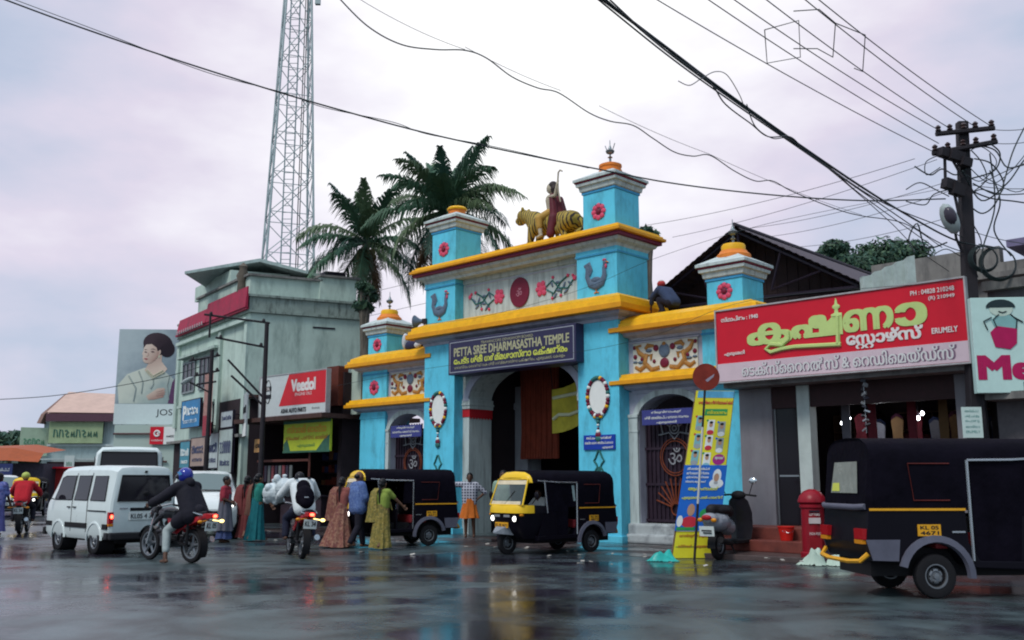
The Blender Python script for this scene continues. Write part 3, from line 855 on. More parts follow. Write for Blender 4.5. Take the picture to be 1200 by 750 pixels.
def notice(name, label, s, d, z0, w, h, lines, mat):
    t = thing(name, label, 'sign', GP(s, d), GRZ)
    MB().box(-w/2, w/2, -.03, .012, z0, z0 + h).build('board', mat, t, bev=.004)
    n = len(lines)
    for i, (tx, u, ww) in enumerate(lines):
        lettering(tx, -w/2 + w * u, z0 + h - h * (i + .86) / n, w * ww, h * .58 / n, OMWHITE, t, y=-.034, bold=.02)
notice('blue_notice', 'small bright blue notice screwed to the right gateway pillar beneath the garland ring', -.62, .01, 2.22, .98, .36,
       [("അമ്പലം റസിഡൻഷ്യൽ", .1, .8), ("അഖില ഭാരത അയ്യപ്പേസവാ", .05, .9), ("എരുേമലി", .60, .34)], BLUEB)
notice('violet_notice', 'violet name sign above the iron gate in the right wing', 1.16, -.32, 2.78, 1.42, .36,
       [("തിരുവിതാംകൂർ", .2, .6), ("ശ്രീ അയ്യപ്പ േസവാ സംഘം", .06, .88), ("എരുേമലി", .3, .4)], VIOB)
notice('violet_notice', 'violet name sign above the iron gate in the left wing', -8.36, -.32, 2.78, 1.42, .36,
       [("തിരുവിതാംകൂർ", .2, .6), ("േദവസ്വം േബാർഡ് സംഘം", .06, .88), ("എരുേമലി", .3, .4)], VIOB)
yb = thing('yellow_banner', 'yellow banner hanging inside the dark temple passage behind the arch', 'banner', GP(-3.35, -2.0), GRZ)
b = MB(); b.loft([[(-.56 + .14*k, -.03 + .03*(k % 2), z + .004*k*k) for k in range(9)] for z in (2.80, 4.05)], cap=False, closed=False); b.loft([[(-.56 + .14*k, -.01 + .03*(k % 2), z + .004*k*k) for k in range(9)] for z in (2.80, 4.05)], cap=False, closed=False)
b.build('cloth', M('yellow_cloth', (.62, .52, .06), .7, var=.3, scale=2), yb)
for a_ in ([(-.56, 4.05), (-.7, 5.2)], [(.56, 4.3), (.7, 5.2)]): strokes([a_], .012, DARK, yb, -.0, 'cord')
strokes([[(-.5, 3.2), (-.3, 3.32), (.1, 3.30), (.5, 3.4)], [(-.5, 3.8), (.5, 3.9)]], .05, M('pale_smear', (.8, .8, .55), .7), yb, -.05, 'printed_band')
# ------------------------------------------------------------------ rider-on-tiger statue on the gateway
TIGER = stripes('tiger_stripes', (0.03, 0.02, 0.015), (0.36, 0.25, 0.04), 3.4, axis='X', dist=5, sharp=.1)
st = thing('tiger_rider_statue', 'painted statue of a bowman riding a striped tiger on top of the gateway', 'statue', GP(-2.50, -.42, 7.83), GRZ + 180)
b = MB()
b.cap((-.70, 0, .50), .30, (.40, 0, .60), .29); b.cap((.40, 0, .58), .32, (.62, 0, .72), .27); b.cap((.6, 0, .78), .24, (.95, 0, .92), .19)
b.ell((1.06, 0, .97), (.20, .19, .19)); b.cap((1.12, 0, .90), .12, (1.25, 0, .86), .10); b.cap((1.12, 0, .80), .09, (1.22, 0, .79), .07)
for k in (-1, 1):
    b.ell((.98, k * .13, 1.13), (.04, .06, .07))
    b.cap((.55, k * .17, .52), .15, (.66, k * .17, .10), .085); b.ell((.72, k * .17, .06), (.13, .08, .06))
    b.cap((-.72, k * .20, .46), .24, (-.48, k * .23, .28), .15); b.cap((-.48, k * .23, .28), .11, (-.66, k * .23, .08), .07); b.ell((-.58, k * .23, .05), (.13, .07, .05))
b.cap((-.95, 0, .55), .07, (-1.15, 0, .25), .05); b.cap((-1.15, 0, .25), .05, (-1.0, .2, .10), .05)
blob('tiger_body', b, TIGER, st, .022, 3)
SK = M('statue_skin', (0.42, 0.36, 0.27), 0.6, var=.15)
b = MB()
b.cap((-.08, .06, .85), .15, (-.04, .08, 1.20), .16); b.cap((-.08, -.06, .85), .15, (-.04, -.08, 1.20), .16); b.cap((-.04, 0, 1.3), .07, (-.02, 0, 1.44), .065); b.ell((.01, .02, 1.55), (.14, .125, .16)); b.cap((.13, .02, 1.54), .025, (.16, .02, 1.51), .02)
for k in (-1, 1):
    b.cap((-.05, k * .10, .86), .12, (.18, k * .34, .66), .09); b.cap((.18, k * .34, .66), .085, (.10, k * .36, .22), .055); b.cap((.08, k * .36, .18), .05, (.2, k * .37, .14), .04)
b.cap((-.04, -.17, 1.26), .06, (.10, -.30, 1.0), .05); b.cap((.10, -.30, 1.0), .045, (.26, -.16, .92), .04)
b.cap((-.04, .17, 1.26), .06, (-.34, .26, 1.22), .05); b.cap((-.34, .26, 1.22), .05, (-.44, .28, 1.52), .038)
for q in range(4):
    b.cap((-.47 + .02*q, .28, 1.54), .014, (-.48 + .025*q, .265 - .02 * (q % 2), 1.62), .012)
b.cap((-.44, .26, 1.54), .014, (-.38, .25, 1.58), .012)
blob('rider_body', b, SK, st, .011, 2)
b = MB(); b.ell((-.05, .0, 1.61), (.14, .14, .14)); b.cap((-.13, .03, 1.5), .12, (-.16, 0, 1.22), .06); b.cap((-.02, 0, 1.62), .07, (-.02, 0, 1.68), .05)
blob('hair', b, M('statue_hair', (.03, .02, .02), .6), st, .02, 2)
b = MB(); b.cap((-.19, -.14, 1.24), .08, (-.28, -.22, .5), .16); b.cap((-.16, .17, 1.26), .09, (-.30, .24, .5), .13); b.cap((-.22, 0, 1.2), .10, (-.30, 0, .6), .16)
b.cap((-.28, .26, .62), .13, (-.24, .34, .16), .12); b.cap((-.22, -.26, .62), .16, (-.20, -.36, .2), .12); b.cap((-.02, -.20, 1.24), .07, (.06, -.30, .85), .07)
blob('robe', b, M('statue_robe', (.10, .012, .02), .6, var=.2), st, .022, 3)
b = MB()
for k in (-1, 1): b.cap((-.05, k * .10, .84), .14, (.18, k * .34, .66), .11); b.cap((.17, k * .345, .66), .11, (.13, k * .36, .42), .085)
blob('dhoti', b, M('statue_gold_cloth', (.42, .24, .05), .6, var=.2), st, .02, 2)
m = MB(); m.tube([(-.52, .26, 1.90), (-.46, .26, 1.84), (-.44, .26, 1.6), (-.47, .27, 1.3), (-.55, .28, 1.0)], [.02, .024, .024, .022, .018], 6)
m.tube([(-.52, .26, 1.90), (-.60, .26, 1.85)], .02, 6)
m.build('bow', SK, st, smooth=50)
MB().box(-1.0, .95, -.42, .42, -.06, .02).build('base', YEL, st)

# ------------------------------------------------------------------ gabled shed behind the right wing
SHEET = M('dark_roof_sheet', (0.055, 0.042, 0.055), 0.6, var=.25, scale=3, dirt=(.10, .06, .05), damt=.6)
sh = thing('roof_shed', 'large dark open shed with a gabled metal sheet roof behind the gateway', 'shed', GP(1.6, -3.0), GRZ)
rf = MB(); N_ = 40
def roofline(x): return 8.05 - (abs(x) * .56 if x < 0 else abs(x) * .60)
for side in (-1, 1):
    xs = [side * 3.6 * i / N_ for i in range(N_ + 1)]
    rf.loft([[(x, 0, roofline(x) + .02 * (i % 2)) for i, x in enumerate(xs)], [(x, 9, roofline(x) + .02 * (i % 2)) for i, x in enumerate(xs)],
             [(x, 9, roofline(x) - .03 + .02 * (i % 2)) for i, x in enumerate(xs)], [(x, 0, roofline(x) - .03 + .02 * (i % 2)) for i, x in enumerate(xs)]], cap=False, closed=False)
rf.tube([(0, -.03, 8.10), (0, 9, 8.10)], .06, 6)
rf.build('roof', SHEET, sh)
for y in (.15, 3, 6, 8.9):
    t = MB()
    for side in (-1, 1):
        t.tube([(0, y, 7.92), (side * 3.45, y, roofline(side * 3.45) - .12)], .05, 6)
        t.tube([(side * 1.2, y, roofline(1.2 * side) - .12), (side * .9, y, 6.25)], .03, 5); t.tube([(side * 2.3, y, roofline(2.3 * side) - .12), (side * .9, y, 6.25)], .03, 5)
    t.tube([(-3.4, y, 6.2), (3.4, y, 6.0)], .05, 6); t.tube([(0, y, 7.9), (0, y, 6.2)], .035, 5)
    t.build('truss', DARK, sh)
for x in (-3.3, 3.3):
    for y in (.2, 4.5, 8.8):
        MB().box(x - .08, x + .08, y - .08, y + .08, 0, 6.0).build('post', DARK, sh)
w = MB(); w.box(-3.5, 3.5, 9.0, 9.15, 0, 6.1); w.prism([(-3.5, 6.1), (3.5, 6.0), (0, 8.0)], 9.02, 9.13); w.build('back_wall', SHADE, sh)
w = MB()
for k in range(46):
    x = -3.45 + k * .15; w.box(x, x + .15, 1.0 + .02 * (k % 2), 1.05 + .02 * (k % 2), 4.5, min(roofline(x), roofline(x + .15)) - .04)
w.build('gable_sheet', M('brown_gable_sheet', (.028, .016, .018), .7, var=.4, scale=2), sh)

# ------------------------------------------------------------------ textile shop
SX0 = 6.0
shop = thing('textile_shop', 'dark open-fronted textile shop with pale pillars, red steps and lit bulbs inside', 'shop', GP(SX0, .3), GRZ)
def L_(s): return s - SX0
PILW = M('grey_wall_paint', (0.20, 0.19, 0.21), .7, var=.12, scale=2, dirt=(.14, .12, .14), damt=.6)
STEPR = M('red_oxide_step', (0.17, 0.045, 0.035), .5, var=.25, scale=4, dirt=(.06, .025, .025), damt=.7, dscale=(1, 1, 1))
w = MB(); w.box(L_(3.46), L_(4.23), 0, .3, 0.1, 3.4)
w.build('wall', PILW, shop, bev=.012)
w = MB(); w.box(L_(4.81), L_(5.09), -.02, .28, .55, 3.4); w.build('pillar', M('mint_pillar', (.46, .52, .50), .6, var=.1, dirt=(.25, .25, .27), damt=.5), shop, bev=.012)
w = MB(); w.box(L_(7.96), L_(8.40), 0, .35, .1, 3.4); w.build('pillar', PILW, shop, bev=.012)
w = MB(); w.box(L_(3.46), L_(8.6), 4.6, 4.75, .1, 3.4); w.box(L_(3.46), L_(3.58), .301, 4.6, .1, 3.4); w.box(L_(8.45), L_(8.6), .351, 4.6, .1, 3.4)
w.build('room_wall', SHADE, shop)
MB().box(L_(3.4), L_(8.7), -.5, 4.8, 3.405, 3.58).build('ceiling_slab', M('stained_slab', (.20, .19, .19), .8, var=.2, dirt=(.05, .05, .05), damt=.7), shop)
w = MB(); w.box(L_(3.45), L_(8.6), -.95, 4.59, .1, .55); w.build('floor', STEPR, shop, bev=.02)
w = MB(); w.box(L_(3.5), L_(8.6), -1.35, -.952, .1, .32); w.build('step', STEPR, shop, bev=.02)
f = MB(); f.box(L_(4.25), L_(4.79), .10, .14, .56, 3.0); f.mat(1); f.box(L_(4.30), L_(4.74), .085, .099, 1.54, 1.575)
for x in (4.24, 4.77): f.box(L_(x), L_(x) + .03, .07, .10, .56, 3.0)
d_ = f.build('door', [M('dark_glass_door', (.012, .009, .013), .12, var=0), M('steel_bar', (.35, .36, .38), .3, .8, var=.05)], shop)
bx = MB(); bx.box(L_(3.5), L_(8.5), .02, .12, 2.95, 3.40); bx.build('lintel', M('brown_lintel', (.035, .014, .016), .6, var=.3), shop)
random.seed(5)
CL = [M('cloth_%s' % n, c, .8, var=.2) for n, c in (('red', (.10, .012, .02)), ('blue', (.02, .03, .08)), ('grey', (.10, .10, .12)), ('wine', (.05, .01, .03)), ('ochre', (.09, .05, .02)), ('green', (.02, .05, .04)))]
for rx0, rx1, ry in ((5.3, 8.3, 4.0), (3.7, 4.7, 4.0)):
    r = MB()
    for z in (.6, 1.1, 1.6, 2.1, 2.6, 3.0): r.box(L_(rx0), L_(rx1), ry, ry + .5, z, z + .03)
    for k in range(5):
        x = rx0 + (rx1 - rx0) * k / 4; r.box(L_(x) - .015, L_(x) + .015, ry + .002, ry + .5, .56, 3.0)
    rk = r.build('shelf_rack', M('shelf_wood', (.08, .045, .03), .6, var=.2), shop)
    c = MB()
    for z in (.63, 1.13, 1.63, 2.13):
        x = rx0 + .05
        while x < rx1 - .25:
            hh = random.uniform(.15, .42); c.mat(random.randrange(6)).box(L_(x), L_(x) + .2, ry + .03, ry + .4, z + .005, z + hh); x += .235
    c.build('folded_cloth', CL, rk)
ct = MB(); ct.box(L_(5.5), L_(7.7), 1.6, 2.2, .56, 1.45); ct.build('counter', M('counter_wood', (.07, .03, .025), .35, var=.2), shop, bev=.02)
random.seed(15)
for k in range(15):                                             # dim garments hung in two rows inside
    x = 5.25 + .2 * k; y0 = 2.0 + .5 * (k % 2); z1 = 2.9 - .1 * (k % 3); ln = random.uniform(.7, 1.0)
    c = MB(); c.loft([[(L_(x) - w_, y0, z), (L_(x) + w_, y0 + .02, z), (L_(x) + w_, y0 + .06, z), (L_(x) - w_, y0 + .05, z)] for w_, z in ((.03, z1), (.13, z1 - .08), (.10, z1 - .4), (.14, z1 - ln))])
    c.build('hanging_garment', CL[k % 6], shop)
for x, h_ in ((5.55, 1.5), (6.1, 1.9), (6.9, 1.3), (7.5, 1.6)):
    c = MB(); c.loft([[(L_(x) - w_, .62, z), (L_(x) + w_, .64, z), (L_(x) + w_ * .8, .70, z), (L_(x) - w_ * .8, .68, z)] for w_, z in ((.02, 3.3), (.07, 3.25), (.09, 3.3 - h_ * .5), (.06, 3.3 - h_))]); c.build('hanging_cloth', CL[int(x * 7) % 6], shop)
g = MB(); 
for k in range(12): g.mat(k % 2).boxr((L_(6.42) + .04 * math.sin(k * 2.1), -.4, 3.36 - k * .085), (.10, .03, .07), (.2 * k, .3, k))
g.tube([(L_(6.42), -.4, 3.4), (L_(6.42), -.4, 2.35)], .006, 4)
g.build('sachet_strip', [M('sachet_dark', (.02, .02, .03), .3, var=0), M('sachet_silver', (.4, .42, .45), .25, .6, var=0)], shop)
BULB = M('bulb_glow', (1, 1, 1), .4, var=0, emit=(.92, .95, 1.0), es=14)
for i, (s_, z_, d_) in enumerate(((5.33, 3.12, -1.2), (5.23, 2.78, -1.2), (4.93, 2.70, -1.5), (5.73, 2.72, -1.2), (6.69, 2.72, -1.2), (6.78, 2.81, -1.2))):
    t = thing('light_bulb', ['white glowing bulb highest under the shop ceiling', 'white glowing bulb of the close pair beside the white shop pillar, right one', 'dimmer white glowing bulb nearest the mint shop pillar', 'white glowing bulb hanging alone below the highest bulb, to its right', 'lower glowing bulb of the pair deep in the shop above the rickshaw roof', 'upper glowing bulb of the pair deep in the shop above the rickshaw roof'][i], 'bulb', GP(s_, d_, z_), GRZ, 'lit bulbs in the textile shop')
    m = MB(); m.ell((0, 0, 0), (.034, .034, .042)); m.build('glass', BULB, t, smooth=60)
    m = MB(); m.lathe([(.02, .05), (.022, .10)], n=8); m.tube([(0, 0, .1), (.01, 0, 3.40 - z_)], .005, 4); m.build('cord', DARK, t)
pl_ = bpy.data.lights.new('bulb_light', 'POINT'); pl_.energy = 9; pl_.color = (.92, .95, 1); pl_.shadow_soft_size = .1
po = bpy.data.objects.new('bulb_light', pl_); COL.objects.link(po); po.location = GP(5.9, -1.2, 2.6)

# red shop sign
RED = M('sign_red', (0.60, 0.012, 0.03), .35, var=.08, scale=1.2)
PALES = M('sign_pale_band', (0.60, 0.46, 0.51), .4, var=.12, scale=1.0)
LIME = M('lime_letters', (0.50, 0.62, 0.22), .5, var=.05)
sg = thing('shop_sign', 'long red textile shop sign with lime green Malayalam letters and a pale lower band', 'signboard', GP(5.95, 1.0), GRZ)
b = MB(); b.box(-2.55, 2.55, 0, .26, 3.52, 5.03); b.build('box', RED, sg)
b = MB(); b.box(-2.552, 2.552, -.012, .0, 3.53, 3.90); b.build('band', PALES, sg)
b = MB()
for x0, x1, z0, z1 in ((-2.58, 2.58, 5.03, 5.06), (-2.58, 2.58, 3.49, 3.52), (-2.58, -2.551, 3.52, 5.03), (2.551, 2.58, 3.52, 5.03)): b.box(x0, x1, -.03, .27, z0, z1)
b.build('frame', M('sign_frame', (.38, .36, .37), .5, var=.2), sg)
q = lambda s: s - 5.95
kk = dict(bold=.045, y=-.016)
lettering("ക", q(4.17), 4.235, .94, .40, LIME, sg, **kk)
lettering("ഷ", q(5.17), 4.27, 1.0, .40, LIME, sg, **kk)
lettering("ണ", q(6.25), 4.29, .93, .40, LIME, sg, **kk)
lettering("ാ", q(7.28), 4.29, .50, .40, LIME, sg, **kk)
# the long vowel stroke that sweeps under the first two letters, and the lamp above the second
strokes([[(q(5.06), 4.44), (q(5.07), 4.28), (q(4.92), 4.17), (q(4.66), 4.21), (q(4.55), 4.12), (q(4.66), 4.045), (q(4.90), 4.09), (q(5.2), 4.105), (q(6.16), 4.06)], [(q(6.10), 4.06), (q(6.12), 4.62)]], .045, LIME, sg, -.012, 'vowel_stroke', n=6)
m = MB(); m.lathe([(.11, 4.62), (.115, 4.66), (.04, 4.69), (.035, 4.76), (.08, 4.79), (.075, 4.83), (.03, 4.86), (.02, 4.93), (.004, 4.98)], (q(6.10), -.014, 0), 12, sx=1.0)
for i in range(len(m.v)): m.v[i] = (m.v[i][0], -.014 + (m.v[i][1] + .014) * .15, m.v[i][2])
m.build('lamp_emblem', LIME, sg, smooth=40)
WL = M('sign_white_letters', (.72, .66, .64), .5, var=.05)
lettering("േസ", q(6.28), 4.03, .55, .17, WL, sg, y=-.016, bold=.04)
lettering("റ്റ" if False else "ററ", q(6.46), 3.94, .33, .085, WL, sg, y=-.016, bold=.04)
lettering("ാഴ്സ്", q(6.86), 4.03, .86, .24, WL, sg, y=-.016, bold=.04)
lettering("െടക്സ്ൈററൽസ് & െറഡിെമയ്ഡ്സ്", q(3.98), 3.60, 4.28, .26, M('grey_outline_letters', (.62, .60, .60), .5, var=.05), sg, y=-.020, bold=.02)
lettering("െടക്സ്ൈററൽസ് & െറഡിെമയ്ഡ്സ്", q(3.99), 3.592, 4.30, .262, M('violet_shadow_letters', (.20, .12, .18), .5, var=.05), sg, y=-.015, bold=.035)
lettering("PH : 04828 210248", q(7.55), 4.83, .78, .085, WL, sg, y=-.016, bold=.02)
lettering("(R) 210949", q(7.87), 4.69, .46, .085, WL, sg, y=-.016, bold=.02)
lettering("ERUMELY", q(7.89), 4.08, .45, .10, WL, sg, y=-.016, bold=.03)
lettering("സ്ഥാപിതം : 1940", q(3.53), 4.79, .87, .10, WL, sg, y=-.016, bold=.03)
lettering("എരുേമലി", q(3.58), 4.05, .48, .10, WL, sg, y=-.016, bold=.03)

# upper floor bits behind the sign
CONC = M('mouldy_concrete', (.20, .19, .18), .85, var=.2, scale=2, dirt=(.04, .04, .045), damt=.85)
up = thing('parapet_building', 'low mouldy concrete upper storey with parapet behind the red shop sign', 'building', GP(7.2, -2.2), GRZ)
m = MB(); m.box(-1.6, 1.9, 0, 4, 3.6, 5.9); m.box(-1.75, 2.05, -.25, 4.1, 5.55, 5.66); m.build('wall', CONC, up)
m = MB(); m.box(-1.7, 1.0, .0, .25, 5.9, 6.25); m.build('parapet', CONC, up)
m = MB(); m.box(1.2, 3.6, -.2, 2, 6.15, 6.30); m.build('canopy', M('violet_sheet', (.16, .14, .24), .6, var=.2), up)
for x in (1.9, 2.5):
    MB().box(x, x + .09, .1, .19, 5.4, 6.149).build('post', M('pale_post', (.45, .5, .52), .6), up)
tp = thing('plastic_sheet', 'pale translucent plastic sheet hung over the edge behind the red sign', 'sheet', GP(6.2, -1.2), GRZ)
m = MB(); m.loft([[(-.55 + .12*k, -.1*(k % 2), z - .07*(10-k)*(z > 5.8)*.5) for k in range(11)] for z in (5.45, 5.8, 6.1)], cap=False, closed=False); m.build('sheet', M('pale_plastic', (.40, .48, .46), .4, var=.2), tp)

# ice cream parlour sign and shop at the right edge
rs = thing('ice_cream_sign', 'pale mint ice cream sign with a child drawing and crimson script beside the pole', 'signboard', (8.82, 16.62, -.37), -6)
MB().box(-.75, 1.6, -.02, .14, 3.32, 5.0).build('panel', M('mint_panel', (.50, .68, .64), .45, var=.06), rs, bev=.01)
CRIM = M('crimson_letters', (.42, .01, .09), .5)
lettering("Meri", -.68, 3.56, 1.32, .40, CRIM, rs, y=-.026, bold=.05)
lettering("ICE CREAM", .02, 3.36, 1.2, .15, M('dark_teal_letters', (.05, .16, .17), .5), rs, y=-.026)
m = MB(); fx = lambda p: (p[0] * .82 - .05, 4.12 + (p[1] - 4.05) * .86)
m.mat(0).prism([fx(p) for p in ((-.42, 4.05), (-.12, 4.0), (.02, 4.12), (.05, 4.42), (-.36, 4.48), (-.50, 4.35))], -.034, -.022)
m.mat(2).prism([fx(p) for p in ((-.40, 4.45), (.04, 4.40), (.06, 4.62), (-.10, 4.70), (-.34, 4.70), (-.46, 4.60))], -.030, -.022)
m.mat(1).prism([fx((-.52 + .30*math.cos(t) + .27, 4.86 + .17*math.sin(t))) for t in [math.pi*k/10 for k in range(11)]], -.036, -.022)
m.mat(3).prism([fx((-.24 + .24*math.cos(t), 4.83 + .15*math.sin(t))) for t in [2*math.pi*k/18 for k in range(18)]], -.032, -.022)
m.mat(1)
for p_ in ([(-.36, 4.45), (-.42, 4.62), (-.30, 4.72)], [(.03, 4.42), (.06, 4.6), (-.06, 4.72)], [(-.45, 4.66), (-.62, 4.58), (-.55, 4.4)], [(.0, 4.66), (.18, 4.55)], [(-.30, 4.78), (-.22, 4.75), (-.14, 4.78)]):
    m.tube([(fx(q)[0], -.036, fx(q)[1]) for q in p_], .011, 5)
m.build('child_drawing', [CRIM, M('ink', (.02, .035, .04), .5), M('shirt_teal', (.22, .42, .42), .5), M('face_mint', (.50, .60, .52), .5)], rs)
bs = thing('parlour_building', 'dim shop building with grey pier and dark window right of the utility pole', 'building', GP(9.8, .25), GRZ)
m = MB(); m.box(-1.15, 5, 0, 5, 0, 5.0); m.build('wall', M('dim_plaster', (.13, .12, .13), .8, var=.2, dirt=(.04, .04, .05), damt=.6), bs)
m = MB(); m.box(-1.18, 5, -.55, -.002, 2.85, 2.98); m.box(-1.18, 5, -.2, -.002, 4.85, 5.02); m.build('canopy', CONC, bs)
m = MB(); m.box(-.35, .9, -.03, .02, .9, 2.85); m.mat(1); m.box(-.42, .97, -.05, -.031, .82, .9); m.box(-.42, -.35, -.05, -.031, .9, 2.92); m.box(-.35, .97, -.05, -.031, 2.85, 2.92)
m.mat(2).prism([(-.2, 1.9), (.0, 2.5), (.3, 2.3), (.5, 2.6), (.8, 2.0), (.4, 1.5)], -.036, -.031); m.mat(3).prism([(.1, 2.05), (.3, 2.3), (.42, 2.1), (.3, 1.9)], -.042, -.037)
m.build('display_window', [M('display_dark', (.03, .03, .05), .2), DARK, M('display_pink', (.25, .07, .09), .4), M('display_blue', (.05, .06, .25), .4)], bs)
# ------------------------------------------------------------------ pixel ray helper: a point on the sight line at depth Y, used to read real positions off the photograph
def at(px, py, Y):
    u, v = px - 600.0, py - 375.0; p = R(9.58); f = 1129.0
    d = (u, f * math.cos(p) + v * math.sin(p), f * math.sin(p) - v * math.cos(p))
    t = Y / d[1]
    return Vector((d[0] * t, Y, 1.42 + d[2] * t))

# ------------------------------------------------------------------ utility pole with its cross arms
POLE = M('wet_black_pole', (0.022, 0.018, 0.022), .6, var=.3, scale=5)
WIRE = M('wire_black', (0.02, 0.03, 0.032), .5, var=0)
pb = Vector((8.08, 17.0, 0)); ptop = at(1127, 143, 17)
lean = (ptop - pb) / ptop.z
def pole_at(z): return pb + lean * z
up_ = thing('utility_pole', 'leaning black utility pole with two cross arms in front of the red sign', 'utility pole', tuple(pb))
def rel(v): return tuple(Vector(v) - pb)
m = MB(); m.loft([[tuple(rel(pole_at(z))[i] + (dx, dy, 0)[i] for i in range(3)) for dx, dy in ((-h, -h * .8), (h, -h * .8), (h, h * .8), (-h, h * .8))] for z, h in ((0, .145), (4, .12), (ptop.z, .095))])
shaft = m.build('shaft', POLE, up_, bev=.02)
for i, (pa, pc) in enumerate((((1097, 157), (1165, 150)), ((1093, 180), (1168, 166)))):
    a, b = at(*pa, 16.86), at(*pc, 16.86); m = MB(); m.tube([rel(a), rel(b)], .05, 6); c = m.build('cross_arm', POLE, up_)
    for t in (.04, .24, .48, .68, .96):
        q = Vector(rel(a.lerp(b, t))); m = MB(); m.lathe([(.03, .04), (.055, .06), (.035, .09), (.055, .12), (.02, .16)], tuple(q), 8); m.build('insulator', M('brown_porcelain', (.05, .03, .03), .3), c, smooth=50)
m = MB()
for px, py, w_, h_ in ((1109, 180, .30, .16), (1120, 183, .30, .18), (1112, 216, .22, .18), (1122, 222, .24, .22), (1131, 190, .2, .16)): 
    q = rel(at(px, py, 16.8)); m.boxr(q, (w_, .16, h_), (.1, .2, .3))
m.tube([rel(at(1107, 180, 16.82)), rel(at(1108, 218, 16.82))], .03, 6); m.tube([rel(at(1112, 180, 16.82)), rel(at(1128, 208, 16.82))], .025, 5); m.tube([rel(at(1118, 225, 16.82)), rel(at(1126, 262, 16.82))], .03, 6)
m.build('fuse_boxes', POLE, up_)
lp = thing('street_lamp', 'grey oval street lamp head tilted on the side of the utility pole', 'street lamp', tuple(at(1122, 285, 16.8)))
o0 = at(1122, 285, 16.8); A_, B_ = at(1107, 243, 16.7) - o0, at(1119, 270, 16.75) - o0
m = MB(); m.tube([B_, (B_ + Vector((.06, .1, -.12))), at(1128, 296, 16.9) - o0], .025, 6); m.build('bracket', POLE, lp)
rot = (A_ - B_).normalized().to_track_quat('X', 'Z').to_matrix()
m = MB(); m.ell((A_ + B_) / 2, (.30, .17, .12), rot, 14, 8); m.build('housing', M('lamp_grey', (.34, .38, .38), .45), lp, smooth=60)
m = MB(); m.ell((A_ + B_) / 2 + rot @ Vector((.05, 0, 0)) + Vector((0, -.075, -.02)), (.19, .11, .10), rot, 12, 8); m.build('lens', M('lamp_lens', (.06, .05, .07), .2), lp, smooth=60)
nb_ = thing('pole_notice', 'small white notice with green print tied to the utility pole', 'notice', tuple(at(1141, 513, 16.72)), -2)
m = MB(); m.box(-.17, .17, 0, .02, 0, .53); m.build('board', M('notice_white', (.55, .66, .62), .5, var=.05), nb_)
GN_ = M('notice_green', (.03, .22, .2), .5)
for i, tx in enumerate(("അറിയിപ്പ്", "ശ്രീ ധർമ്മ", "െപാതു", "ഓട്ടാ", "ERUMELY")): lettering(tx, -.12, .44 - i * .09, .24, .045, GN_, nb_, y=-.004)
for i, (px, py, r_, lab) in enumerate(((1170, 309, .29, 'larger coil of black cable hung right of the pole'), (1153, 303, .22, 'smaller coil of black cable hung close to the pole'))):
    t = thing('cable_coil', lab, 'cable coil', tuple(at(px, py, 16.8)), 0, 'coils of spare cable')
    m = MB()
    for k in range(4): m.tube([(math.cos(a) * (r_ + .015*k), .02*k - .03, math.sin(a) * (r_ + .012*k) * .95) for a in [2*math.pi*j/24 for j in range(25)]], .011, 5)
    m.build('loops', WIRE, t, smooth=60); m = MB(); m.tube([(0, 0, r_), (-.3, .05, r_ + .08)], .012, 4); m.build('tie', WIRE, t)
# nest of small drop wires round the pole head
random.seed(3)
m = MB()
def curl(pts, r=.010):
    P = [at(x, y, d) for x, y, d in pts]; out = []
    for i in range(len(P) - 1):
        p0, p1, p2, p3 = P[max(i-1, 0)], P[i], P[i+1], P[min(i+2, len(P)-1)]
        for j in range(6):
            t = j / 6; out.append(.5 * (2*p1 + (p2-p0)*t + (2*p0-5*p1+4*p2-p3)*t*t + (3*p1-p0-3*p2+p3)*t**3))
    out.append(P[-1]); return out
for pts in (((1130,190),(1160,215),(1185,200),(1210,170)), ((1128,200),(1150,235),(1180,215),(1200,188),(1215,180)), ((1135,210),(1165,200),(1172,180),(1160,168)), ((1132,180),(1150,172),(1168,190),(1150,212),(1132,205)),
            ((1135,230),(1150,222),(1175,228),(1215,226)), ((1135,240),(1152,250),(1170,232),(1186,180),(1200,150)), ((1140,262),(1150,285),(1140,305),(1146,325)), ((1160,200),(1172,235),(1165,270),(1185,300)), ((1160,180),(1166,240),(1152,290),(1150,320)),
            ((1150,215),(1185,198),(1215,190)), ((1135,196),(1120,205),(1104,198),(1090,205),(1072,195)), ((1100,182),(1085,190),(1086,205),(1102,196)), ((1112,222),(1094,228),(1084,240),(1062,236)), ((1112,230),(1096,222),(1078,214),(1062,222)),
            ((1135,222),(1160,232),(1190,236),(1215,240)), ((1150,205),(1190,225),(1215,210)), ((1125,300),(1110,292),(1098,296),(1094,300)), ((1110,284),(1085,290),(1075,262),(1065,280),(1072,296)), ((1138,176),(1150,190),(1156,210),(1140,225)), ((1142,186),(1162,192),(1176,214),(1168,228),(1140,215)), ((1145,170),(1166,176),(1180,196),(1200,192))):
    m.tube(curl([(x, y, 16.9 + .25 * math.sin(x * .7 + i_)) for i_, (x, y) in enumerate(pts)]), random.choice((.009, .011, .014)), 5)
tag(m.build('cable_tangle', WIRE, smooth=60), 'tangle of thin black drop cables around the head of the utility pole', 'cables')

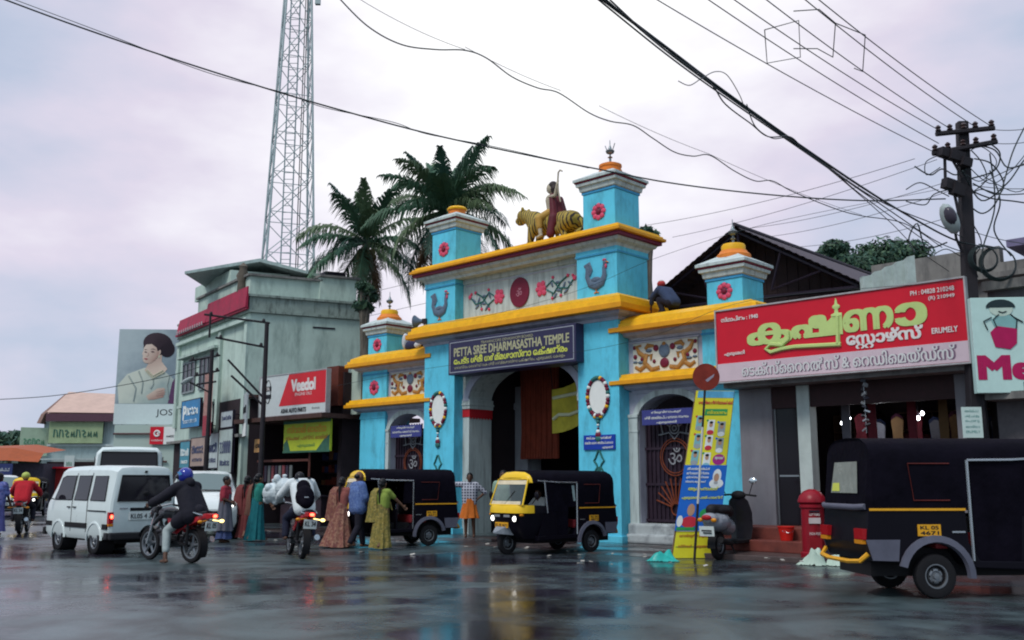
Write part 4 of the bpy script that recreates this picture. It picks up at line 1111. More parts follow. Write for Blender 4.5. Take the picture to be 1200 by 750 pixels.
# ------------------------------------------------------------------ overhead wires, each strung between real end points
def wire(label, pts, r=.010, sag=.0, n=24, group='overhead wires'):
    """pts: (px, py, depth) triples joined by a smooth line"""
    P = [at(*q) for q in pts]
    if len(P) == 2:
        d = P[1] - P[0]
        P = [P[0] + d * t - Vector((0, 0, sag * 4 * t * (1 - t))) for t in [k / n for k in range(n + 1)]]
    else:
        out = []
        for i in range(len(P) - 1):
            p0, p1, p2, p3 = P[max(i-1, 0)], P[i], P[i+1], P[min(i+2, len(P)-1)]
            for j in range(8):
                t = j / 8; out.append(.5 * (2*p1 + (p2-p0)*t + (2*p0-5*p1+4*p2-p3)*t*t + (3*p1-p0-3*p2+p3)*t**3))
        P = out + [P[-1]]
    m = MB(); m.tube(P, r * .72, 6)
    return tag(m.build('overhead_wire', WIRE, smooth=60), label, 'wire', group)
PD = 16.86
def power(label, top, end, r=.008):
    a, b = at(top[0], top[1], 12.2), at(*end, PD)
    d = (a - b); a2 = b + d * 1.25
    m = MB(); m.tube([b + (a2 - b) * (k / 20) - Vector((0, 0, .10 * 4 * (k/20) * (1 - k/20))) for k in range(21)], r, 6)
    return tag(m.build('overhead_wire', WIRE, smooth=60), label, 'wire', 'power lines climbing from the pole')
power('topmost power line, from the right tip of the upper cross arm', (966, 0), (1160, 147))
power('power line just below the topmost one, from right of the pole top', (950, 0), (1142, 148))
power('power line from just left of the pole top, with wire frames on it', (905, 0), (1114, 151))
power('power line ending on the left tip of the upper cross arm', (868, 0), (1103, 154))
power('power line touching the pole head below the upper cross arm', (838, 0), (1100, 168))
power('lowest power line, from the left tip of the lower cross arm', (779, 0), (1094, 178))
def spacer(label, pts):
    m = MB(); m.tube([at(*q) for q in pts], .008, 5); tag(m.build('wire_spacer', WIRE), label, 'wire spacer', 'wire frames between the power lines')
spacer('left square wire frame hanging between the power lines', ((896, 35, 13.0), (899, 74, 13.3), (938, 67, 13.3), (936, 24, 12.8), (896, 35, 13.0)))
spacer('middle wire frame with an open side between the power lines', ((930, 13, 12.6), (960, 11, 12.4), (979, 27, 12.6), (976, 67, 13.6), (958, 57, 13.5), (930, 57, 13.4)))
spacer('right slanted wire frame below the topmost power line', ((979, 27, 12.6), (1014, 41, 13.2), (1011, 84, 13.9), (1001, 80, 13.8)))
for i, (x0, y0, x1, y1, lab, r) in enumerate(((699, -6, 1099, 272, 'thick black cable of the bundle sweeping down to the pole', .024), (706, -4, 1104, 266, 'upper cable of the bundle sweeping down to the pole', .014), (692, -8, 1096, 282, 'lower cable of the bundle sweeping down to the pole', .013))):
    wire(lab, ((x0, y0, 8.8), (780, 55 + 4*i, 9.8), (850, 108 + 3*i, 10.8), (940, 172 + 2*i, 12.2), (1030, 232 + 3*i, 14.6), (x1, y1, 16.7), (1131, y1 + 14, 16.95)), r, group='cable bundle sweeping from the top edge to the pole')
wire('slack cable drooping in loops below the black bundle', ((715, 0, 7.6), (745, 28, 8.2), (775, 55, 8.8), (830, 95, 9.8), (850, 122, 10.2), (880, 145, 10.8), (900, 160, 11.2), (925, 160, 11.8), (940, 172, 12.2), (965, 190, 12.9), (1005, 225, 14), (1060, 265, 15.6), (1095, 290, 16.7)), .011)
wire('thin cable curling out over the black bundle beside the clouds', ((795, 95, 9.2), (808, 100, 9.4), (822, 92, 9.6), (838, 84, 9.9), (852, 88, 10.1), (866, 110, 10.5), (872, 125, 10.7)), .007)
wire('slack cable drooping under the bundle near the shed roof', ((875, 122, 10.6), (885, 148, 10.8), (905, 162, 11.3), (925, 163, 11.8), (955, 185, 12.6), (1000, 222, 13.8), (1045, 262, 15.2), (1075, 292, 16.2), (1112, 318, 17)), .009)
wire('long cable crossing the whole picture from the upper left corner', ((-30, -14, 13), (80, 27, 13), (200, 68, 13.2), (320, 106, 13.5), (410, 132, 13.8), (500, 156, 14), (600, 178, 14.4), (700, 198, 14.8), (790, 215, 15.2), (900, 228, 15.8), (1010, 235, 16.3), (1108, 233, 16.8)), .017)
wire('thin cable wound along the long cable from the upper left corner', ((-30, -18, 13), (120, 38, 13), (240, 84, 13.2), (330, 108, 13.5), (380, 126, 13.7), (460, 143, 13.9), (500, 157, 14), (580, 172, 14.3), (690, 197, 14.8)), .008)
wire('wavy cable hung from clips across the middle of the sky', ((392, -8, 10), (430, 30, 10), (470, 52, 10.3), (510, 58, 10.6), (545, 59, 10.8), (570, 68, 11), (600, 90, 11.3), (630, 103, 11.6), (655, 109, 11.8), (690, 132, 12.2), (715, 142, 12.5), (742, 147, 12.7), (765, 162, 13), (790, 178, 13.2), (812, 183, 13.4), (832, 182, 13.6), (860, 200, 14), (885, 212, 14.2), (905, 212, 14.4), (930, 225, 14.8), (980, 245, 15.3), (1010, 253, 15.7), (1060, 262, 16.2), (1104, 290, 16.8)), .011)
wire('straight thin support wire above the wavy cable', ((415, -5, 10), (545, 58, 10.8)), .005, .05); wire('second stretch of the support wire above the wavy cable', ((545, 55, 10.8), (657, 106, 11.8)), .005, .03); wire('last stretch of the support wire above the wavy cable', ((702, 124, 12.2), (830, 180, 13.6)), .005, .03); wire('support wire running on to the pole from the wavy cable', ((830, 180, 13.6), (1010, 252, 15.7)), .005, .05)
for a, b, lab in (((1072, 186, 16.8), (757, 264, 24), 'upper service wire from the pole to the gateway turret'), ((1098, 187, 16.8), (788, 278, 25), 'second service wire from the pole to behind the gateway'), ((1104, 215, 16.8), (872, 268, 26), 'service wire from the pole to the shed ridge'), ((1112, 224, 16.8), (895, 278, 26), 'service wire from the pole to the shed slope with small droppers'), ((1108, 256, 16.8), (918, 290, 26), 'lowest service wire from the pole to the shed slope')):
    wire(lab, (a, b), .008, .12)
wire('dark slack wire across the gateway upper tower', ((480, 382, 24), (560, 372, 23), (640, 352, 22), (700, 332, 21), (770, 302, 20), (900, 262, 18), (1100, 222, 16.8)), .006)
wire('dark slack wire across the gateway name board', ((395, 452, 27), (500, 432, 24), (600, 420, 22.5), (680, 412, 21.5), (770, 392, 20), (880, 352, 18.6), (1120, 330, 16.9)), .006)
wire('thin wire behind the small left turret towards the palms', ((425, 345, 33), (520, 322, 32), (600, 300, 31)), .01)
wire('second thin wire behind the small left turret', ((425, 372, 33), (500, 355, 32)), .01)
wire('low cable in the left sky ending at the bracket pole', ((-20, 469, 32), (60, 464, 32), (140, 452, 32), (200, 440, 32), (240, 428, 32.5)), .017)
for a, b, lab in (((1165, 152, 16.86), (1230, 145, 15), 'wire leaving the upper cross arm to the right edge'), ((1166, 168, 16.86), (1230, 160, 15.2), 'wire leaving the lower cross arm to the right edge'), ((1140, 217, 16.9), (1230, 219, 15), 'level wire crossing right from the pole middle'), ((1142, 272, 16.9), (1230, 288, 15), 'wire descending right from below the street lamp')):
    wire(lab, (a, b), .009, .05)
# ------------------------------------------------------------------ green corner building
GREEN = M('mint_plaster', (0.45, 0.55, 0.49), .75, var=.18, scale=.7, dirt=(.15, .20, .18), damt=.7, bump=.1, dscale=(.9, .9, .22))
STAIN = M('black_mould_plaster', (0.25, 0.30, 0.27), .85, var=.2, scale=3, dirt=(.03, .035, .035), damt=.95, dscale=(2.2, 2.2, .5))
WINE = M('wine_red_fascia', (0.34, 0.02, 0.055), .6, var=.25, dirt=(.10, .02, .035), damt=.6)
e1 = Vector((.907, .42, 0)).normalized(); e2 = Vector((-.58, .81, 0)).normalized()
KS = 1.12
K0 = Vector((-9.1 * KS, 33.0 * KS, -.17))
gb = thing('corner_building', 'pale green three storey corner building with mould-stained parapet and wine red fascia', 'building', tuple(K0), 0)
gb.scale = (KS, KS, KS)
def fp(a, b, c=0.0): return tuple((e1 * a + e2 * b)[i] for i in range(2))
def slab(mb, a0, a1, b0, b1, z0, z1):
    return mb.prism([fp(a0, b0), fp(a1, b0), fp(a1, b1), fp(a0, b1)], z0, z1, 'z')
m = MB(); slab(m, 0, 3.95, 0, 8.0, 0, 7.25); m.build('wall', GREEN, gb)
m = MB(); slab(m, -.10, 4.05, -.10, 8.1, 7.26, 7.34); slab(m, -.06, 3.98, -.05, 8.05, 7.34, 7.82); slab(m, -.12, 4.05, -.12, 8.1, 7.82, 7.90); m.build('parapet', STAIN, gb)
m = MB(); slab(m, .05, 2.5, .3, 6, 7.90, 8.62); slab(m, 2.5, 3.85, .2, 5, 7.90, 8.78); m.mat(1); slab(m, -.05, 2.6, .2, 6, 8.62, 8.70); slab(m, 2.45, 3.95, .1, 5, 8.78, 8.86)
m.build('roof_room', [GREEN, CONC], gb)
m = MB(); slab(m, .2, 2.4, 2.8, 7.0, 8.70, 9.3); m.mat(1).prism([(-3.2, 9.25), (-.4, 9.75), (2.4, 9.0), (2.4, 8.9), (-.4, 9.62), (-3.2, 9.15)], 2.4, 6.4, 'y'); m.build('stair_head', [GREEN, M('rusty_sheet', (.32, .40, .39), .7, var=.3)], gb)
# left facade: local frame with x along the street towards the corner
lf = bpy.data.objects.new('street_front', None); COL.objects.link(lf); lf.parent = gb
lf.location = tuple(e2 * 8.0); lf.rotation_euler = (0, 0, math.atan2(-e2.y, -e2.x))
m = MB(); m.box(0, 8.1, -.20, -.11, 7.345, 7.42); m.prism([(-.24, 7.42), (-.14, 7.42), (-.14, 8.15), (-.18, 8.15)], 3.9, 8.12, 'x'); m.build('fascia', WINE, lf)
m = MB(); m.prism([(-.26, 7.43), (-.14, 7.43), (-.14, 8.0)], .3, 3.88, 'x'); m.mat(1)
for k in range(12): m.box(.4 + k * .28, .5 + k * .28, -.265, -.24, 7.38, 7.52)
m.build('eave', [WINE, M('drip_white', (.4, .36, .38), .7)], lf)
m = MB(); m.box(.05, 8.05, -.18, -.002, 6.95, 7.08); m.box(.6, 5.2, -.28, -.002, 6.32, 6.42); m.box(.6, 5.0, -.16, -.002, 4.35, 4.45); m.box(-.02, .28, -.10, -.002, 3.6, 6.95); m.box(5.1, 5.35, -.12, -.002, 0, 6.95); m.box(7.72, 7.99, -.1, -.002, 0, 6.95)
m.build('ledge', GREEN, lf)
WIN = M('dark_window', (.02, .02, .03), .2, var=0)
for x0, x1, z0, z1 in ((.8, 2.3, 4.95, 6.15), (2.9, 4.3, 4.95, 6.15)):
    m = MB(); m.box(x0, x1, -.03, -.003, z0, z1); w = m.build('window', WIN, lf)
    f = MB()
    for k in range(4): x = x0 + (x1 - x0) * k / 3; f.box(x - .03, x + .03, -.06, -.031, z0, z1)
    f.box(x0, x1, -.065, -.032, z1 - .05, z1 + .03); f.box(x0, x1, -.065, -.032, z0 - .03, z0 + .04); f.build('frame', M('window_frame', (.22, .25, .26), .6), w)
m = MB(); m.box(-.1, 8.1, -.28, -.002, 2.95, 3.05); m.build('sunshade', CONC, lf)
m = MB(); m.box(.1, 7.9, -.02, -.002, .1, 2.95); m.box(4.6, 7.7, -.02, -.002, 3.06, 4.3); m.build('shopfront_shade', SHADE, lf)  # flat dark panels: shade of the recessed shops put into colour
m = MB(); m.prism([fp(.12, -.03), fp(2.4, -.03), fp(2.4, -.004), fp(.12, -.004)], .05, 4.25, 'z'); m.build('shopfront_shade', SHADE, gb)  # flat dark panel painted as the shade of the open passage
m = MB(); m.prism([fp(-.1, -.55), fp(2.5, -.55), fp(2.5, -.002), fp(-.1, -.002)], 4.27, 4.36, 'z'); m.build('awning', M('rust_sheet', (.07, .035, .03), .7, var=.3), gb)
# the right wall: drain spout slot, cracks
m = MB(); m.prism([fp(2.2, -.02), fp(3.0, -.02), fp(3.0, -.005), fp(2.2, -.005)], 6.85, 6.91, 'z'); m.build('slot', DARK, gb)
MB().prism([fp(3.1, 1.2), fp(3.9, 1.2), fp(3.9, 2.0), fp(3.1, 2.0)], 8.861, 9.25, 'z').build('water_tank', DARK, gb, bev=.06)
m = MB(); m.lathe([(.12, 7.91), (.20, 8.1), (.17, 8.5), (.24, 8.7), (.12, 8.95), (.16, 9.05), (.02, 9.2)], fp(-.0, .9) + (0,), 9); m.build('roof_urn', M('mossy_clay', (.12, .10, .08), .8, var=.3), gb, smooth=50)

# projecting boards on the street front of the corner building, each a sign of its own
def lfw(x, y, z=0.0):
    o = Vector((K0.x, K0.y, 0)) + e2 * 8.0 * KS; ux = -e2; uy = Vector((-ux.y, ux.x, 0))
    v = o + ux * x + uy * y; return (v.x, v.y, z)
LRZ = math.degrees(math.atan2(-e2.y, -e2.x))
sgn = M('sign_text_white', (.72, .74, .72), .6)
for i, (x, y, z, w, h, turn, colr, lab, tx) in enumerate((
    (3.45, -.34, 3.75, 2.5, 1.15, 0, (.03, .20, .42), 'blue shop sign under the eave of the green corner building', 'P'),
    (2.9, -.32, 2.05, 1.3, 1.1, 0, (.06, .25, .33), 'teal shop board below the blue sign on the street front', ''),
    (4.6, -.32, 2.1, 1.8, 1.15, 0, (.36, .26, .22), 'beige shop board between the teal board and the white hoarding', ''),
    (6.4, -.32, 2.0, 1.45, 1.35, 0, (.45, .50, .50), 'faded white hoarding below the pink drape', ''),
    (7.95, -.32, 1.8, 1.5, 1.65, 0, (.36, .42, .40), 'grey green hoarding nearest the corner of the green building', ''),
    (7.95, -.32, 3.55, 1.3, .6, 0, (.40, .44, .46), 'small grey white board above the grey green hoarding', ''),
    (5.7, -.34, 3.30, .9, .5, 0, (.42, .36, .26), 'narrow cream board between the blue sign and the small grey white board', ''),
    (5.75, -.34, 2.05, .34, 1.15, 0, (.30, .06, .07), 'thin dark red upright board between the beige board and the white hoarding', ''))):
    t = thing('shop_board', lab, 'sign', lfw(x, y, z), LRZ + turn, 'shop boards on the green corner building')
    MB().box(-w/2, w/2, -.06, .03, 0, h).build('board', M('board_%d' % i, colr, .5, var=.25, scale=1.5, dirt=tuple(c * .5 for c in colr), damt=.5), t)
    f = MB()
    for a, b, c, d in ((-w/2 - .03, w/2 + .03, h, h + .03), (-w/2 - .03, w/2 + .03, -.03, 0), (-w/2 - .03, -w/2, 0, h), (w/2, w/2 + .03, 0, h)): f.box(a, b, -.07, .04, c, d)
    f.build('frame', DARK, t)
    tm = sgn if sum(colr) < .75 else M('sign_text_dark', (.08, .09, .16), .6)
    if tx == 'P': lettering('P', -w * .40, h * .30, w * .16, h * .5, tm, t, y=-.065, bold=.05)
    scrawl(-w * (.20 if tx == 'P' else .42), h * .45, w * (.62 if tx == 'P' else .84), h * .32, tm, t, -.066, i * 3 + 1, 5 + i % 3)
    if h > .8: scrawl(-w * .36, h * .16, w * .72, h * .14, tm, t, -.066, i * 5 + 2, 8)
    st_ = MB(); st_.tube([(-w * .3, .03, h * .8), (-w * .3, -y, h * .8)], .02, 5); st_.tube([(w * .3, .03, h * .8), (w * .3, -y, h * .8)], .02, 5); st_.build('bracket', DARK, t)
dr = thing('faded_drape', 'long faded pink and red cloth banner hanging beside the bracket pole', 'banner', lfw(6.75, -.75, 3.25), LRZ)
m = MB(); m.mat(1).loft([[(-.5 + .125*k, -.05*(k % 2), z) for k in range(9)] for z in (.0, .8)], cap=False, closed=False); m.mat(0).loft([[(-.5 + .125*k, -.05*(k % 2), z) for k in range(9)] for z in (.8, 2.5)], cap=False, closed=False)
m.build('cloth', [M('drape_pink', (.36, .20, .18), .8, var=.3), M('drape_red', (.30, .05, .07), .8, var=.2)], dr); m = MB(); m.tube([(-.55, -.02, 2.5), (.55, -.02, 2.5)], .03, 6); m.build('rod', DARK, dr)

# bracket poles in front of the green building
def iron_pole(label, base, h, arms, lampend=None):
    t = thing('bracket_pole', label, 'utility pole', base)
    m = MB(); m.tube([(0, 0, 0), (0, 0, h)], [.09, .07], 8); s = m.build('shaft', POLE, t, smooth=50)
    for a in arms:
        m = MB(); m.tube(a, .035, 6); m.build('arm', POLE, t)
    m = MB()
    for a in arms[:2]:
        for k in (.1, .9): q = Vector(a[0]).lerp(Vector(a[-1]), k); m.lathe([(.04, 0), (.06, .05), (.03, .12)], tuple(q), 6)
    m.build('insulators', POLE, t)
    if lampend:
        m = MB(); m.tube([(0, 0, lampend[2] - .4), lampend], .03, 6); l = m.build('lamp_arm', POLE, t)
        m = MB(); m.ell(lampend, (.32, .12, .08), Matrix.Rotation(R(150), 3, 'Z') @ Matrix.Rotation(R(20), 3, 'Y')); m.build('lamp_head', M('lamp_grey', (.34, .38, .38), .45), l, smooth=60)
    return t
b = at(309, 470, 31.0)
iron_pole('rusty bracket pole with long cross arms before the corner of the green building', (b.x, b.y, 0), at(313, 378, 31).z,
          [[(-1.9, -.5, 6.75), (.1, 0, 6.55)], [(-1.5, -.5, 6.0), (0, 0, 5.75)], [(-1.1, -.4, 5.3), (0, 0, 4.1)], [(-1.0, -.3, 4.8), (-.05, 0, 3.9)], [(-1.7, -.5, 6.0), (-1.7, -.5, 6.8)]])
b = at(243, 520, 34.5)
iron_pole('thin dark pole with stubby arms and a white lamp before the blue sign', (b.x, b.y, 0), at(244, 410, 34.5).z,
          [[(-.8, 0, 5.75), (.3, 0, 5.95)], [(-.6, 0, 5.2), (.3, 0, 5.4)], [(-.5, 0, 4.9), (.2, 0, 5.0)]], (-.75, -.3, 5.0))

# ------------------------------------------------------------------ auto parts shop between the green building and the gateway
vs = thing('auto_parts_shop', 'dark single storey auto parts shop left of the gateway with open front', 'shop', GP(-13.4, 0), GRZ)
m = MB(); m.box(-2.6, -2.45, .1, 3.0, 0, 4.6); m.box(1.75, 1.95, .2, 3.0, 0, 4.6); m.box(-2.45, 1.75, 2.85, 3.0, 0, 4.6); m.build('wall', SHADE, vs)
m = MB(); m.box(-2.9, 2.35, -.9, 3.2, 3.46, 3.6); m.build('canopy', M('rust_sheet', (.07, .035, .03), .7, var=.3), vs)
m = MB(); m.box(1.95, 2.5, .5, 2.5, 3.62, 5.35); m.mat(1); m.box(-2.8, 2.0, .2, 2.8, 3.61, 5.0); m.mat(2); m.box(1.3, 1.94, .0, .4, 3.9, 5.2); m.build('upper_wall', [GREEN, SHADE, M('rust_board', (.12, .03, .02), .7, var=.3)], vs)
m = MB(); m.box(-1.9, .5, .5, .9, 0, .95); m.mat(1); m.box(-2.0, .6, .42, .98, .951, 1.0); m.build('counter', [M('counter_dark', (.045, .03, .04), .5, var=.2), M('counter_top', (.07, .055, .075), .3)], vs)
m = MB(); random.seed(9)
for z in (1.3, 1.75, 2.2):
    m.mat(0); m.box(-2.3, 1.5, 2.3, 2.8, z, z + .03)
    x = -2.2
    while x < 1.3:
        w_ = random.uniform(.12, .3); m.mat(random.randrange(1, 5)).box(x, x + w_, 2.4, 2.7, z + .031, z + random.uniform(.15, .38)); x += w_ + .02
m.build('shelf_stock', [DARK, M('tin_red', (.16, .03, .02), .5), M('tin_blue', (.03, .04, .10), .5), M('tin_rust', (.16, .07, .03), .5), M('tin_grey', (.12, .11, .10), .5)], vs)
m = MB()
for k in range(9): m.mat(k % 3).box(-2.3 + k * .22, -2.15 + k * .22, -.1, -.06, 1.35 + .1 * (k % 2), 2.0)
m.build('hanging_packets', [M('packet_red', (.20, .05, .06), .5), M('packet_dark', (.04, .03, .05), .5), M('packet_grey', (.14, .15, .15), .5)], vs)
m = MB(); m.box(-2.4, .7, -.2, -.1, 2.12, 2.2); m.tube([(.7, -.15, 0), (.7, -.15, 3.4)], .04, 6); m.build('front_rail', M('rust_rail', (.12, .04, .03), .6, var=.3), vs)

vd = thing('oil_sign', 'white and red lubricant signboard with bold white lettering over the auto parts shop', 'signboard', GP(-13.2, .6), GRZ)
b = MB(); b.box(-1.97, 1.93, 0, .15, 3.66, 5.02); b.mat(1).prism([(-.75, 3.96), (-.20, 5.0), (1.92, 5.0), (1.92, 3.96)], -.006, -.002); b.mat(2)
b.build('panel', [M('sign_grey_white', (.52, .55, .55), .4, var=.08), M('oil_red', (.58, .015, .025), .35, var=.06), DARK], vd)
fr = MB()
for a_, b_, c_, d_ in ((-2.0, 1.96, 5.02, 5.05), (-2.0, 1.96, 3.63, 3.66), (-2.0, -1.97, 3.66, 5.02), (1.93, 1.96, 3.66, 5.02)): fr.box(a_, b_, -.02, .16, c_, d_)
fr.build('frame', M('sign_frame', (.38, .36, .37), .5), vd)
lettering("Veedol", -.02, 4.42, 1.35, .38, WL, vd, y=-.012, bold=.06)
lettering("ENGINE OILS", .20, 4.26, .95, .10, WL, vd, y=-.012)
INK = M('ink_black', (.015, .015, .02), .5)
lettering("ASHA AUTO PARTS", -.60, 3.72, 1.45, .14, INK, vd, y=-.012, bold=.04)
lettering("Erumely", 1.20, 3.76, .42, .08, INK, vd, y=-.012)
m = MB(); cx_, cz_ = -1.45, 4.5
m.tube([(cx_ + math.cos(t) * .17, -.012, cz_ + math.sin(t) * .40) for t in [2*math.pi*k/24 for k in range(25)]], .012, 5); m.box(cx_ - .20, cx_ + .20, -.012, -.003, 4.52, 4.68); m.box(cx_ - .20, cx_ + .20, -.012, -.003, 4.26, 4.40)
m.build('emblem', INK, vd)
lettering("OIL", cx_ - .12, 4.55, .24, .10, WL, vd, y=-.016, bold=.03)
t = thing('yellow_green_sign', 'yellow green shop sign with red Malayalam lettering under the lubricant signboard', 'signboard', GP(-12.65, .35), GRZ)
MB().box(-1.32, 1.32, 0, .08, 2.42, 3.44).build('panel', M('lime_panel', (.46, .52, .03), .45, var=.15, scale=2), t)
m = MB(); m.box(-1.34, 1.34, -.012, -.001, 3.36, 3.46); m.box(-1.34, 1.34, -.012, -.001, 2.40, 2.46); m.prism([(-1.3, 2.46), (-.9, 2.46), (-1.1, 2.85), (-1.3, 2.7)], -.008, -.001); m.prism([(1.3, 2.46), (.6, 2.46), (1.0, 2.8), (1.3, 2.95)], -.008, -.001)
m.build('border', M('border_dark_green', (.04, .12, .08), .5, var=.3), t)
lettering("സ്വാമി ഓേട്ടാ", -1.1, 3.05, 2.2, .26, M('orange_letters', (.70, .30, .03), .5), t, y=-.008, bold=.02)
lettering("സ്െപയർ പാർട്സ്, ഓയിൽ", -1.2, 2.80, 2.4, .16, M('red_letters', (.42, .03, .03), .5), t, y=-.008)
lettering("എരുേമലി", -.5, 2.56, 1.0, .14, M('green_letters', (.03, .20, .08), .5), t, y=-.008)
t = thing('tilted_notice', 'grey white notice board hung edge-on left of the lubricant signboard', 'sign', GP(-15.6, .9), GRZ - 25)
MB().box(-.5, .5, 0, .05, 3.0, 4.5).build('board', M('notice_grey', (.33, .37, .38), .5, var=.15), t); scrawl(-.4, 3.8, .8, .3, INK, t, -.009, 31, 5); MB().box(-.5, .5, -.004, -.001, 3.0, 3.45).build('lower_panel', OMWHITE, t)
t = thing('orange_notice', 'small orange notice hanging below the tilted grey notice', 'sign', GP(-15.1, .6), GRZ)
MB().box(-.28, .28, 0, .03, 2.45, 2.9).build('board', M('notice_orange', (.55, .28, .10), .5, var=.15), t); scrawl(-.2, 2.6, .4, .16, INK, t, -.007, 32, 4)

# ------------------------------------------------------------------ lattice mast
GALV = M('galvanised_steel', (0.34, 0.40, 0.41), .5, .3, var=.15)
tw = thing('lattice_mast', 'tall steel lattice telecom mast with ladder rising behind the green building', 'tower', (-10.75, 45, 0))
H0, H1 = 0.0, 30.0
def half(z): return 1.10 - (z - 11.5) * .036
m = MB()
cor = [(-1, -1), (1, -1), (1, 1), (-1, 1)]
ca, sa_ = math.cos(R(20)), math.sin(R(20))
def cp_(k, z):
    h = half(z); x, y = cor[k][0] * h, cor[k][1] * h
    return (x * ca - y * sa_, x * sa_ + y * ca, z)
for k in range(4):
    m = MB(); m.tube([cp_(k, 0), cp_(k, H1)], .055, 6); m.build('leg', GALV, tw)
m = MB(); z = 2.0
while z < H1 - 2.0:
    for k in range(4):
        k2 = (k + 1) % 4
        m.tube([cp_(k, z), cp_(k2, z + 2.0)], .022, 4); m.tube([cp_(k2, z), cp_(k, z + 2.0)], .022, 4); m.tube([cp_(k, z), cp_(k2, z)], .02, 4)
    z += 2.0
m.build('bracing', GALV, tw)
m = MB()
for x in (-.25, .2): m.tube([(x, -.3, 1), (x, -.3, H1)], .035, 4)
z = 1.0
while z < H1:
    m.tube([(-.25, -.3, z), (.2, -.3, z)], .018, 4); z += .33
m.build('ladder', GALV, tw)
m = MB()
for x in (.45, .55): m.tube([(x, -.2, 1), (x, -.2, H1)], .025, 5)
m.build('feeder_cables', M('feeder_black', (.05, .06, .06), .5), tw)
m = MB(); m.box(.95, 1.2, -.4, -.2, 24.9, 26.4); m.build('antenna', GALV, tw)

# ------------------------------------------------------------------ coconut palms
PALMG = [M('palm_green_%d' % i, c, .55, var=.3, scale=1.2) for i, c in enumerate(((.035, .085, .062), (.06, .125, .075), (.09, .135, .07)))]
DEADF = M('dead_frond', (.11, .065, .035), .8, var=.3)
TRUNK = M('palm_trunk', (.13, .11, .09), .85, var=.25, scale=4, bump=.5)
def frond(par, az, el, L, droop, mat, dead=False, rnd=None):
    rnd = rnd or random
    d = Vector((math.cos(az), math.sin(az), 0)); side = Vector((-d.y, d.x, 0)); pts = []; a = el; p = Vector((0, 0, 0)); n = 16
    for i in range(n + 1):
        pts.append(p.copy()); p = p + (d * math.cos(a) + Vector((0, 0, math.sin(a)))) * (L / n); a -= droop / n * (.5 + 1.2 * i / n)
    m = MB(); m.tube(pts, [.055 * (1 - .9 * i / n) + .006 for i in range(n + 1)], 5)
    nl = 74
    for i in range(7, nl + 1):
        t = i / nl * n; j = min(int(t), n - 1); q = pts[j].lerp(pts[j + 1], t - j); tang = (pts[j + 1] - pts[j]).normalized()
        env = math.sin(math.pi * (i / nl) ** .75) ** .6 if i < nl else .3
        ll = L * .30 * max(.25, env) * rnd.uniform(.8, 1.1)
        for sg in (-1, 1):
            if rnd.random() < (.25 if dead else .04): continue
            dirn = (side * sg * .75 + tang * rnd.uniform(.45, .75) + Vector((0, 0, rnd.uniform(-.15, .2)))).normalized()
            w_ = tang * .030 + Vector((0, 0, .010))
            q1 = q + dirn * ll * .5 + Vector((0, 0, -ll * .06)); q2 = q + dirn * ll * .82 + Vector((0, 0, -ll * rnd.uniform(.35, .75)))
            m.add([q - w_, q + w_, q1 + w_ * .9, q1 - w_ * .9, q2], [(0, 1, 2, 3), (3, 2, 4)])
    return m.build('frond', mat, par, fix=False)
def palm(label, base, h, L, seed, nf, dead=5, bend=(0, 0)):
    rnd = random.Random(seed)
    t = thing('palm_tree', label, 'palm tree', base)
    P = [(bend[0] * (k / 12) ** 2, bend[1] * (k / 12) ** 2, h * k / 12) for k in range(13)]
    m = MB(); m.tube(P, [.24 - .08 * k / 12 for k in range(13)], 10); m.build('trunk', TRUNK, t, smooth=60)
    cr = bpy.data.objects.new('crown', None); COL.objects.link(cr); cr.parent = t; cr.location = P[-1]
    for i in range(nf):
        f = i / nf
        el = R(82 - 125 * f ** 1.15) + rnd.uniform(-.12, .12)
        frond(cr, i * 2.399 + rnd.uniform(-.25, .25), el, L * rnd.uniform(.85, 1.08) * (1 - .15 * (f < .15)), rnd.uniform(.9, 1.5) * (1.0 if f > .2 else .45), PALMG[rnd.randrange(3)], rnd=rnd)
    for i in range(dead):
        frond(cr, rnd.uniform(0, 6.28), R(rnd.uniform(-78, -50)), L * rnd.uniform(.55, .8), .3, DEADF, True, rnd)
    m = MB()
    for i in range(9): a = rnd.uniform(0, 6.28); m.ell((math.cos(a) * .32, math.sin(a) * .32, -.35 - rnd.uniform(0, .3)), (.14, .14, .18), None, 8, 6)
    m.build('coconuts', M('coconut', (.16, .11, .04), .6, var=.3), cr, smooth=60)
    return t
palm('taller coconut palm with dark dense crown behind the left gateway tower', (-2.6, 36.5, 0), 11.9, 3.5, 4, 31, 10)
palm('shorter coconut palm with looser crown between the mast and the taller palm', (-6.6, 40.5, 0), 11.6, 3.5, 8, 24, 8, (.3, 0))

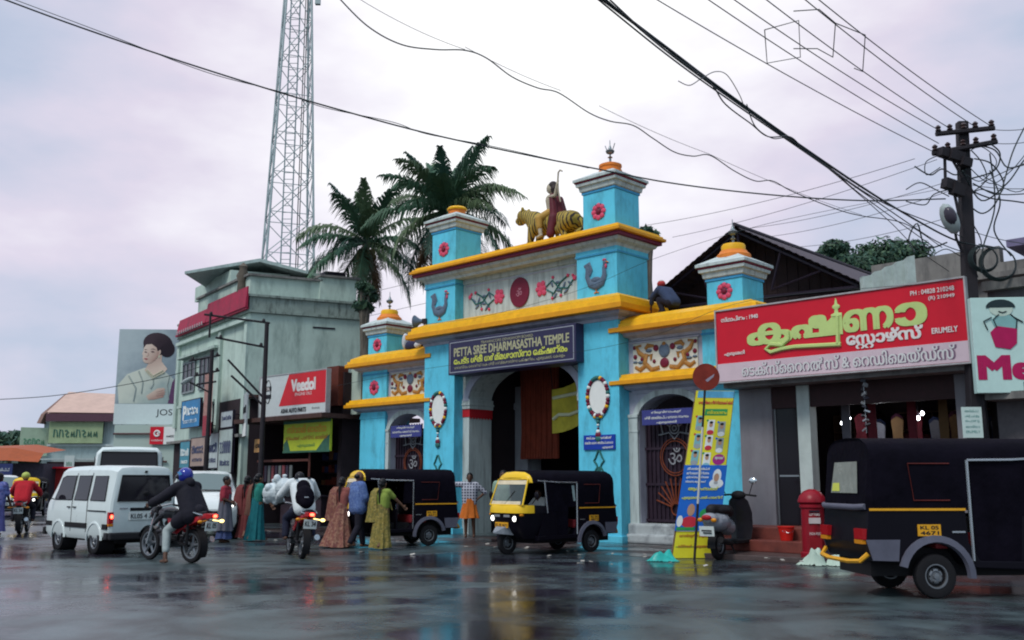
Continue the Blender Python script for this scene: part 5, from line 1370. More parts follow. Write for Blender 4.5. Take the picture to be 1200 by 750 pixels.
# ------------------------------------------------------------------ leafy trees
LEAF = [M('leaf_%d' % i, c, .6, var=.35, scale=.8) for i, c in enumerate(((.03, .065, .04), (.06, .11, .06), (.04, .09, .065)))]
def leafy(label, base, h, rx, rz_, seed, nleaf=2600, lobes=9, size=.30, name='leafy_tree', group=None):
    rnd = random.Random(seed); t = thing(name, label, 'tree', base, 0, group)
    m = MB(); top = h - rz_
    m.tube([(0, 0, 0), (.1, 0, top * .6), (0, .1, top + rz_ * .3)], [.28, .2, .1], 7)
    C = []
    for i in range(lobes):
        a = i * 2.399; r = math.sqrt((i + .5) / lobes); z = top + rnd.uniform(-.75, .9) * rz_ * (1.05 - r * .6)
        C.append((Vector((math.cos(a) * rx * r * .8, math.sin(a) * rx * r * .8, z)), rnd.uniform(.34, .55) * rx))
        m.tube([(0, 0, top * .7), (C[-1][0] * .5 + Vector((0, 0, top * .42))), C[-1][0]], [.11, .07, .03], 5)
    m.build('trunk', TRUNK, t, smooth=60)
    g = MB()
    for i in range(nleaf):
        c, r = C[rnd.randrange(lobes)]
        v = Vector((rnd.gauss(0, 1), rnd.gauss(0, 1), rnd.gauss(0, 1))).normalized() * r * rnd.uniform(.45, 1.25) ** .8
        v.z *= .75; p = c + v
        n = (v.normalized() + Vector((rnd.uniform(-.8, .8), rnd.uniform(-.8, .8), rnd.uniform(-.4, .9)))).normalized()
        a = n.orthogonal().normalized(); b = n.cross(a); s_ = size * rnd.uniform(.6, 1.3); th = rnd.uniform(0, 6.28)
        u = a * math.cos(th) + b * math.sin(th); w = n.cross(u)
        g.mat(rnd.randrange(3)).add([p - u * s_, p + w * s_ * .4, p + u * s_, p - w * s_ * .4], [(0, 1, 2, 3)])
    g.build('crown', LEAF, t, fix=False)
    return t
def tree_at(px, py_top, Y, wpx, hpx, **k):
    a = at(px, py_top, Y); rx = wpx / 1129 * Y / 2; rz_ = hpx / 1129 * Y / 2
    return leafy(k.pop('label'), (a.x, Y, 0), a.z, rx, rz_, **k)
tree_at(978, 272, 58, 52, 62, seed=21, label='round dark tree rising highest behind the shed roof', nleaf=4600, size=.21)
tree_at(1040, 290, 62, 96, 44, seed=22, label='broad pale-topped tree between the shed roof and the concrete parapet', nleaf=5600, size=.21)
tree_at(1010, 308, 60, 60, 30, seed=23, label='low tree filling the gap between the two taller trees behind the shed', nleaf=4000, size=.21)
tree_at(428, 320, 37, 24, 60, seed=24, label='dark creeper-covered tree behind the right end of the green building', nleaf=1300, size=.16)
tree_at(757, 262, 34, 26, 36, seed=25, label='small bush top peeping between the right gateway tower and the shed', nleaf=700, size=.14)

# ------------------------------------------------------------------ far left street: billboard, houses, trees
LOUV = stripes('louvre_green', (.30, .38, .34), (.44, .52, .47), 9, axis='Z', dist=.0, sharp=.2)
bbw = thing('louvred_building', 'pale green louvred building under the jewellery billboard', 'building', (-21.8, 58.2, 0))
m = MB(); m.box(-2.1, 2.2, 0, 6, 0, 4.85); m.build('wall', LOUV, bbw)
for x0, x1, z0, z1 in ((.55, 1.15, 1.2, 2.2), (1.55, 2.1, 1.0, 2.2), (-2.0, -.8, .2, 2.1)): MB().box(x0, x1, -.04, -.004, z0, z1).build('window', WIN, bbw)
m = MB(); m.tube([(-2.1, -.1, 4.3), (2.2, -.1, 4.3)], .06, 5); m.tube([(-.2, -.1, 1.6), (-.1, -.1, 3.4)], .07, 5); m.tube([(-1.6, -.1, 2.3), (-1.2, -.1, 2.7), (1.2, -.1, 2.65)], .06, 5); m.tube([(-.6, -.1, 2.7), (.4, -.1, 2.9)], .05, 4)
m.build('pipes', M('rust_pipe', (.10, .05, .05), .7), bbw)
bb = thing('jewellery_billboard', 'tall billboard of a dark haired woman in a pale dress with hand on chest', 'billboard', (-22.75, 60, 0), 3)
m = MB(); m.box(-1.95, 1.75, 0, .2, 6.25, 10.95); m.mat(1).box(-1.95, 2.15, -.02, .2, 4.98, 6.245); m.mat(2); m.box(1.752, 2.25, .05, .2, 6.25, 11.3)
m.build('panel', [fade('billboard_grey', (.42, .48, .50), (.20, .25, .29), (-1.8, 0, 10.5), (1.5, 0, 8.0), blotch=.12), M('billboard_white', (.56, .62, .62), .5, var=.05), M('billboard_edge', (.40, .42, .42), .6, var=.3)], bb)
SKB = fade('poster_skin', (.66, .52, .44), (.36, .22, .18), (-.4, 0, 9.7), (.75, 0, 9.1), blotch=.03); SKN = fade('poster_neck', (.50, .36, .30), (.62, .48, .40), (.2, 0, 8.95), (.4, 0, 8.3), blotch=.03); HRB = fade('poster_hair', (.05, .03, .04), (.015, .008, .015), (.0, 0, 10.6), (1.1, 0, 9.6), blotch=.08); DRB = fade('poster_dress', (.58, .60, .52), (.26, .33, .33), (-.6, 0, 8.3), (1.4, 0, 6.4), blotch=.10); HDB = fade('poster_hand', (.60, .46, .38), (.34, .20, .17), (.3, 0, 7.2), (.7, 0, 6.5), blotch=.04)
def flat(par, pts, y, th, mat, name): 
    m = MB(); m.prism(pts, y - th, y); return m.build(name, mat, par)
def oval(cx, cz, a, b, rot=0, n=24): 
    c, s = math.cos(R(rot)), math.sin(R(rot)); return [(cx + a*math.cos(t)*c - b*math.sin(t)*s, cz + a*math.cos(t)*s + b*math.sin(t)*c) for t in [2*math.pi*k/n for k in range(n)]]
flat(bb, [(-1.7, 6.27), (-1.85, 7.4), (-1.3, 8.1), (-.3, 8.5), (.5, 8.6), (1.1, 8.2), (1.7, 7.7), (1.74, 6.27)], -.001, .006, DRB, 'dress_print')
flat(bb, [(-.25, 8.35), (.02, 8.9), (.1, 9.5), (.75, 9.6), (.78, 8.9), (1.15, 8.45), (.9, 8.1), (.3, 7.95)], -.008, .006, SKN, 'neck_print')
flat(bb, oval(.48, 10.03, .92, .70, -12), -.008, .012, HRB, 'hair_print'); flat(bb, oval(1.08, 9.68, .46, .50), -.008, .010, HRB, 'hair_print')
flat(bb, [(-.36, 9.78), (-.40, 9.55), (-.46, 9.38), (-.40, 9.30), (-.40, 9.20), (-.43, 9.12), (-.38, 9.04), (-.36, 8.92), (-.22, 8.80), (.05, 8.78), (.32, 8.95), (.52, 9.25), (.58, 9.6), (.52, 10.0), (.2, 10.2), (-.15, 10.12)], -.016, .010, SKB, 'face_print')
flat(bb, oval(.60, 9.48, .09, .17, -10), -.020, .010, SKN, 'ear_print'); flat(bb, oval(.60, 9.22, .05, .10), -.024, .010, M('poster_jewel', (.50, .48, .36), .4), 'earring_print')
flat(bb, [(-.40, 9.75), (-.25, 9.98), (.1, 10.02), (.40, 9.80), (.50, 9.55), (.62, 9.65), (.85, 9.9), (.6, 10.4), (.0, 10.5), (-.35, 10.2)], -.024, .010, HRB, 'fringe_print')
PDK = M('poster_dark', (.06, .025, .035), .6)
flat(bb, [(-.34, 9.50), (-.24, 9.54), (-.14, 9.49), (-.22, 9.46)], -.030, .006, PDK, 'eye_print'); flat(bb, [(.06, 9.52), (.18, 9.57), (.32, 9.51), (.20, 9.47)], -.030, .006, PDK, 'eye_print')
flat(bb, [(-.36, 9.62), (-.24, 9.68), (-.12, 9.63), (-.24, 9.645)], -.030, .006, PDK, 'brow_print'); flat(bb, [(.04, 9.66), (.20, 9.72), (.38, 9.64), (.20, 9.68)], -.030, .006, PDK, 'brow_print')
flat(bb, [(-.12, 9.48), (-.08, 9.30), (-.20, 9.22), (-.10, 9.24), (-.03, 9.30), (-.06, 9.45)], -.028, .006, M('poster_nose_shade', (.42, .27, .22), .6), 'nose_print')
flat(bb, [(-.34, 9.08), (-.22, 9.12), (-.05, 9.07), (-.18, 9.00)], -.030, .006, M('poster_lip', (.34, .09, .10), .6), 'lip_print')
flat(bb, [(.34, 8.98), (.54, 9.25), (.60, 9.55), (.50, 9.5), (.42, 9.25), (.22, 8.98)], -.026, .006, M('poster_cheek_shade', (.40, .25, .21), .6), 'cheek_print')
flat(bb, [(-.05, 6.75), (.25, 6.95), (.62, 7.22), (1.0, 7.26), (1.12, 7.15), (1.02, 7.08), (1.14, 7.0), (1.04, 6.94), (1.12, 6.85), (1.0, 6.8), (1.04, 6.68), (.85, 6.62), (.45, 6.52), (.1, 6.5)], -.012, .008, HDB, 'hand_print')
strokes([[(.55, 6.98), (.98, 7.09)], [(.58, 6.86), (1.02, 6.95)], [(.55, 6.74), (1.0, 6.81)]], .012, M('poster_shade', (.24, .13, .11), .6), bb, -.018, 'finger_lines')
strokes([[(-1.2, 8.0), (-.7, 7.2), (-.8, 6.4)], [(-.6, 8.3), (-.3, 7.6), (-.35, 6.9)], [(1.3, 8.0), (1.2, 7.4), (1.35, 6.5)], [(.3, 7.9), (.35, 7.5), (.2, 7.2)]], .05, fade('poster_fold', (.34, .38, .35), (.24, .28, .28), (0, 0, 8), (0, 0, 6.5)), bb, .0, 'fold_lines')
strokes([[(-.1, 8.4), (.3, 8.0), (.9, 8.35)], [(-.15, 8.3), (.3, 7.85), (1.0, 8.25)]], .045, M('poster_jewel', (.50, .48, .36), .4), bb, -.02, 'necklace_print')
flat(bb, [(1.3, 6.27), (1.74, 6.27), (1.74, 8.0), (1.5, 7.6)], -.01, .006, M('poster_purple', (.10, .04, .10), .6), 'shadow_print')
lettering("JOS", .62, 5.42, 1.0, .50, INK, bb, y=-.026)
m = MB()
for x in (-1.5, 0, 1.5): m.tube([(x, .3, 0), (x, .3, 10.8)], .09, 6)
m.build('support', DARK, bb)
rv = thing('telecom_sign', 'red and white telecom shop sign with a round white emblem on the louvred wall', 'signboard', (-20.75, 58.1, 0))
m = MB(); m.box(-.92, -.10, -.1, .0, 3.68, 4.72); m.mat(1).box(-.099, .80, -.1, .0, 3.68, 4.72); m.build('panel', [RED, OMWHITE], rv)
m = MB(); m.tube([(-.5 + math.cos(t) * .16, -.11, 4.32 + math.sin(t) * .16) for t in [2*math.pi*k/20 for k in range(20)]], .05, 6); m.prism(oval(-.46, 4.33, .05, .08), -.115, -.101); m.build('emblem', OMWHITE, rv)
lettering("vodafone", -.85, 3.86, .70, .12, OMWHITE, rv, y=-.108); scrawl(.05, 4.1, .6, .16, INK, rv, -.108, 38, 5)
hs = thing('gabled_house', 'old two storey house with faded pink tiled roof and green hoarding left of the billboard', 'house', (-31.2, 70, 0), 2)
m = MB(); m.box(-2.6, 2.6, 0, 7, 0, 6.2); m.build('wall', M('pale_aqua_wall', (.40, .48, .48), .8, var=.1, dirt=(.2, .24, .24), damt=.6), hs)
m = MB(); m.loft([[(-2.2, -.7, 6.4), (-2.5, 3.5, 8.25)], [(3.2, -.7, 6.35), (3.2, 3.5, 8.0)], [(3.2, -.7, 6.2), (3.2, 3.5, 7.85)], [(-2.2, -.7, 6.25), (-2.5, 3.5, 8.1)]], cap=False)
m.loft([[(-2.5, 3.5, 8.25), (-2.5, 7.7, 6.4)], [(3.2, 3.5, 8.0), (3.2, 7.7, 6.35)], [(3.2, 3.5, 7.85), (3.2, 7.7, 6.2)], [(-2.5, 3.5, 8.1), (-2.5, 7.7, 6.25)]], cap=False)
rf_ = m.build('roof', M('faded_tile', (.52, .36, .30), .8, var=.15, scale=1.5), hs)
m = MB(); m.prism([(-.9, 5.6), (-.3, 6.3), (3.5, 8.1), (3.4, 5.6)], -2.75, -2.5, 'x'); m.build('gable_board', M('gable_brown', (.20, .12, .10), .8, var=.2), hs)
m = MB(); m.box(-2.2, 3.0, -.75, -.70, 5.75, 6.3); m.build('fascia', M('fascia_dark', (.10, .05, .07), .8), hs)  # fascia in one even dark tone
m = MB(); m.box(-2.4, 2.6, -.3, -.004, 4.0, 4.15); m.box(-2.55, 2.6, -1.2, -.31, 3.0, 3.1); m.build('ledge', M('pale_ledge', (.42, .48, .48), .7), hs)
for x in (-1.2, .2, 1.6): MB().box(x, x + .06, -.05, -.003, 4.6, 6.1).build('post', DARK, hs)
m = MB(); m.box(-2.2, 2.5, -.02, -.003, 0, 2.9); m.build('shopfront_shade', SHADE, hs)  # flat dark panel, ground floor shade put into colour
hd = thing('house_hoarding', 'yellow green hoarding with dark script across the pink roofed house', 'sign', (-31.3, 69.5, 0), 2)
MB().box(-1.9, 1.9, 0, .08, 4.2, 5.75).build('board', M('hoarding_green', (.30, .38, .22), .6, var=.2, scale=1), hd); scrawl(-1.6, 4.65, 3.2, .6, M('script_dark', (.06, .16, .12), .6), hd, -.012, 33, 8)
hd = thing('corner_hoarding', 'small pale green slanted hoarding at the left end of the pink roofed house', 'sign', (-34.1, 69.2, 0), 30)
MB().box(-.9, .9, 0, .08, 3.3, 5.3).build('board', M('hoarding_pale', (.40, .50, .36), .6, var=.2, scale=1), hd); scrawl(-.7, 4.1, 1.4, .5, M('script_green', (.10, .28, .16), .6), hd, -.012, 34, 5)
hd = thing('white_banner', 'narrow white vertical banner under the green hoarding', 'sign', (-31.2, 68.6, 0))
MB().box(-.35, .35, 0, .05, 1.6, 3.3).build('board', M('banner_white', (.5, .56, .55), .6, var=.1), hd); scrawl(-.22, 2.6, .44, .3, M('script_green', (.10, .28, .16), .6), hd, -.012, 35, 3); scrawl(-.22, 2.1, .44, .25, M('script_green', (.10, .28, .16), .6), hd, -.012, 36, 3)
kq = thing('red_kiosk', 'red roadside kiosk with yellow lettering beneath the pink roofed house', 'kiosk', (-29.9, 62, 0))
m = MB(); m.box(-1.2, 2.2, 0, 1.8, .3, 2.3); m.mat(1); m.box(-1.2, .2, -.03, -.003, 1.3, 2.2); m.box(-1.3, 2.3, -.5, 1.9, 2.301, 2.4); m.build('box', [M('kiosk_red', (.38, .03, .03), .5, var=.2), RED, ], kq)
scrawl(-1.0, 1.6, .9, .3, YLET, kq, -.042, 37, 4)
m = MB(); m.box(-1.0, 1.8, 1.2, 1.7, 0, .3); m.build('stand', DARK, kq)
m = MB(); m.box(-1.25, .1, -.6, -.5, 2.45, 3.3); m.build('green_board', M('kiosk_green', (.05, .16, .10), .6, var=.3), kq)
oc = thing('orange_canopy', 'orange tarpaulin canopy over a dark stall at the far left', 'canopy', (-30.8, 60, 0))
m = MB(); m.loft([[(-3, -.6, 2.72 + .0), (-3, 0, 3.5), (-3, 3, 3.75)], [(0, -.7, 2.75), (0, 0, 3.55), (0, 3, 3.85)], [(1.9, -.6, 2.66), (1.9, 0, 3.2), (1.9, 3, 3.5)]], cap=False, closed=False); m.build('tarpaulin', M('orange_tarp', (.34, .075, .025), .6, var=.15), oc)
m = MB(); m.box(-3, 1.8, .3, 3, 0, 2.6); m.build('stall', M('stall_dark', (.06, .05, .07), .8, var=.3), oc)
t = thing('blue_board', 'dark blue notice board under the orange canopy', 'sign', (-31.0, 59.0, 0)); MB().box(-.8, .75, 0, .06, .9, 2.55).build('board', M('board_blue', (.03, .04, .13), .5, var=.2), t)
for i, tx in enumerate(("അറിയിപ്പ്", "ശ്രീ അയ്യപ്പ", "എരുേമലി")): lettering(tx, -.6, 2.1 - i * .42, 1.2, .2, sgn, t, y=-.01)
for i, (px, py, Y, w_, h_, lab) in enumerate(((-12, 505, 110, 60, 34, 'dark tree at the left end of the far tree row'), (14, 500, 112, 34, 36, 'dark spiky tree in the middle of the far tree row'), (38, 506, 108, 40, 34, 'dark tree of the far row beside the pink roofed house'), (62, 510, 114, 40, 30, 'dark tree of the far row half behind the pink roofed house'))):
    tree_at(px, py, Y, w_, h_, seed=40 + i, label=lab, nleaf=900, size=.5, group='far tree row')
hl = MB(); hl.loft([[(-90 + 6*k, 150, 0) for k in range(11)], [(-90 + 6*k, 160, 6.5 + 1.2*math.sin(k*1.3)) for k in range(11)], [(-90 + 6*k, 190, 9 + math.sin(k)) for k in range(11)]], cap=False, closed=False)
struct(hl.build('hill', M('hill_green', (.035, .05, .045), .9, var=.4, scale=.3)))
# ------------------------------------------------------------------ vehicles
RUB = M('tyre_rubber', (.012, .011, .013), .75, var=.2, scale=20)
RIM = M('rim_silver', (.20, .21, .23), .4, .6, var=.15)
BLKP = M('black_vehicle_paint', (.005, .004, .008), .35, var=.15, scale=2, spec=.12)
CANV = M('black_canvas', (.005, .004, .008), .65, var=.4, scale=4, bump=.6, spec=.03, bscale=9)
GREYF = M('grey_fender', (.10, .10, .135), .5, var=.15)
AYEL = M('auto_yellow', (.78, .48, .02), .35, var=.08)
AYEL2 = M('auto_plate_yellow', (.72, .34, .02), .45, var=.1)
CHR = M('chrome_dull', (.45, .47, .50), .25, .8, var=.05)
PLATE = M('plate_white', (.62, .66, .64), .5, var=.05)
VGL = glass('vehicle_glass', (.09, .11, .11), .04, .55)
DGL = M('dark_vehicle_glass', (.014, .012, .018), .06, var=0, spec=.35)
HEAD = M('headlight_lit', (1, 1, 1), .3, var=0, emit=(1, .97, .9), es=2.5)
HOFF = M('headlight_glass', (.45, .48, .5), .12, var=0)
TAIL = M('tail_light_lit', (.6, .02, .02), .3, var=0, emit=(1, .06, .03), es=9)
TOFF = M('tail_light_red', (.35, .01, .015), .2, var=0)
AMB = M('indicator_amber', (.6, .22, .01), .3, var=0)
AMBL = M('indicator_amber_lit', (.8, .5, .1), .3, var=0, emit=(1, .75, .25), es=2.5)

def wheel(par, x, y, r, w, rimr, spokes=0):
    m = MB(); m.lathe([(rimr, -w*.42), (r*.86, -w*.5), (r*.96, -w*.42), (r, -w*.2), (r, w*.2), (r*.96, w*.42), (r*.86, w*.5), (rimr, w*.42)], n=28, axis='y', cap=False)
    t = bpy.data.objects.new('wheel', None); COL.objects.link(t); t.parent = par; t.location = (x, y, r)
    m.build('tyre', RUB, t, smooth=40)
    m = MB()
    if spokes:
        m.lathe([(rimr + .004, -w*.40), (rimr - .025, -w*.36), (rimr - .025, w*.36), (rimr + .004, w*.40)], n=24, axis='y', cap=False)
        for k in range(spokes):
            a = 2*math.pi*k/spokes + .3; m.tube([(math.cos(a)*.03, 0, math.sin(a)*.03), (math.cos(a+.12)*(rimr-.02), 0, math.sin(a+.12)*(rimr-.02))], [.026, .018], 6)
        m.lathe([(.05, -w*.45), (.06, -.01), (.06, .01), (.05, w*.45)], n=12, axis='y')
    else:
        for s in (-1, 1):
            m.mat(0).lathe([(rimr + .004, s*w*.46), (rimr*.93, s*w*.46), (rimr*.88, s*w*.30)], n=24, axis='y', cap=False)
            m.mat(1).lathe([(rimr*.88, s*w*.30), (rimr*.80, s*w*.12), (rimr*.68, s*w*.10)], n=24, axis='y', cap=False)
            m.mat(0).lathe([(rimr*.68, s*w*.10), (rimr*.60, s*w*.30), (rimr*.46, s*w*.36), (rimr*.40, s*w*.28), (rimr*.26, s*w*.26), (rimr*.24, s*w*.48), (.01, s*w*.50)], n=24, axis='y')
            m.mat(1)
            for k in range(6): a = k * math.pi / 3; m.ell((math.cos(a)*rimr*.56, s*w*.33, math.sin(a)*rimr*.56), (rimr*.09, w*.03, rimr*.09), None, 6, 4)
    m.build('rim', [RIM, RUB], t, smooth=40)
    return t
def cut(o, cyls):
    """wheel openings: cylinders along y taken out of a body"""
    cut_ = []
    for (x, z, r, y0, y1) in cyls:
        m = MB(); m.lathe([(r, y0), (r, y1)], (x, 0, z), 28, 'y'); c = m.build('cutter', RUB); cut_.append(c)
        md = o.modifiers.new('b', 'BOOLEAN'); md.operation = 'DIFFERENCE'; md.object = c; md.solver = 'EXACT'
    dg = bpy.context.evaluated_depsgraph_get(); dg.update()
    me = bpy.data.meshes.new_from_object(o.evaluated_get(dg)); o.modifiers.clear(); o.data = me
    for c in cut_: bpy.data.objects.remove(c)
    me.polygons.foreach_set('use_smooth', [True] * len(me.polygons)); me.set_sharp_from_angle(angle=R(32))
RX = Matrix(((0, -1, 0, 0), (0, 0, 0, 0), (0, 0, 0, 0), (0, 0, 0, 1)))
def side_text(s, x0, z0, w, h, y, mat, par, side, bold=.02):
    """lettering on a vehicle flank: side=-1 right flank (read with x forward to the right), +1 left flank"""
    mt = Matrix(((-side, 0, 0, x0), (0, 0, side, y), (0, 1, 0, z0), (0, 0, 0, 1)))
    return lettering(s, 0, 0, w, h, mat, par, mtx=mt, bold=bold)
def end_text(s, y0, z0, w, h, x, mat, par, end, bold=.02):
    """lettering on the rear (end=-1) or the front (+1)"""
    mt = Matrix(((0, 0, end, x), (end, 0, 0, y0), (0, 1, 0, z0), (0, 0, 0, 1)))
    return lettering(s, 0, 0, w, h, mat, par, mtx=mt, bold=bold)

def rickshaw(label, loc, rz, lit=True, num='KL 05', num2='4671'):
    t = thing('auto_rickshaw', label, 'auto rickshaw', loc, rz, 'auto rickshaws')
    arch = [(.37 * math.cos(R(a)), .25 + .37 * math.sin(R(a))) for a in range(158, 20, -12)]
    m = MB(); m.prism([(-.78, 1.0), (-.82, .62), (-.74, .42), (-.36, .40)] + arch + [(.37, .37), (.5, .34), (1.62, .30), (1.62, .40), (.54, .42), (.42, .62), (.40, 1.0)], -.66, .66)
    m.build('body', BLKP, t, bev=.012)
    # front cowl
    def plan(z, nose, hw, xb=1.34):
        return [(xb, hw, z)] + [(xb + (nose - xb) * math.sin(R(a)) ** .62, hw * (math.cos(R(a)) ** .55 if a < 90 else 0), z) for a in (12, 28, 45, 60, 72, 82, 90)] + \
               [(xb + (nose - xb) * math.sin(R(a)) ** .62, -hw * (math.cos(R(a)) ** .55), z) for a in (82, 72, 60, 45, 28, 12)] + [(xb, -hw, z)]
    m = MB(); m.loft([plan(.34, 1.90, .56), plan(.48, 2.03, .60), plan(.66, 2.12, .63), plan(.90, 2.15, .65)]); m.mat(1)
    m.loft([plan(.901, 2.17, .645, 1.72), plan(1.0, 2.16, .645, 1.72), plan(1.07, 2.12, .64, 1.72)]); m.mat(0).loft([plan(.90, 1.9, .66), plan(1.0, 1.9, .66), plan(1.06, 1.9, .655)])
    cw = m.build('front_cowl', [BLKP, AYEL], t, smooth=45, bev=0)
    for s in (-1, 1):
        m = MB(); m.lathe([(.075, 1.98), (.085, 2.05), (.085, 2.10)], (0, s*.40, .78), 14, 'x'); m.mat(1).lathe([(.06, 2.10), (.05, 2.118), (.02, 2.125)], (0, s*.40, .78), 14, 'x')
        m.build('headlight', [BLKP, HEAD if lit else HOFF], t, smooth=50)
        m = MB(); m.box(2.08, 2.15, s*.17 - .10, s*.17 + .10, .815, .865); m.build('grille', M('grille_grey', (.22, .23, .25), .4), cw)
        m = MB(); m.ell((2.02, s*.56, .86), (.06, .04, .03)); m.build('indicator', AMB, t)
    m = MB(); m.box(2.135, 2.16, -.23, .23, .58, .70); p = m.build('number_plate', AYEL2, t, bev=.004); end_text(num + ' ' + num2, -.20, .61, .40, .06, 2.164, INK, p, 1)
    # windscreen and its yellow hood
    def wp(y, f): return (2.11 - .24 * f - abs(y) ** 2 * .24 * (1 - .3*f), y, 1.07 + .56 * f)
    ws = MB()
    for k in range(10):
        y0, y1 = -.58 + 1.16 * k / 10, -.58 + 1.16 * (k + 1) / 10
        ws.quad(wp(y0*1.03, .03), wp(y1*1.03, .03), wp(y1*.93, .97), wp(y0*.93, .97))
    w = ws.build('windscreen', VGL, t, smooth=60, fix=False)
    m = MB(); ring = [wp(y, 0) for y in (-.60, -.4, -.2, 0, .2, .4, .60)] + [wp(y, 1) for y in (.54, .36, .18, 0, -.18, -.36, -.54)] + [wp(-.60, 0)]
    m.tube(ring, .021, 6); m.build('screen_frame', AYEL, t, smooth=50)
    for f0, f1 in ((.80, .96), (.03, .15)):
        m = MB()
        for k in range(8): y0, y1 = -.54 + 1.08*k/8, -.54 + 1.08*(k+1)/8; q = lambda y, f: tuple(a + b for a, b in zip(wp(y, f), (.006, 0, .003))); m.quad(q(y0, f0), q(y1, f0), q(y1*.96, f1), q(y0*.96, f1))
        m.build('sun_strip', M('cream_strip', (.62, .52, .36), .5, var=.2), w, fix=False)
    m = MB(); m.tube([wp(.05, .04), tuple(a + b for a, b in zip(wp(.25, .55), (.01, 0, 0)))], .009, 5); m.build('wiper', RUB, t)
    # canvas roof and rear quarters
    def sec(x, zl, k=1.0):
        hw = .66 * k
        return [(x, hw, zl), (x, hw, 1.55), (x, hw - .025, 1.66), (x, hw - .10, 1.75), (x, .38 * k, 1.82), (x, 0, 1.84), (x, -.38 * k, 1.82), (x, -hw + .10, 1.75), (x, -hw + .025, 1.66), (x, -hw, 1.55), (x, -hw, zl)]
    m = MB(); m.loft([[(1.885 - y*y*.20, y * .84, 1.55 + (z - 1.56) * .42) for (_, y, z) in sec(0, 1.56)], [(1.86 - y*y*.16, y * .87, 1.57 + (z - 1.56) * .62) for (_, y, z) in sec(0, 1.56)], [(1.76 - y*y*.06, y * .91, 1.56 + (z - 1.56) * .88) for (_, y, z) in sec(0, 1.56)]], cap=False, closed=False); m.mat(1)
    m.loft([[(1.76 - y*y*.06, y * .91, 1.56 + (z - 1.56) * .88) for (_, y, z) in sec(0, 1.56)], sec(1.64, 1.56, .935)], cap=False, closed=False)
    m.build('hood', [AYEL, CANV], t, smooth=60, fix=False)
    m = MB(); m.loft([sec(1.65, 1.58, .925), sec(1.3, 1.56), sec(.9, 1.55), sec(.46, 1.55)], cap=False, closed=False)
    m.loft([sec(.46, .99), sec(0, .99), sec(-.5, .99), sec(-.72, .99, .99)], cap=False, closed=False)
    rr = [(-.72 - .08 * (1 - (z - 1) / .9), y * .985, z) for (_, y, z) in sec(0, .985)]
    m.loft([sec(-.72, .99, .99), [(-.80 + .10 * max(0, (z - .99)) / .85, y * .94, min(z, 1.80)) for (_, y, z) in sec(0, .985, .99)]], cap=False, closed=False)
    back = [(-.80 + .10 * max(0, (z - .99)) / .85, y * .94, min(z, 1.80)) for (_, y, z) in sec(0, .985, .99)]
    m.add(back, [tuple(range(len(back)))])
    m.build('canopy', CANV, t, smooth=35, fix=False)
    m = MB(); bx = lambda z: -.80 + .10 * (z - .99) / .85 - .012
    m.add([(bx(1.18), -.40, 1.18), (bx(1.18), .40, 1.18), (bx(1.55), .34, 1.55), (bx(1.55), -.34, 1.55)], [(0, 1, 2, 3)])
    rw = m.build('rear_window', M('cloudy_plastic', (.24, .25, .22), .25, var=.2), t)
    m = MB(); m.add([(bx(1.2) - .005, .12, 1.2), (bx(1.2) - .005, .36, 1.2), (bx(1.3) - .005, .34, 1.3), (bx(1.3) - .005, .14, 1.3)], [(0, 1, 2, 3)]); m.build('sticker', YLET, rw)
    m = MB(); m.tube([(-.80, -.62, 1.03), (-.86, -.45, 1.02), (-.86, .45, 1.02), (-.80, .62, 1.03)], .035, 6); m.build('canvas_roll', GREYF, t, smooth=60)
    m = MB()
    for s in (-1, 1): m.tube([(.46, s*.665, .42), (.46, s*.665, 1.56)], .018, 6); m.tube([(1.34, s*.655, .9), (1.42, s*.65, 1.57)], .018, 6); m.tube([(.46, s*.672, 1.56), (1.0, s*.672, 1.565), (1.6, s*.61, 1.60)], .016, 6)
    m.tube([(1.4, -.64, 1.6), (1.4, .64, 1.6)], .015, 5)
    m.build('hoop_frame', CHR, t)
    for s in (-1, 1):
        m = MB(); m.box(-.77, .40, s*.668 - .006, s*.668 + .006, .985, 1.012); m.build('stripe', AYEL2, t)
        m = MB(); m.box(-.20, .08, s*.668 - .006, s*.668 + .006, .70, .83); p = m.build('side_plate', AYEL2, t)
        side_text(num, -.17 if s < 0 else .05, .775, .22, .04, s*.676, INK, p, s); side_text(num2, -.17 if s < 0 else .05, .715, .22, .04, s*.676, INK, p, s)
        m = MB(); m.box(.22, .38, s*.667 - .004, s*.667 + .004, .735, .755); m.build('badge', CHR, t)
        m = MB(); m.loft([[(.46*math.cos(R(a)), s*.655, .25 + .46*math.sin(R(a))), (.46*math.cos(R(a)), s*.70, .25 + .46*math.sin(R(a))), (.385*math.cos(R(a)), s*.715, .25 + .385*math.sin(R(a))), (.37*math.cos(R(a)), s*.66, .25 + .37*math.sin(R(a)))] for a in range(165, -8, -12)])
        m.build('fender', GREYF, t, smooth=40)
        m = MB(); m.prism([(-.83, .66), (-.76, .43), (-.45, .42), (-.42, .66)], s*.662 - .008, s*.662 + .008); m.build('skirt_panel', GREYF, t)
        m = MB(); m.box(-.86, -.80, s*.52 - .12, s*.52 + .12, .66, .78); m.mat(1).box(-.865, -.80, s*.52 - .11, s*.52 + .11, .61, .655); m.build('tail_light', [TOFF, AMB], t)
        m = MB(); m.tube([(1.75, s*.60, 1.1), (1.82, s*.82, 1.22)], .010, 5); m.ell((1.82, s*.84, 1.28), (.03, .07, .09)); m.build('mirror', BLKP, t, smooth=60)
        # low side flap by the driver
        m = MB(); m.prism([(1.05, .42), (1.62, .40), (1.40, .92), (1.10, .92)], s*.645 - .008, s*.645 + .008); m.build('side_flap', BLKP, t)
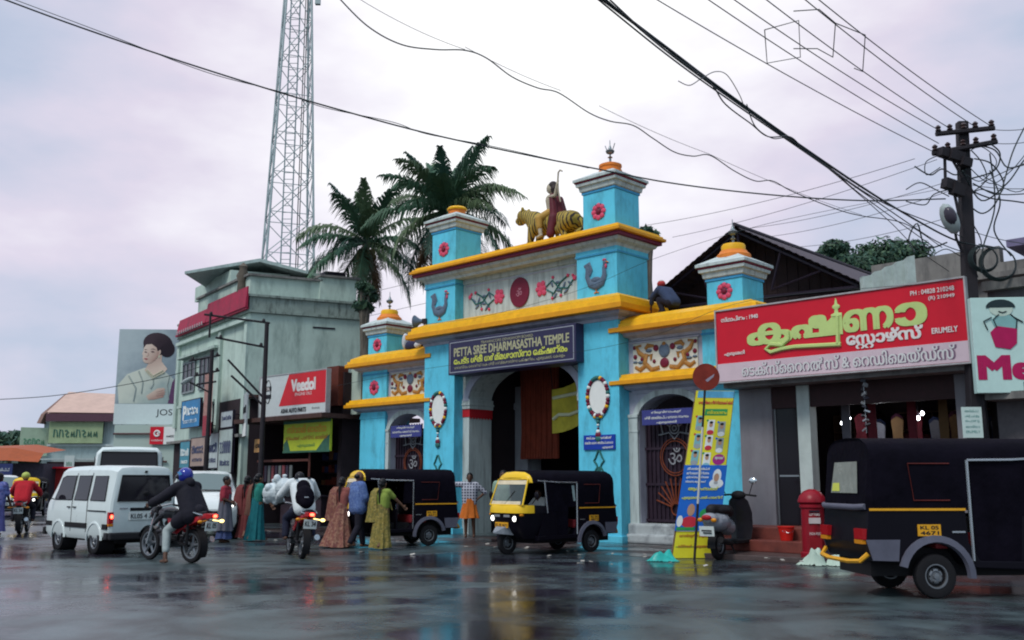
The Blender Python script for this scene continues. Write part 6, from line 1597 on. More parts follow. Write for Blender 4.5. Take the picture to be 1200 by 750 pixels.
        # red piped window in the canvas quarter
        m = MB(); m.tube([(.22, s*.667, 1.10), (-.22, s*.667, 1.10), (-.27, s*.667, 1.52), (.24, s*.667, 1.52)], .008, 4); m.build('piping', M('red_piping', (.10, .015, .012), .6), t)
        m = MB(); m.prism([(.46, 1.02), (.74, 1.02), (.70, 1.56), (.46, 1.56)], s*.648 - .004, s*.648 + .004); m.build('rain_flap', CANV, t)
    m = MB(); m.box(-.70, 1.6, -.46, .46, .24, .56); m.build('underbody', RUB, t)
    m = MB(); m.prism([(.46, .42), (1.36, .40), (1.40, 1.57), (.46, 1.57)], -.652, -.640); m.build('opening_shade_panel', CANV, t)  # black panel added to stop the see-through, painted as the dark cab interior
    m = MB(); m.tube([(-.80, -.63, .50), (-.88, -.58, .42), (-.90, -.3, .40), (-.90, .3, .40), (-.88, .58, .42), (-.80, .63, .50)], .028, 6); m.build('bumper', AYEL2 , t, smooth=50)
    m = MB(); m.box(.05, .50, -.58, .58, .55, .74); m.boxr((-.02, 0, .98), (.12, 1.16, .55), (0, -.15, 0)); m.build('passenger_seat', M('red_rexine', (.20, .02, .025), .5, var=.2), t, bev=.03)
    m = MB(); m.box(1.0, 1.28, -.30, .30, .62, .76); m.boxr((.97, 0, .95), (.06, .56, .36), (0, -.1, 0)); m.build('driver_seat', CANV, t, bev=.03)
    m = MB(); m.box(.45, 1.64, -.62, .62, .36, .41); m.box(.86, .90, -.60, .60, .41, .88); m.build('floor', BLKP, t)
    m = MB(); m.tube([(1.62, -.30, 1.08), (1.68, -.1, 1.04), (1.68, .1, 1.04), (1.62, .30, 1.08)], .018, 6); m.tube([(1.68, 0, 1.04), (1.85, 0, .6)], .025, 6); m.build('handlebar', RUB, t)
    m = MB(); m.loft([[(2.36, .05, .50), (2.36, -.05, .50), (2.36, -.05, .46), (2.36, .05, .46)], [(2.20, .16, .60), (2.20, -.16, .60), (2.20, -.16, .44), (2.20, .16, .44)], [(1.98, .22, .64), (1.98, -.22, .64), (1.98, -.22, .42), (1.98, .22, .42)], [(1.72, .16, .50), (1.72, -.16, .50), (1.72, -.16, .36), (1.72, .16, .36)]])
    m.build('front_mudguard', M('mudguard_grey', (.20, .22, .25), .45, var=.15), t, bev=.012)
    m = MB()
    for s in (-1, 1): m.tube([(2.0, s*.09, .25), (1.9, s*.08, .55)], .02, 5)
    m.tube([(0, -.5, .25), (0, .5, .25)], .045, 6); m.build('axle', RUB, t)
    wheel(t, 2.0, 0, .25, .11, .135); wheel(t, 0, .595, .25, .12, .135); wheel(t, 0, -.595, .25, .12, .135)
    return t
r2 = rickshaw('black and yellow auto rickshaw with lit headlights parked before the temple arch', (1.30, 20.9, 0), 180 + 38); r2.scale = (.89, .89, .91)
dup(r2, (-2.15, 23.0, 0), 180 + 27, 'black auto rickshaw partly hidden behind the walking women beside the left wing').scale = (.88, .88, .94)
dup(r2, (5.22, 13.0, 0), 4, 'large black auto rickshaw driving off at the right, seen from its side and rear').scale = (1.06, 1.06, 1.09)
dup(r2, (-20.9, 42.6, 0), -72, 'distant yellow fronted auto rickshaw between the white van and the scooter rider')

m = MB(); m.prism([(.74, .42), (1.36, .40), (1.42, 1.57), (.70, 1.57)], .640, .650); m.build('opening_shade_panel', CANV, r2)  # second black panel added over the opening, standing for the dark interior
m = MB(); m.prism([(.50, 1.15), (.56, 1.15), (.62, 1.5), (.54, 1.5)], .652, .656); m.build('clear_strip', M('clear_plastic', (.30, .38, .38), .25), r2)
# white van seen from behind
VW = M('van_white', (.62, .68, .67), .3, var=.04, scale=1.5, coat=.3, dirt=(.40, .42, .42), damt=.25)
def van():
    t = thing('white_van', 'white microvan seen from its rear left corner with lit tail light on the wet road', 'van', (-7.95, 20.4, 0), 135.5)
    def ring(x, zb, zr, wb, wr, dz=0):
        zbelt = 1.02
        h = [(wb - .05, zb), (wb, zb + .10), (wb, .80), (wb - .012, min(zbelt, zr - .14))]
        if zr > 1.25:
            for f in (.5, 1.0): h.append((wb - .012 - (wb - wr) * f, zbelt + (zr - .10 - zbelt) * f))
        else: h += [(wb - .03, zr - .10), (wb - .05, zr - .07)]
        h += [(wr - .10 if zr > 1.25 else wb - .16, zr - .02), (.3, zr), ]
        return [(x, y, z) for y, z in h] + [(x, -y, z) for y, z in reversed(h)]
    m = MB(); m.loft([ring(-.66, .40, 1.66, .64, .54), ring(-.63, .34, 1.73, .685, .585), ring(-.4, .30, 1.765, .705, .605), ring(.5, .28, 1.78, .71, .61), ring(1.7, .28, 1.775, .71, .61), ring(2.08, .28, 1.74, .705, .60), ring(2.30, .28, 1.50, .70, .60), ring(2.56, .28, 1.12, .69, .60), ring(2.68, .30, 1.02, .66, .58), ring(2.74, .38, .92, .60, .55)])
    b = m.build('body', VW, t, smooth=40); cut(b, [(0, .27, .335, .40, .9), (0, .27, .335, -.9, -.40), (1.86, .27, .335, .40, .9), (1.86, .27, .335, -.9, -.40)])
    m = MB(); m.box(-.5, 2.5, -.45, .45, .22, .5); m.build('underbody', RUB, t)
    for x in (0, 1.86):
        for s in (-1, 1): m = MB(); m.lathe([(.332, s*.405), (.332, s*.42)], (x, 0, .27), 24, 'y'); m.lathe([(.331, s*.421), (.331, s*.695)], (x, 0, .27), 28, 'y', cap=False); m.build('wheel_well', RUB, t)
    for x in (0, 1.86):
        for s in (-1, 1):
            wheel(t, x, s*.625, .27, .155, .165)
            m = MB(); m.loft([[((.335 + k) * math.cos(R(a)) + x, s*(.712 + o), .27 + (.335 + k) * math.sin(R(a))) for k, o in ((0, -.02), (0, .012), (.035, .008), (.05, -.015))] for a in range(-2, 183, 12)]); m.build('arch_lip', VW, t, smooth=40)
    def sy(z): return .71 - .012 - .10 * max(0, (z - 1.02)) / .66
    def glassp(name, pts, s, par, mat=DGL, off=.008):
        m = MB(); vs = [(x, s*(sy(z) + off), z) for x, z in pts] + [(x, s*(sy(z) - .02), z) for x, z in pts]; n = len(pts)
        m.add(vs, [tuple(range(n)), tuple(range(2*n-1, n-1, -1))] + [(i, (i+1) % n, n + (i+1) % n, n + i) for i in range(n)])
        return m.build(name, mat, par)
    for s in (-1, 1):
        for pts in (((-.40, 1.06), (.30, 1.06), (.28, 1.55), (-.34, 1.55)), ((.46, 1.06), (1.12, 1.06), (1.10, 1.56), (.46, 1.56)), ((1.26, 1.06), (2.18, 1.06), (1.98, 1.52), (1.82, 1.56), (1.26, 1.56))):
            w = glassp('window', pts, s, t)
            m = MB(); m.tube([(x, s*(sy(z) + .004), z) for x, z in pts + pts[:1]], .012, 4); m.build('frame', RUB, w)
        for xa, xb, yy in ((.37, 1.49, .713), (-.60, -.37, .703), (2.23, 2.60, .69)): m = MB(); m.box(xa, xb, s*yy - .012, s*yy + .014, .50, .60); m.build('rub_strip', RUB, t)
        m = MB(); m.box(-.50, .36, s*.714 - .008, s*.714 + .004, .84, .865); m.build('slide_rail', RUB, t)
        for x_ in (.41, 1.20): m = MB(); m.tube([(x_, s*.713, .42), (x_, s*.713, 1.0), (x_, s*.62, 1.62)], .006, 4); m.build('door_seam', RUB, t)
        m = MB(); m.box(.98, 1.12, s*.72 - .01, s*.72 + .01, .90, .925); m.box(1.28, 1.42, s*.72 - .01, s*.72 + .01, .90, .925); m.build('door_handle', RUB, t)
        m = MB(); m.box(-.665, -.56, s*.655 - .045, s*.655 + .045, .62, .84); m.mat(1).box(-.667, -.56, s*.655 - .045, s*.655 + .045, .56, .618); tl = m.build('tail_light', [TOFF, AMB], t, bev=.008)
        if s > 0: m = MB(); m.ell((-.668, s*.65, .75), (.012, .03, .04)); m.build('lit_filament', TAIL, tl, smooth=60)
        m = MB(); m.tube([(2.2, s*.70, 1.06), (2.25, s*.82, 1.10)], .012, 5); m.ell((2.26, s*.87, 1.14), (.035, .08, .07)); m.build('mirror', RUB, t, smooth=60)
    m = MB(); pts = [(-.56, 1.06), (.56, 1.06), (.49, 1.56), (-.49, 1.56)]
    m.prism([(y, z) for y, z in pts], -.680, -.64, 'x'); w = m.build('rear_window', DGL, t, bev=.02)
    m = MB(); m.tube([(-.682, y, z) for y, z in pts + pts[:1]], .016, 5); m.build('frame', RUB, w)
    m = MB(); m.tube([(-.69, -.10, 1.10), (-.695, -.42, 1.18)], .010, 4); m.build('wiper', RUB, t)
    m = MB(); m.box(-.676, -.64, -.28, .28, .86, .92); m.build('rear_garnish', RUB, t)
    m = MB(); m.box(-.684, -.65, -.30, .30, .68, .84); p = m.build('number_plate', PLATE, t, bev=.005); end_text('KL05 4 319', .27, .71, .54, .09, -.688, INK, p, -1)
    m = MB(); m.box(-.74, -.60, -.69, .69, .30, .44); m.box(-.62, -.45, -.715, -.60, .30, .44); m.box(-.62, -.45, .60, .715, .30, .44); m.build('bumper', M('bumper_dark', (.018, .017, .02), .5), t, bev=.03)
    m = MB(); m.box(2.66, 2.80, -.69, .69, .30, .46); m.build('bumper', RUB, t, bev=.03)
    m = MB(); m.box(-.675, -.65, .33, .50, .90, .925); m.build('badge', CHR, t)
    m = MB(); m.box(-.7, -.64, -.02, .02, 1.62, 1.66); m.build('washer', RUB, t)
van()

# white hatchback facing the camera
CW = M('car_white', (.66, .69, .68), .28, var=.03, coat=.4)
def car(label, loc, rz, lit=True):
    t = thing('white_car', label, 'car', loc, rz, 'white cars')
    def ring(x, zb, zs, zr, w, wr):
        h = [(w - .06, zb), (w, zb + .12), (w, zs - .08), (w - .02, zs)] + ([(w - .02 - (w - wr) * f, zs + (zr - .08 - zs) * f) for f in (.5, 1)] if zr > zs + .12 else [(w - .04, zs + .01), (w - .06, zs + .02)]) + [((wr if zr > zs + .12 else w) - .14, zr - .015), (.3, zr)]
        return [(x, y, z) for y, z in h] + [(x, -y, z) for y, z in reversed(h)]
    m = MB(); m.loft([ring(-.78, .42, .86, .94, .72, .6), ring(-.70, .30, .92, 1.30, .80, .58), ring(-.35, .26, .94, 1.47, .84, .62), ring(.4, .24, .95, 1.52, .85, .64), ring(1.1, .24, .95, 1.50, .85, .64), ring(1.55, .24, .95, 1.33, .85, .66), ring(2.05, .24, .94, 1.03, .84, .72), ring(2.6, .24, .86, .93, .83, .7), ring(2.95, .26, .74, .80, .78, .66), ring(3.06, .34, .62, .66, .66, .6)])
    b = m.build('body', CW, t, smooth=40); cut(b, [(0, .29, .35, .5, 1.0), (0, .29, .35, -1.0, -.5), (2.45, .29, .35, .5, 1.0), (2.45, .29, .35, -1.0, -.5)])
    m = MB(); m.box(-.5, 2.9, -.55, .55, .2, .55); m.build('underbody', RUB, t)
    for x in (0, 2.45):
        for s in (-1, 1): m = MB(); m.lathe([(.346, s*.505), (.346, s*.52)], (x, 0, .29), 24, 'y'); m.lathe([(.345, s*.521), (.345, s*.82)], (x, 0, .29), 28, 'y', cap=False); m.build('wheel_well', RUB, t)
    for x in (0, 2.45):
        for s in (-1, 1): wheel(t, x, s*.745, .29, .18, .19, 5)
    m = MB(); q = [(2.03, -.66, 1.045), (2.03, .66, 1.045), (1.50, .575, 1.405), (1.50, -.575, 1.405)]; q2 = [(2.09, 0, 1.06), (1.56, 0, 1.43)]
    m.add([q[0], q2[0], q[1], q[2], q2[1], q[3]], [(0, 1, 4, 5), (1, 2, 3, 4)])
    for i, v in enumerate(m.v): m.v[i] = (v[0] + .025, v[1], v[2] + .022)
    w = m.build('windscreen', M('screen_teal_glass', (.10, .15, .145), .06, var=0, spec=.7), t, smooth=60, fix=False)
    m = MB(); m.tube([(2.08, .1, 1.075), (1.95, -.45, 1.12)], .010, 4); m.build('wiper', RUB, w)
    for s in (-1, 1):
        m = MB(); m.loft([[(2.62, s*.80, .80), (2.62, s*.80, .66), (2.66, s*.70, .66), (2.66, s*.70, .80)], [(2.99, s*.70, .74), (2.99, s*.70, .60), (3.02, s*.52, .60), (3.02, s*.52, .72)]]); m.build('headlight', HEAD if (lit and s > 0) else HOFF, t, smooth=40)
        m = MB(); m.tube([(1.75, s*.84, .98), (1.72, s*.96, 1.02)], .02, 5); m.ell((1.71, s*1.0, 1.06), (.06, .10, .08)); m.build('mirror', CW, t, smooth=60)
        m = MB()
        for pts in (((1.62, .99), (.75, .99), (.78, 1.40), (1.22, 1.40)), ((.66, .99), (-.2, .99), (.0, 1.38), (.68, 1.40))):
            vs = [(x, s*(.84 - .2 * (z - .95) / .5 + .012), z) for x, z in pts]; m.add(vs, [tuple(range(4))])
        m.build('window', DGL, t)
        m = MB(); m.box(.70, .72, s*.852 - .004, s*.852 + .003, .35, .95); m.box(.95, 1.1, s*.856 - .01, s*.856 + .01, .82, .85); m.build('door_line', RUB, t)
        m = MB(); m.ell((3.0, s*.52, .36), (.04, .07, .05)); m.build('fog_lamp', HOFF, t)
    m = MB(); m.box(3.02, 3.075, -.42, .42, .53, .62); m.box(3.0, 3.07, -.55, .55, .30, .42); m.build('grille', RUB, t, bev=.01)
    m = MB(); m.box(3.06, 3.085, -.25, .25, .43, .52); p = m.build('number_plate', PLATE, t); end_text('KL 05', -.2, .45, .4, .05, 3.088, INK, p, 1)
    return t
wc = car('white hatchback facing the camera behind the motorcyclist in the blue helmet', (-8.75, 27.9, 0), -74); wc.scale = (1.12, 1.12, 1.15)
dup(wc, (-22.8, 43.5, 0), -60, 'white car almost hidden at the left edge behind the scooter rider')

mb_ = thing('minibus', 'white minibus seen from behind above the white van roof', 'minibus', (-12.0, 30.5, 0), 112)
m = MB()
def mring(x, k, zr): h = [(.93*k, .5), (.98*k, .8), (.98*k, 1.6), (.93*k, zr - .18), (.78*k, zr - .02), (.3, zr)]; return [(x, y, z) for y, z in h] + [(x, -y, z) for y, z in reversed(h)]
m.loft([mring(-.9, .95, 2.42), mring(-.8, 1, 2.5), mring(3.5, 1, 2.5), mring(4.0, .97, 2.3), mring(4.4, .95, 1.7), mring(4.8, .9, 1.4)]); m.build('body', VW, mb_, smooth=40)
m = MB(); m.prism([(-.84, 1.55), (.84, 1.55), (.78, 2.33), (-.78, 2.33)], -.925, -.88, 'x'); w = m.build('rear_window', DGL, mb_, bev=.02)
m = MB(); m.tube([(-.926, y, z) for y, z in ((-.84, 1.55), (.84, 1.55), (.78, 2.33), (-.78, 2.33), (-.84, 1.55))], .025, 5); m.build('frame', RUB, w)
for s in (-1, 1):
    m = MB(); m.prism([(-.6, 1.5), (3.4, 1.5), (3.4, 2.2), (-.6, 2.2)], s*.975 - .01, s*.975 + .01); m.build('window', DGL, mb_)
    for x in (.3, 3.4): wheel(mb_, x, s*.82, .36, .2, .2)
    m = MB(); m.box(-.93, -.85, s*.8 - .08, s*.8 + .08, .9, 1.2); m.build('tail_light', TOFF, mb_)
m = MB(); m.box(-1.0, -.85, -.95, .95, .5, .68); m.build('bumper', RUB, mb_, bev=.03)

# ------------------------------------------------------------------ motorcycles
BDK = M('bike_dark', (.016, .014, .018), .3, var=.1, coat=.3)
def motorcycle(label, loc, rz, paint, lit=True, plate='KL 34', tailcol=None, lean=0):
    t = thing('motorcycle', label, 'motorcycle', loc, rz, 'motorcycles'); t.rotation_euler[0] = R(lean)
    wheel(t, 0, 0, .30, .11, .225, 5); wheel(t, 1.28, 0, .30, .085, .225, 5)
    m = MB(); m.tube([(0, .09, .30), (.45, .10, .38)], .03, 6); m.tube([(0, -.09, .30), (.45, -.10, .38)], .03, 6); m.tube([(.45, 0, .36), (.40, 0, .68), (.95, 0, .86), (1.02, 0, .78), (.85, 0, .42), (.45, 0, .34)], .028, 6); m.tube([(.40, 0, .68), (-.30, 0, .82)], .025, 6)
    for s in (-1, 1): m.tube([(.02, s*.12, .34), (-.02, s*.13, .74)], .028, 8)
    m.build('frame', M('bike_black', (.012, .011, .013), .4, var=.2), t)
    m = MB(); m.box(.48, .82, -.12, .12, .28, .46); m.lathe([(.10, -.16), (.11, -.15), (.11, .15), (.10, .16)], (.55, 0, .36), 14, 'y')
    for k in range(6): m.box(.60, .84, -.10, .10, .475 + k*.028, .49 + k*.028)
    m.box(.64, .80, -.07, .07, .462, .64); m.build('engine', M('engine_grey', (.10, .10, .11), .45, .5, var=.25), t, bev=.008)
    b = MB(); b.ell((.72, 0, .86), (.27, .135, .12)); b.cap((.50, 0, .80), .09, (.92, 0, .86), .10); b.cap((.86, .12, .78), .05, (1.02, .13, .66), .035); b.cap((.86, -.12, .78), .05, (1.02, -.13, .66), .035)
    blob('tank', b, BDK, t, .016, 4)
    m = MB(); m.loft([[(x, w, z - .05), (x, w, z), (x, w*.5, z + .025), (x, -w*.5, z + .025), (x, -w, z), (x, -w, z - .05)] for x, w, z in ((.52, .09, .80), (.35, .13, .79), (.10, .14, .80), (-.02, .13, .85), (-.30, .11, .89), (-.42, .07, .90))]); m.build('seat', M('seat_black', (.014, .012, .015), .6, var=.2), t, smooth=50)
    m = MB(); m.loft([[(x, w, z0), (x, w, z1), (x, -w, z1), (x, -w, z0)] for x, w, z0, z1 in ((.42, .11, .58, .74), (.15, .14, .60, .75), (-.15, .13, .70, .80), (-.42, .09, .80, .88), (-.56, .05, .84, .88))]); m.build('tail_cowl', paint, t, smooth=40, bev=.012)
    for s in (-1, 1): m = MB(); m.prism([(.48, .52), (.60, .78), (.30, .76), (-.10, .80), (.10, .62), (.30, .50)], s*.135 - .012, s*.135 + .012); m.build('side_panel', paint, t, bev=.01)
    m = MB(); m.loft([[(x, w, z0), (x, w, z1), (x, -w, z1), (x, -w, z0)] for x, w, z0, z1 in ((-.46, .10, .78, .88), (-.60, .075, .80, .87))]); tl = m.build('tail_light', TOFF, t, bev=.01)
    if lit: m = MB(); m.ell((-.605, 0, .835), (.015, .045, .028)); m.build('lit_filament', TAIL, tl, smooth=60)
    for s in (-1, 1):
        m = MB(); m.tube([(-.46, s*.06, .76), (-.48, s*.20, .74)], .010, 5); m.ell((-.49, s*.23, .74), (.04, .045, .03)); m.build('indicator', AMBL if (lit and s < 0) else AMB, t, smooth=60)
        m = MB(); m.tube([(1.28, s*.075, .30), (1.05, s*.08, .86)], [.03, .025], 8); m.build('fork', CHR, t)
        m = MB(); m.tube([(1.02, s*.26, .99), (1.04, s*.30, 1.18)], .008, 5); m.ell((1.03, s*.32, 1.22), (.02, .065, .045)); m.build('mirror', RUB, t, smooth=60)
        m = MB(); m.tube([(-.38, s*.05, .84), (-.35, s*.14, .86), (-.15, s*.15, .90), (-.02, s*.14, .88)], .014, 6) ; m.build('grab_rail', CHR if s else CHR, t)
    m = MB(); m.tube([(.96, -.36, .98), (1.0, -.20, 1.02), (1.06, 0, .98), (1.0, .20, 1.02), (.96, .36, .98)], .014, 6); m.mat(1)
    for s in (-1, 1): m.tube([(.99, s*.24, 1.01), (.95, s*.38, .975)], .02, 6)
    m.build('handlebar', [CHR, RUB], t, smooth=50)
    b = MB(); b.ell((1.14, 0, .86), (.11, .12, .13)); b.cap((1.10, 0, .95), .08, (1.16, 0, 1.02), .04); blob('headlight_cowl', b, BDK, t, .016, 3)
    m = MB(); m.ell((1.22, 0, .86), (.04, .09, .09)); m.build('headlight', HOFF, t, smooth=60)
    m = MB(); m.loft([[(1.28 + .335*math.cos(R(a)), y, .30 + .335*math.sin(R(a))) for y in (-.06, -.03, .03, .06)] for a in range(20, 170, 12)], cap=False, closed=False); m.build('front_fender', BDK, t, smooth=60)
    m = MB(); m.loft([[(.35*math.cos(R(a)), y, .30 + .35*math.sin(R(a))) for y in (-.07, -.03, .03, .07)] for a in range(70, 215, 12)], cap=False, closed=False); m.build('rear_fender', RUB, t, smooth=60)
    m = MB(); m.tube([(.80, -.10, .44), (.86, -.14, .26), (.60, -.15, .24), (.25, -.16, .28)], .022, 6); m.tube([(.25, -.16, .28), (-.30, -.19, .42)], [.045, .055], 10); m.build('exhaust', CHR, t, smooth=50)
    m = MB(); m.boxr((-.50, 0, .66), (.015, .24, .17), (0, -.2, 0)); p = m.build('number_plate', PLATE, t)
    mt = Matrix.Translation((-.512, .10, .66)) @ Matrix.Rotation(R(-11), 4, 'Y') @ Matrix(((0, 0, -1, 0), (-1, 0, 0, 0), (0, 1, 0, -.04), (0, 0, 0, 1))); lettering(plate, 0, 0, .20, .09, INK, p, mtx=mt, bold=.02)
    m = MB(); m.tube([(.42, -.26, .36), (.42, .26, .36)], .016, 6); m.tube([(.05, -.24, .40), (.05, .24, .40)], .014, 6); m.build('foot_pegs', RUB, t)
    return t
BRED = M('bike_red', (.36, .012, .02), .25, var=.05, coat=.4)
BDK = M('bike_dark', (.016, .014, .018), .3, var=.1, coat=.3)
motorcycle('red motorcycle with a glowing tail light stopped beside the white van', (-5.74, 17.75, 0), 144, BRED, plate='KL 05')
motorcycle('red tailed motorcycle laden with white sacks before the corner building', (-3.97, 18.7, 0), 113, BRED, plate='KL 34', lean=3)
motorcycle('dark motorcycle with a white plate under the man in red at the far left', (-13.75, 27.5, 0), 108, BDK, lit=False)

# parked scooter
sc = thing('parked_scooter', 'grey scooter parked in front of the slanted yellow and blue banner, seen from behind', 'scooter', (3.86, 18.5, .0), 54); sc.scale = (1.12, 1.12, 1.12)
SCG = M('scooter_grey', (.26, .27, .31), .25, var=.08, coat=.4)
wheel(sc, 0, 0, .23, .10, .13); wheel(sc, 1.2, 0, .23, .09, .13, 5)
b = MB(); b.cap((-.16, 0, .66), .15, (.40, 0, .52), .15); b.ell((-.02, 0, .62), (.36, .21, .17)); b.ell((-.28, 0, .68), (.15, .15, .10)); blob('rear_body', b, SCG, sc, .018, 4)
b = MB(); b.cap((-.22, 0, .82), .10, (.42, 0, .78), .12); b.ell((.1, 0, .80), (.38, .17, .08)); blob('seat', b, M('seat_black', (.014, .012, .015), .6), sc, .018, 4)
m = MB(); m.loft([[(x, w, z), (x + .07, w*.7, z), (x + .09, 0, z), (x + .07, -w*.7, z), (x, -w, z), (x - .03, 0, z)] for x, w, z in ((.98, .18, .28), (1.02, .21, .5), (.98, .22, .75), (.92, .18, .95), (.90, .10, 1.03))]); m.build('front_apron', BDK, sc, smooth=50)
m = MB(); m.box(.40, .98, -.17, .17, .24, .30); m.build('footboard', RUB, sc, bev=.015)
m = MB(); m.tube([(.84, -.36, 1.04), (.90, -.15, 1.06), (.92, 0, 1.04), (.90, .15, 1.06), (.84, .36, 1.04)], .017, 6); m.ell((.93, 0, 1.05), (.09, .14, .08)); m.build('handlebar', RUB, sc, smooth=50)
for s in (-1, 1):
    m = MB(); m.tube([(.88, s*.22, 1.06), (.86, s*.30, 1.26)], .008, 5); m.mat(1).ell((.85, s*.31, 1.30), (.025, .075, .055)); m.build('mirror', [RUB, M('mirror_bright', (.75, .78, .8), .08, .9, var=0)], sc, smooth=60)
    m = MB(); m.ell((-.40, s*.12, .66), (.03, .05, .035)); m.build('indicator', AMB, sc)
m = MB(); m.ell((-.42, 0, .70), (.035, .09, .045)); m.build('tail_light', TOFF, sc)
m = MB(); m.boxr((-.42, 0, .48), (.015, .26, .16), (0, -.15, 0)); p = m.build('number_plate', PLATE, sc)
m = MB(); m.tube([(-.43, -.09, .49), (-.43, .09, .49)], .012, 4); m.tube([(-.435, -.09, .455), (-.435, .06, .455)], .01, 4); m.build('plate_digits', INK, p)
m = MB(); m.loft([[(.27*math.cos(R(a)), y, .23 + .27*math.sin(R(a))) for y in (-.07, .07)] for a in range(80, 200, 12)], cap=False, closed=False); m.tube([(.2, -.16, .26), (-.3, -.18, .34)], [.04, .055], 8); m.build('mudguard', RUB, sc, smooth=50)
m = MB(); m.tube([(.30, .1, .25), (.25, .24, .0)], .014, 5); m.tube([(.30, -.1, .25), (.25, -.24, .0)], .014, 5); m.build('stand', RUB, sc)
# ------------------------------------------------------------------ people
SKIN = M('brown_skin', (.17, .085, .055), .55, var=.08); SKIN2 = M('dark_brown_skin', (.10, .05, .034), .55, var=.08)
HAIR = M('black_hair', (.008, .007, .009), .4, var=.2)
EYE = M('eye_dark', (.01, .008, .008), .2, var=0)
LIP = M('lip_brown', (.12, .035, .03), .5, var=0)
STAND = dict(pel=(0, 0, .92), ch=(0, 0, 1.24), nk=(0, 0, 1.42), hd=(.02, 0, 1.555), shL=(0, .175, 1.36), shR=(0, -.175, 1.36), elL=(-.03, .23, 1.09), elR=(-.03, -.23, 1.09), wrL=(.06, .23, .85), wrR=(.06, -.23, .85),
             hipL=(0, .085, .88), hipR=(0, -.085, .88), knL=(.03, .09, .48), knR=(.03, -.09, .48), anL=(-.02, .095, .08), anR=(-.02, -.095, .08))
def V(p): return Vector(p)
def hand(b, el, wr, side, curl=.5):
    d = (V(wr) - V(el)).normalized(); up = V((0, 0, 1)) if abs(d.z) < .8 else V((1, 0, 0))
    lat = (up - d * up.dot(d)).normalized(); nrm = d.cross(lat) * (1 if side == 'L' else -1)
    c = V(wr) + d * .055; b.cap(V(wr), .026, c, .032); b.cap(c - lat * .022, .020, c + lat * .022, .020)
    for k, ln in ((-1.5, .055), (-.5, .072), (.5, .078), (1.5, .068)):
        p0 = c + lat * (.0205 * k) + d * .02; p1 = p0 + (d + lat * .10 * k) * ln * .55 + nrm * .004; p2 = p1 + (d * (1 - curl) + nrm * -curl + lat * .06 * k).normalized() * ln * .55
        b.cap(p0, .0105, p1, .0095, 6); b.cap(p1, .0095, p2, .0085, 6)
    p0 = V(wr) + d * .025 + lat * .025; p1 = p0 + (lat * .8 + d * .55).normalized() * .04; b.cap(p0, .012, p1, .011, 6); b.cap(p1, .011, p1 + (d + lat * .2).normalized() * .032, .009, 6)
def person(label, loc, rz, pose=None, skin=None, k=1.0, group='people on the street', look=0.0, female=False, hair=True, hands=.4, tilt=0.0):
    J = dict(STAND); J.update(pose or {}); J = {a: V(q) for a, q in J.items()}
    t = thing('person', label, 'person', loc, rz, group); t.scale = (k, k, k)
    b = MB(); pw = .075 if female else .07; cw = .070 if female else .085
    lat = (J['shL'] - J['shR']).normalized()
    for s in (-1, 0, 1): b.cap(J['pel'] + lat * s * pw, .105, J['ch'] + lat * s * cw, .105 if female else .112)
    b.cap(J['shL'] - lat * .03, .062, J['shR'] + lat * .03, .062); b.cap(J['ch'], .11, J['nk'] - (J['nk'] - J['ch']) * .2, .075); b.cap(J['nk'] - (J['nk'] - J['ch']) * .3, .06, J['hd'] - V((.01, 0, .06)), .048)
    q = Matrix.Rotation(R(look), 3, 'Z') @ Matrix.Rotation(R(tilt), 3, 'Y'); h = J['hd']
    b.ell(h, (.098, .078, .112), q, 14, 10); b.ell(h + q @ V((.035, 0, -.055)), (.062, .055, .06), q)
    b.cap(h + q @ V((.085, 0, .005)), .012, h + q @ V((.112, 0, -.025)), .014, 6); b.ell(h + q @ V((.07, 0, -.085)), (.03, .03, .022), q)
    for s in (-1, 1): b.ell(h + q @ V((-.005, s*.08, -.01)), (.022, .014, .032), q, 8, 6)
    for S in 'LR':
        b.cap(J['sh'+S], .056, J['el'+S], .041); b.cap(J['el'+S], .041, J['wr'+S], .027); hand(b, J['el'+S], J['wr'+S], S, hands)
        b.cap(J['hip'+S], .092, J['kn'+S], .058); b.cap(J['kn'+S], .058, J['an'+S], .038)
        f = J['an'+S] + V((.0, 0, -.045)); b.cap(f + V((-.04, 0, .005)), .034, f + V((.12, 0, -.008)), .028); b.cap(J['an'+S], .038, f, .036)
    body = blob('body', b, skin or SKIN, t, .0095, 2)
    m = MB()
    for s in (-1, 1): m.ell(h + q @ V((.088, s*.034, .018)), (.012, .016, .009), q, 8, 5)
    m.build('eyes', EYE, t, smooth=60)
    m = MB(); m.ell(h + q @ V((.092, 0, -.058)), (.012, .026, .008), q, 8, 5); m.build('mouth', LIP, t, smooth=60)
    if hair:
        m = MB(); m.ell(h + q @ V((-.018, 0, .030)), (.102, .087, .100), q, 14, 10)
        if female:
            m.ell(h + q @ V((-.115, 0, -.02)), (.05, .055, .055), q); m.ell(h + q @ V((-.05, 0, -.03)), (.075, .084, .075), q)
            m.tube([h + q @ V((-.12, 0, -.05)), h + q @ V((-.15, 0, -.2)), h + q @ V((-.14, 0, -.42)), h + q @ V((-.13, 0, -.50))], [.03, .028, .022, .008], 6)
        m.build('hair', HAIR, t, smooth=60)
    return t, J
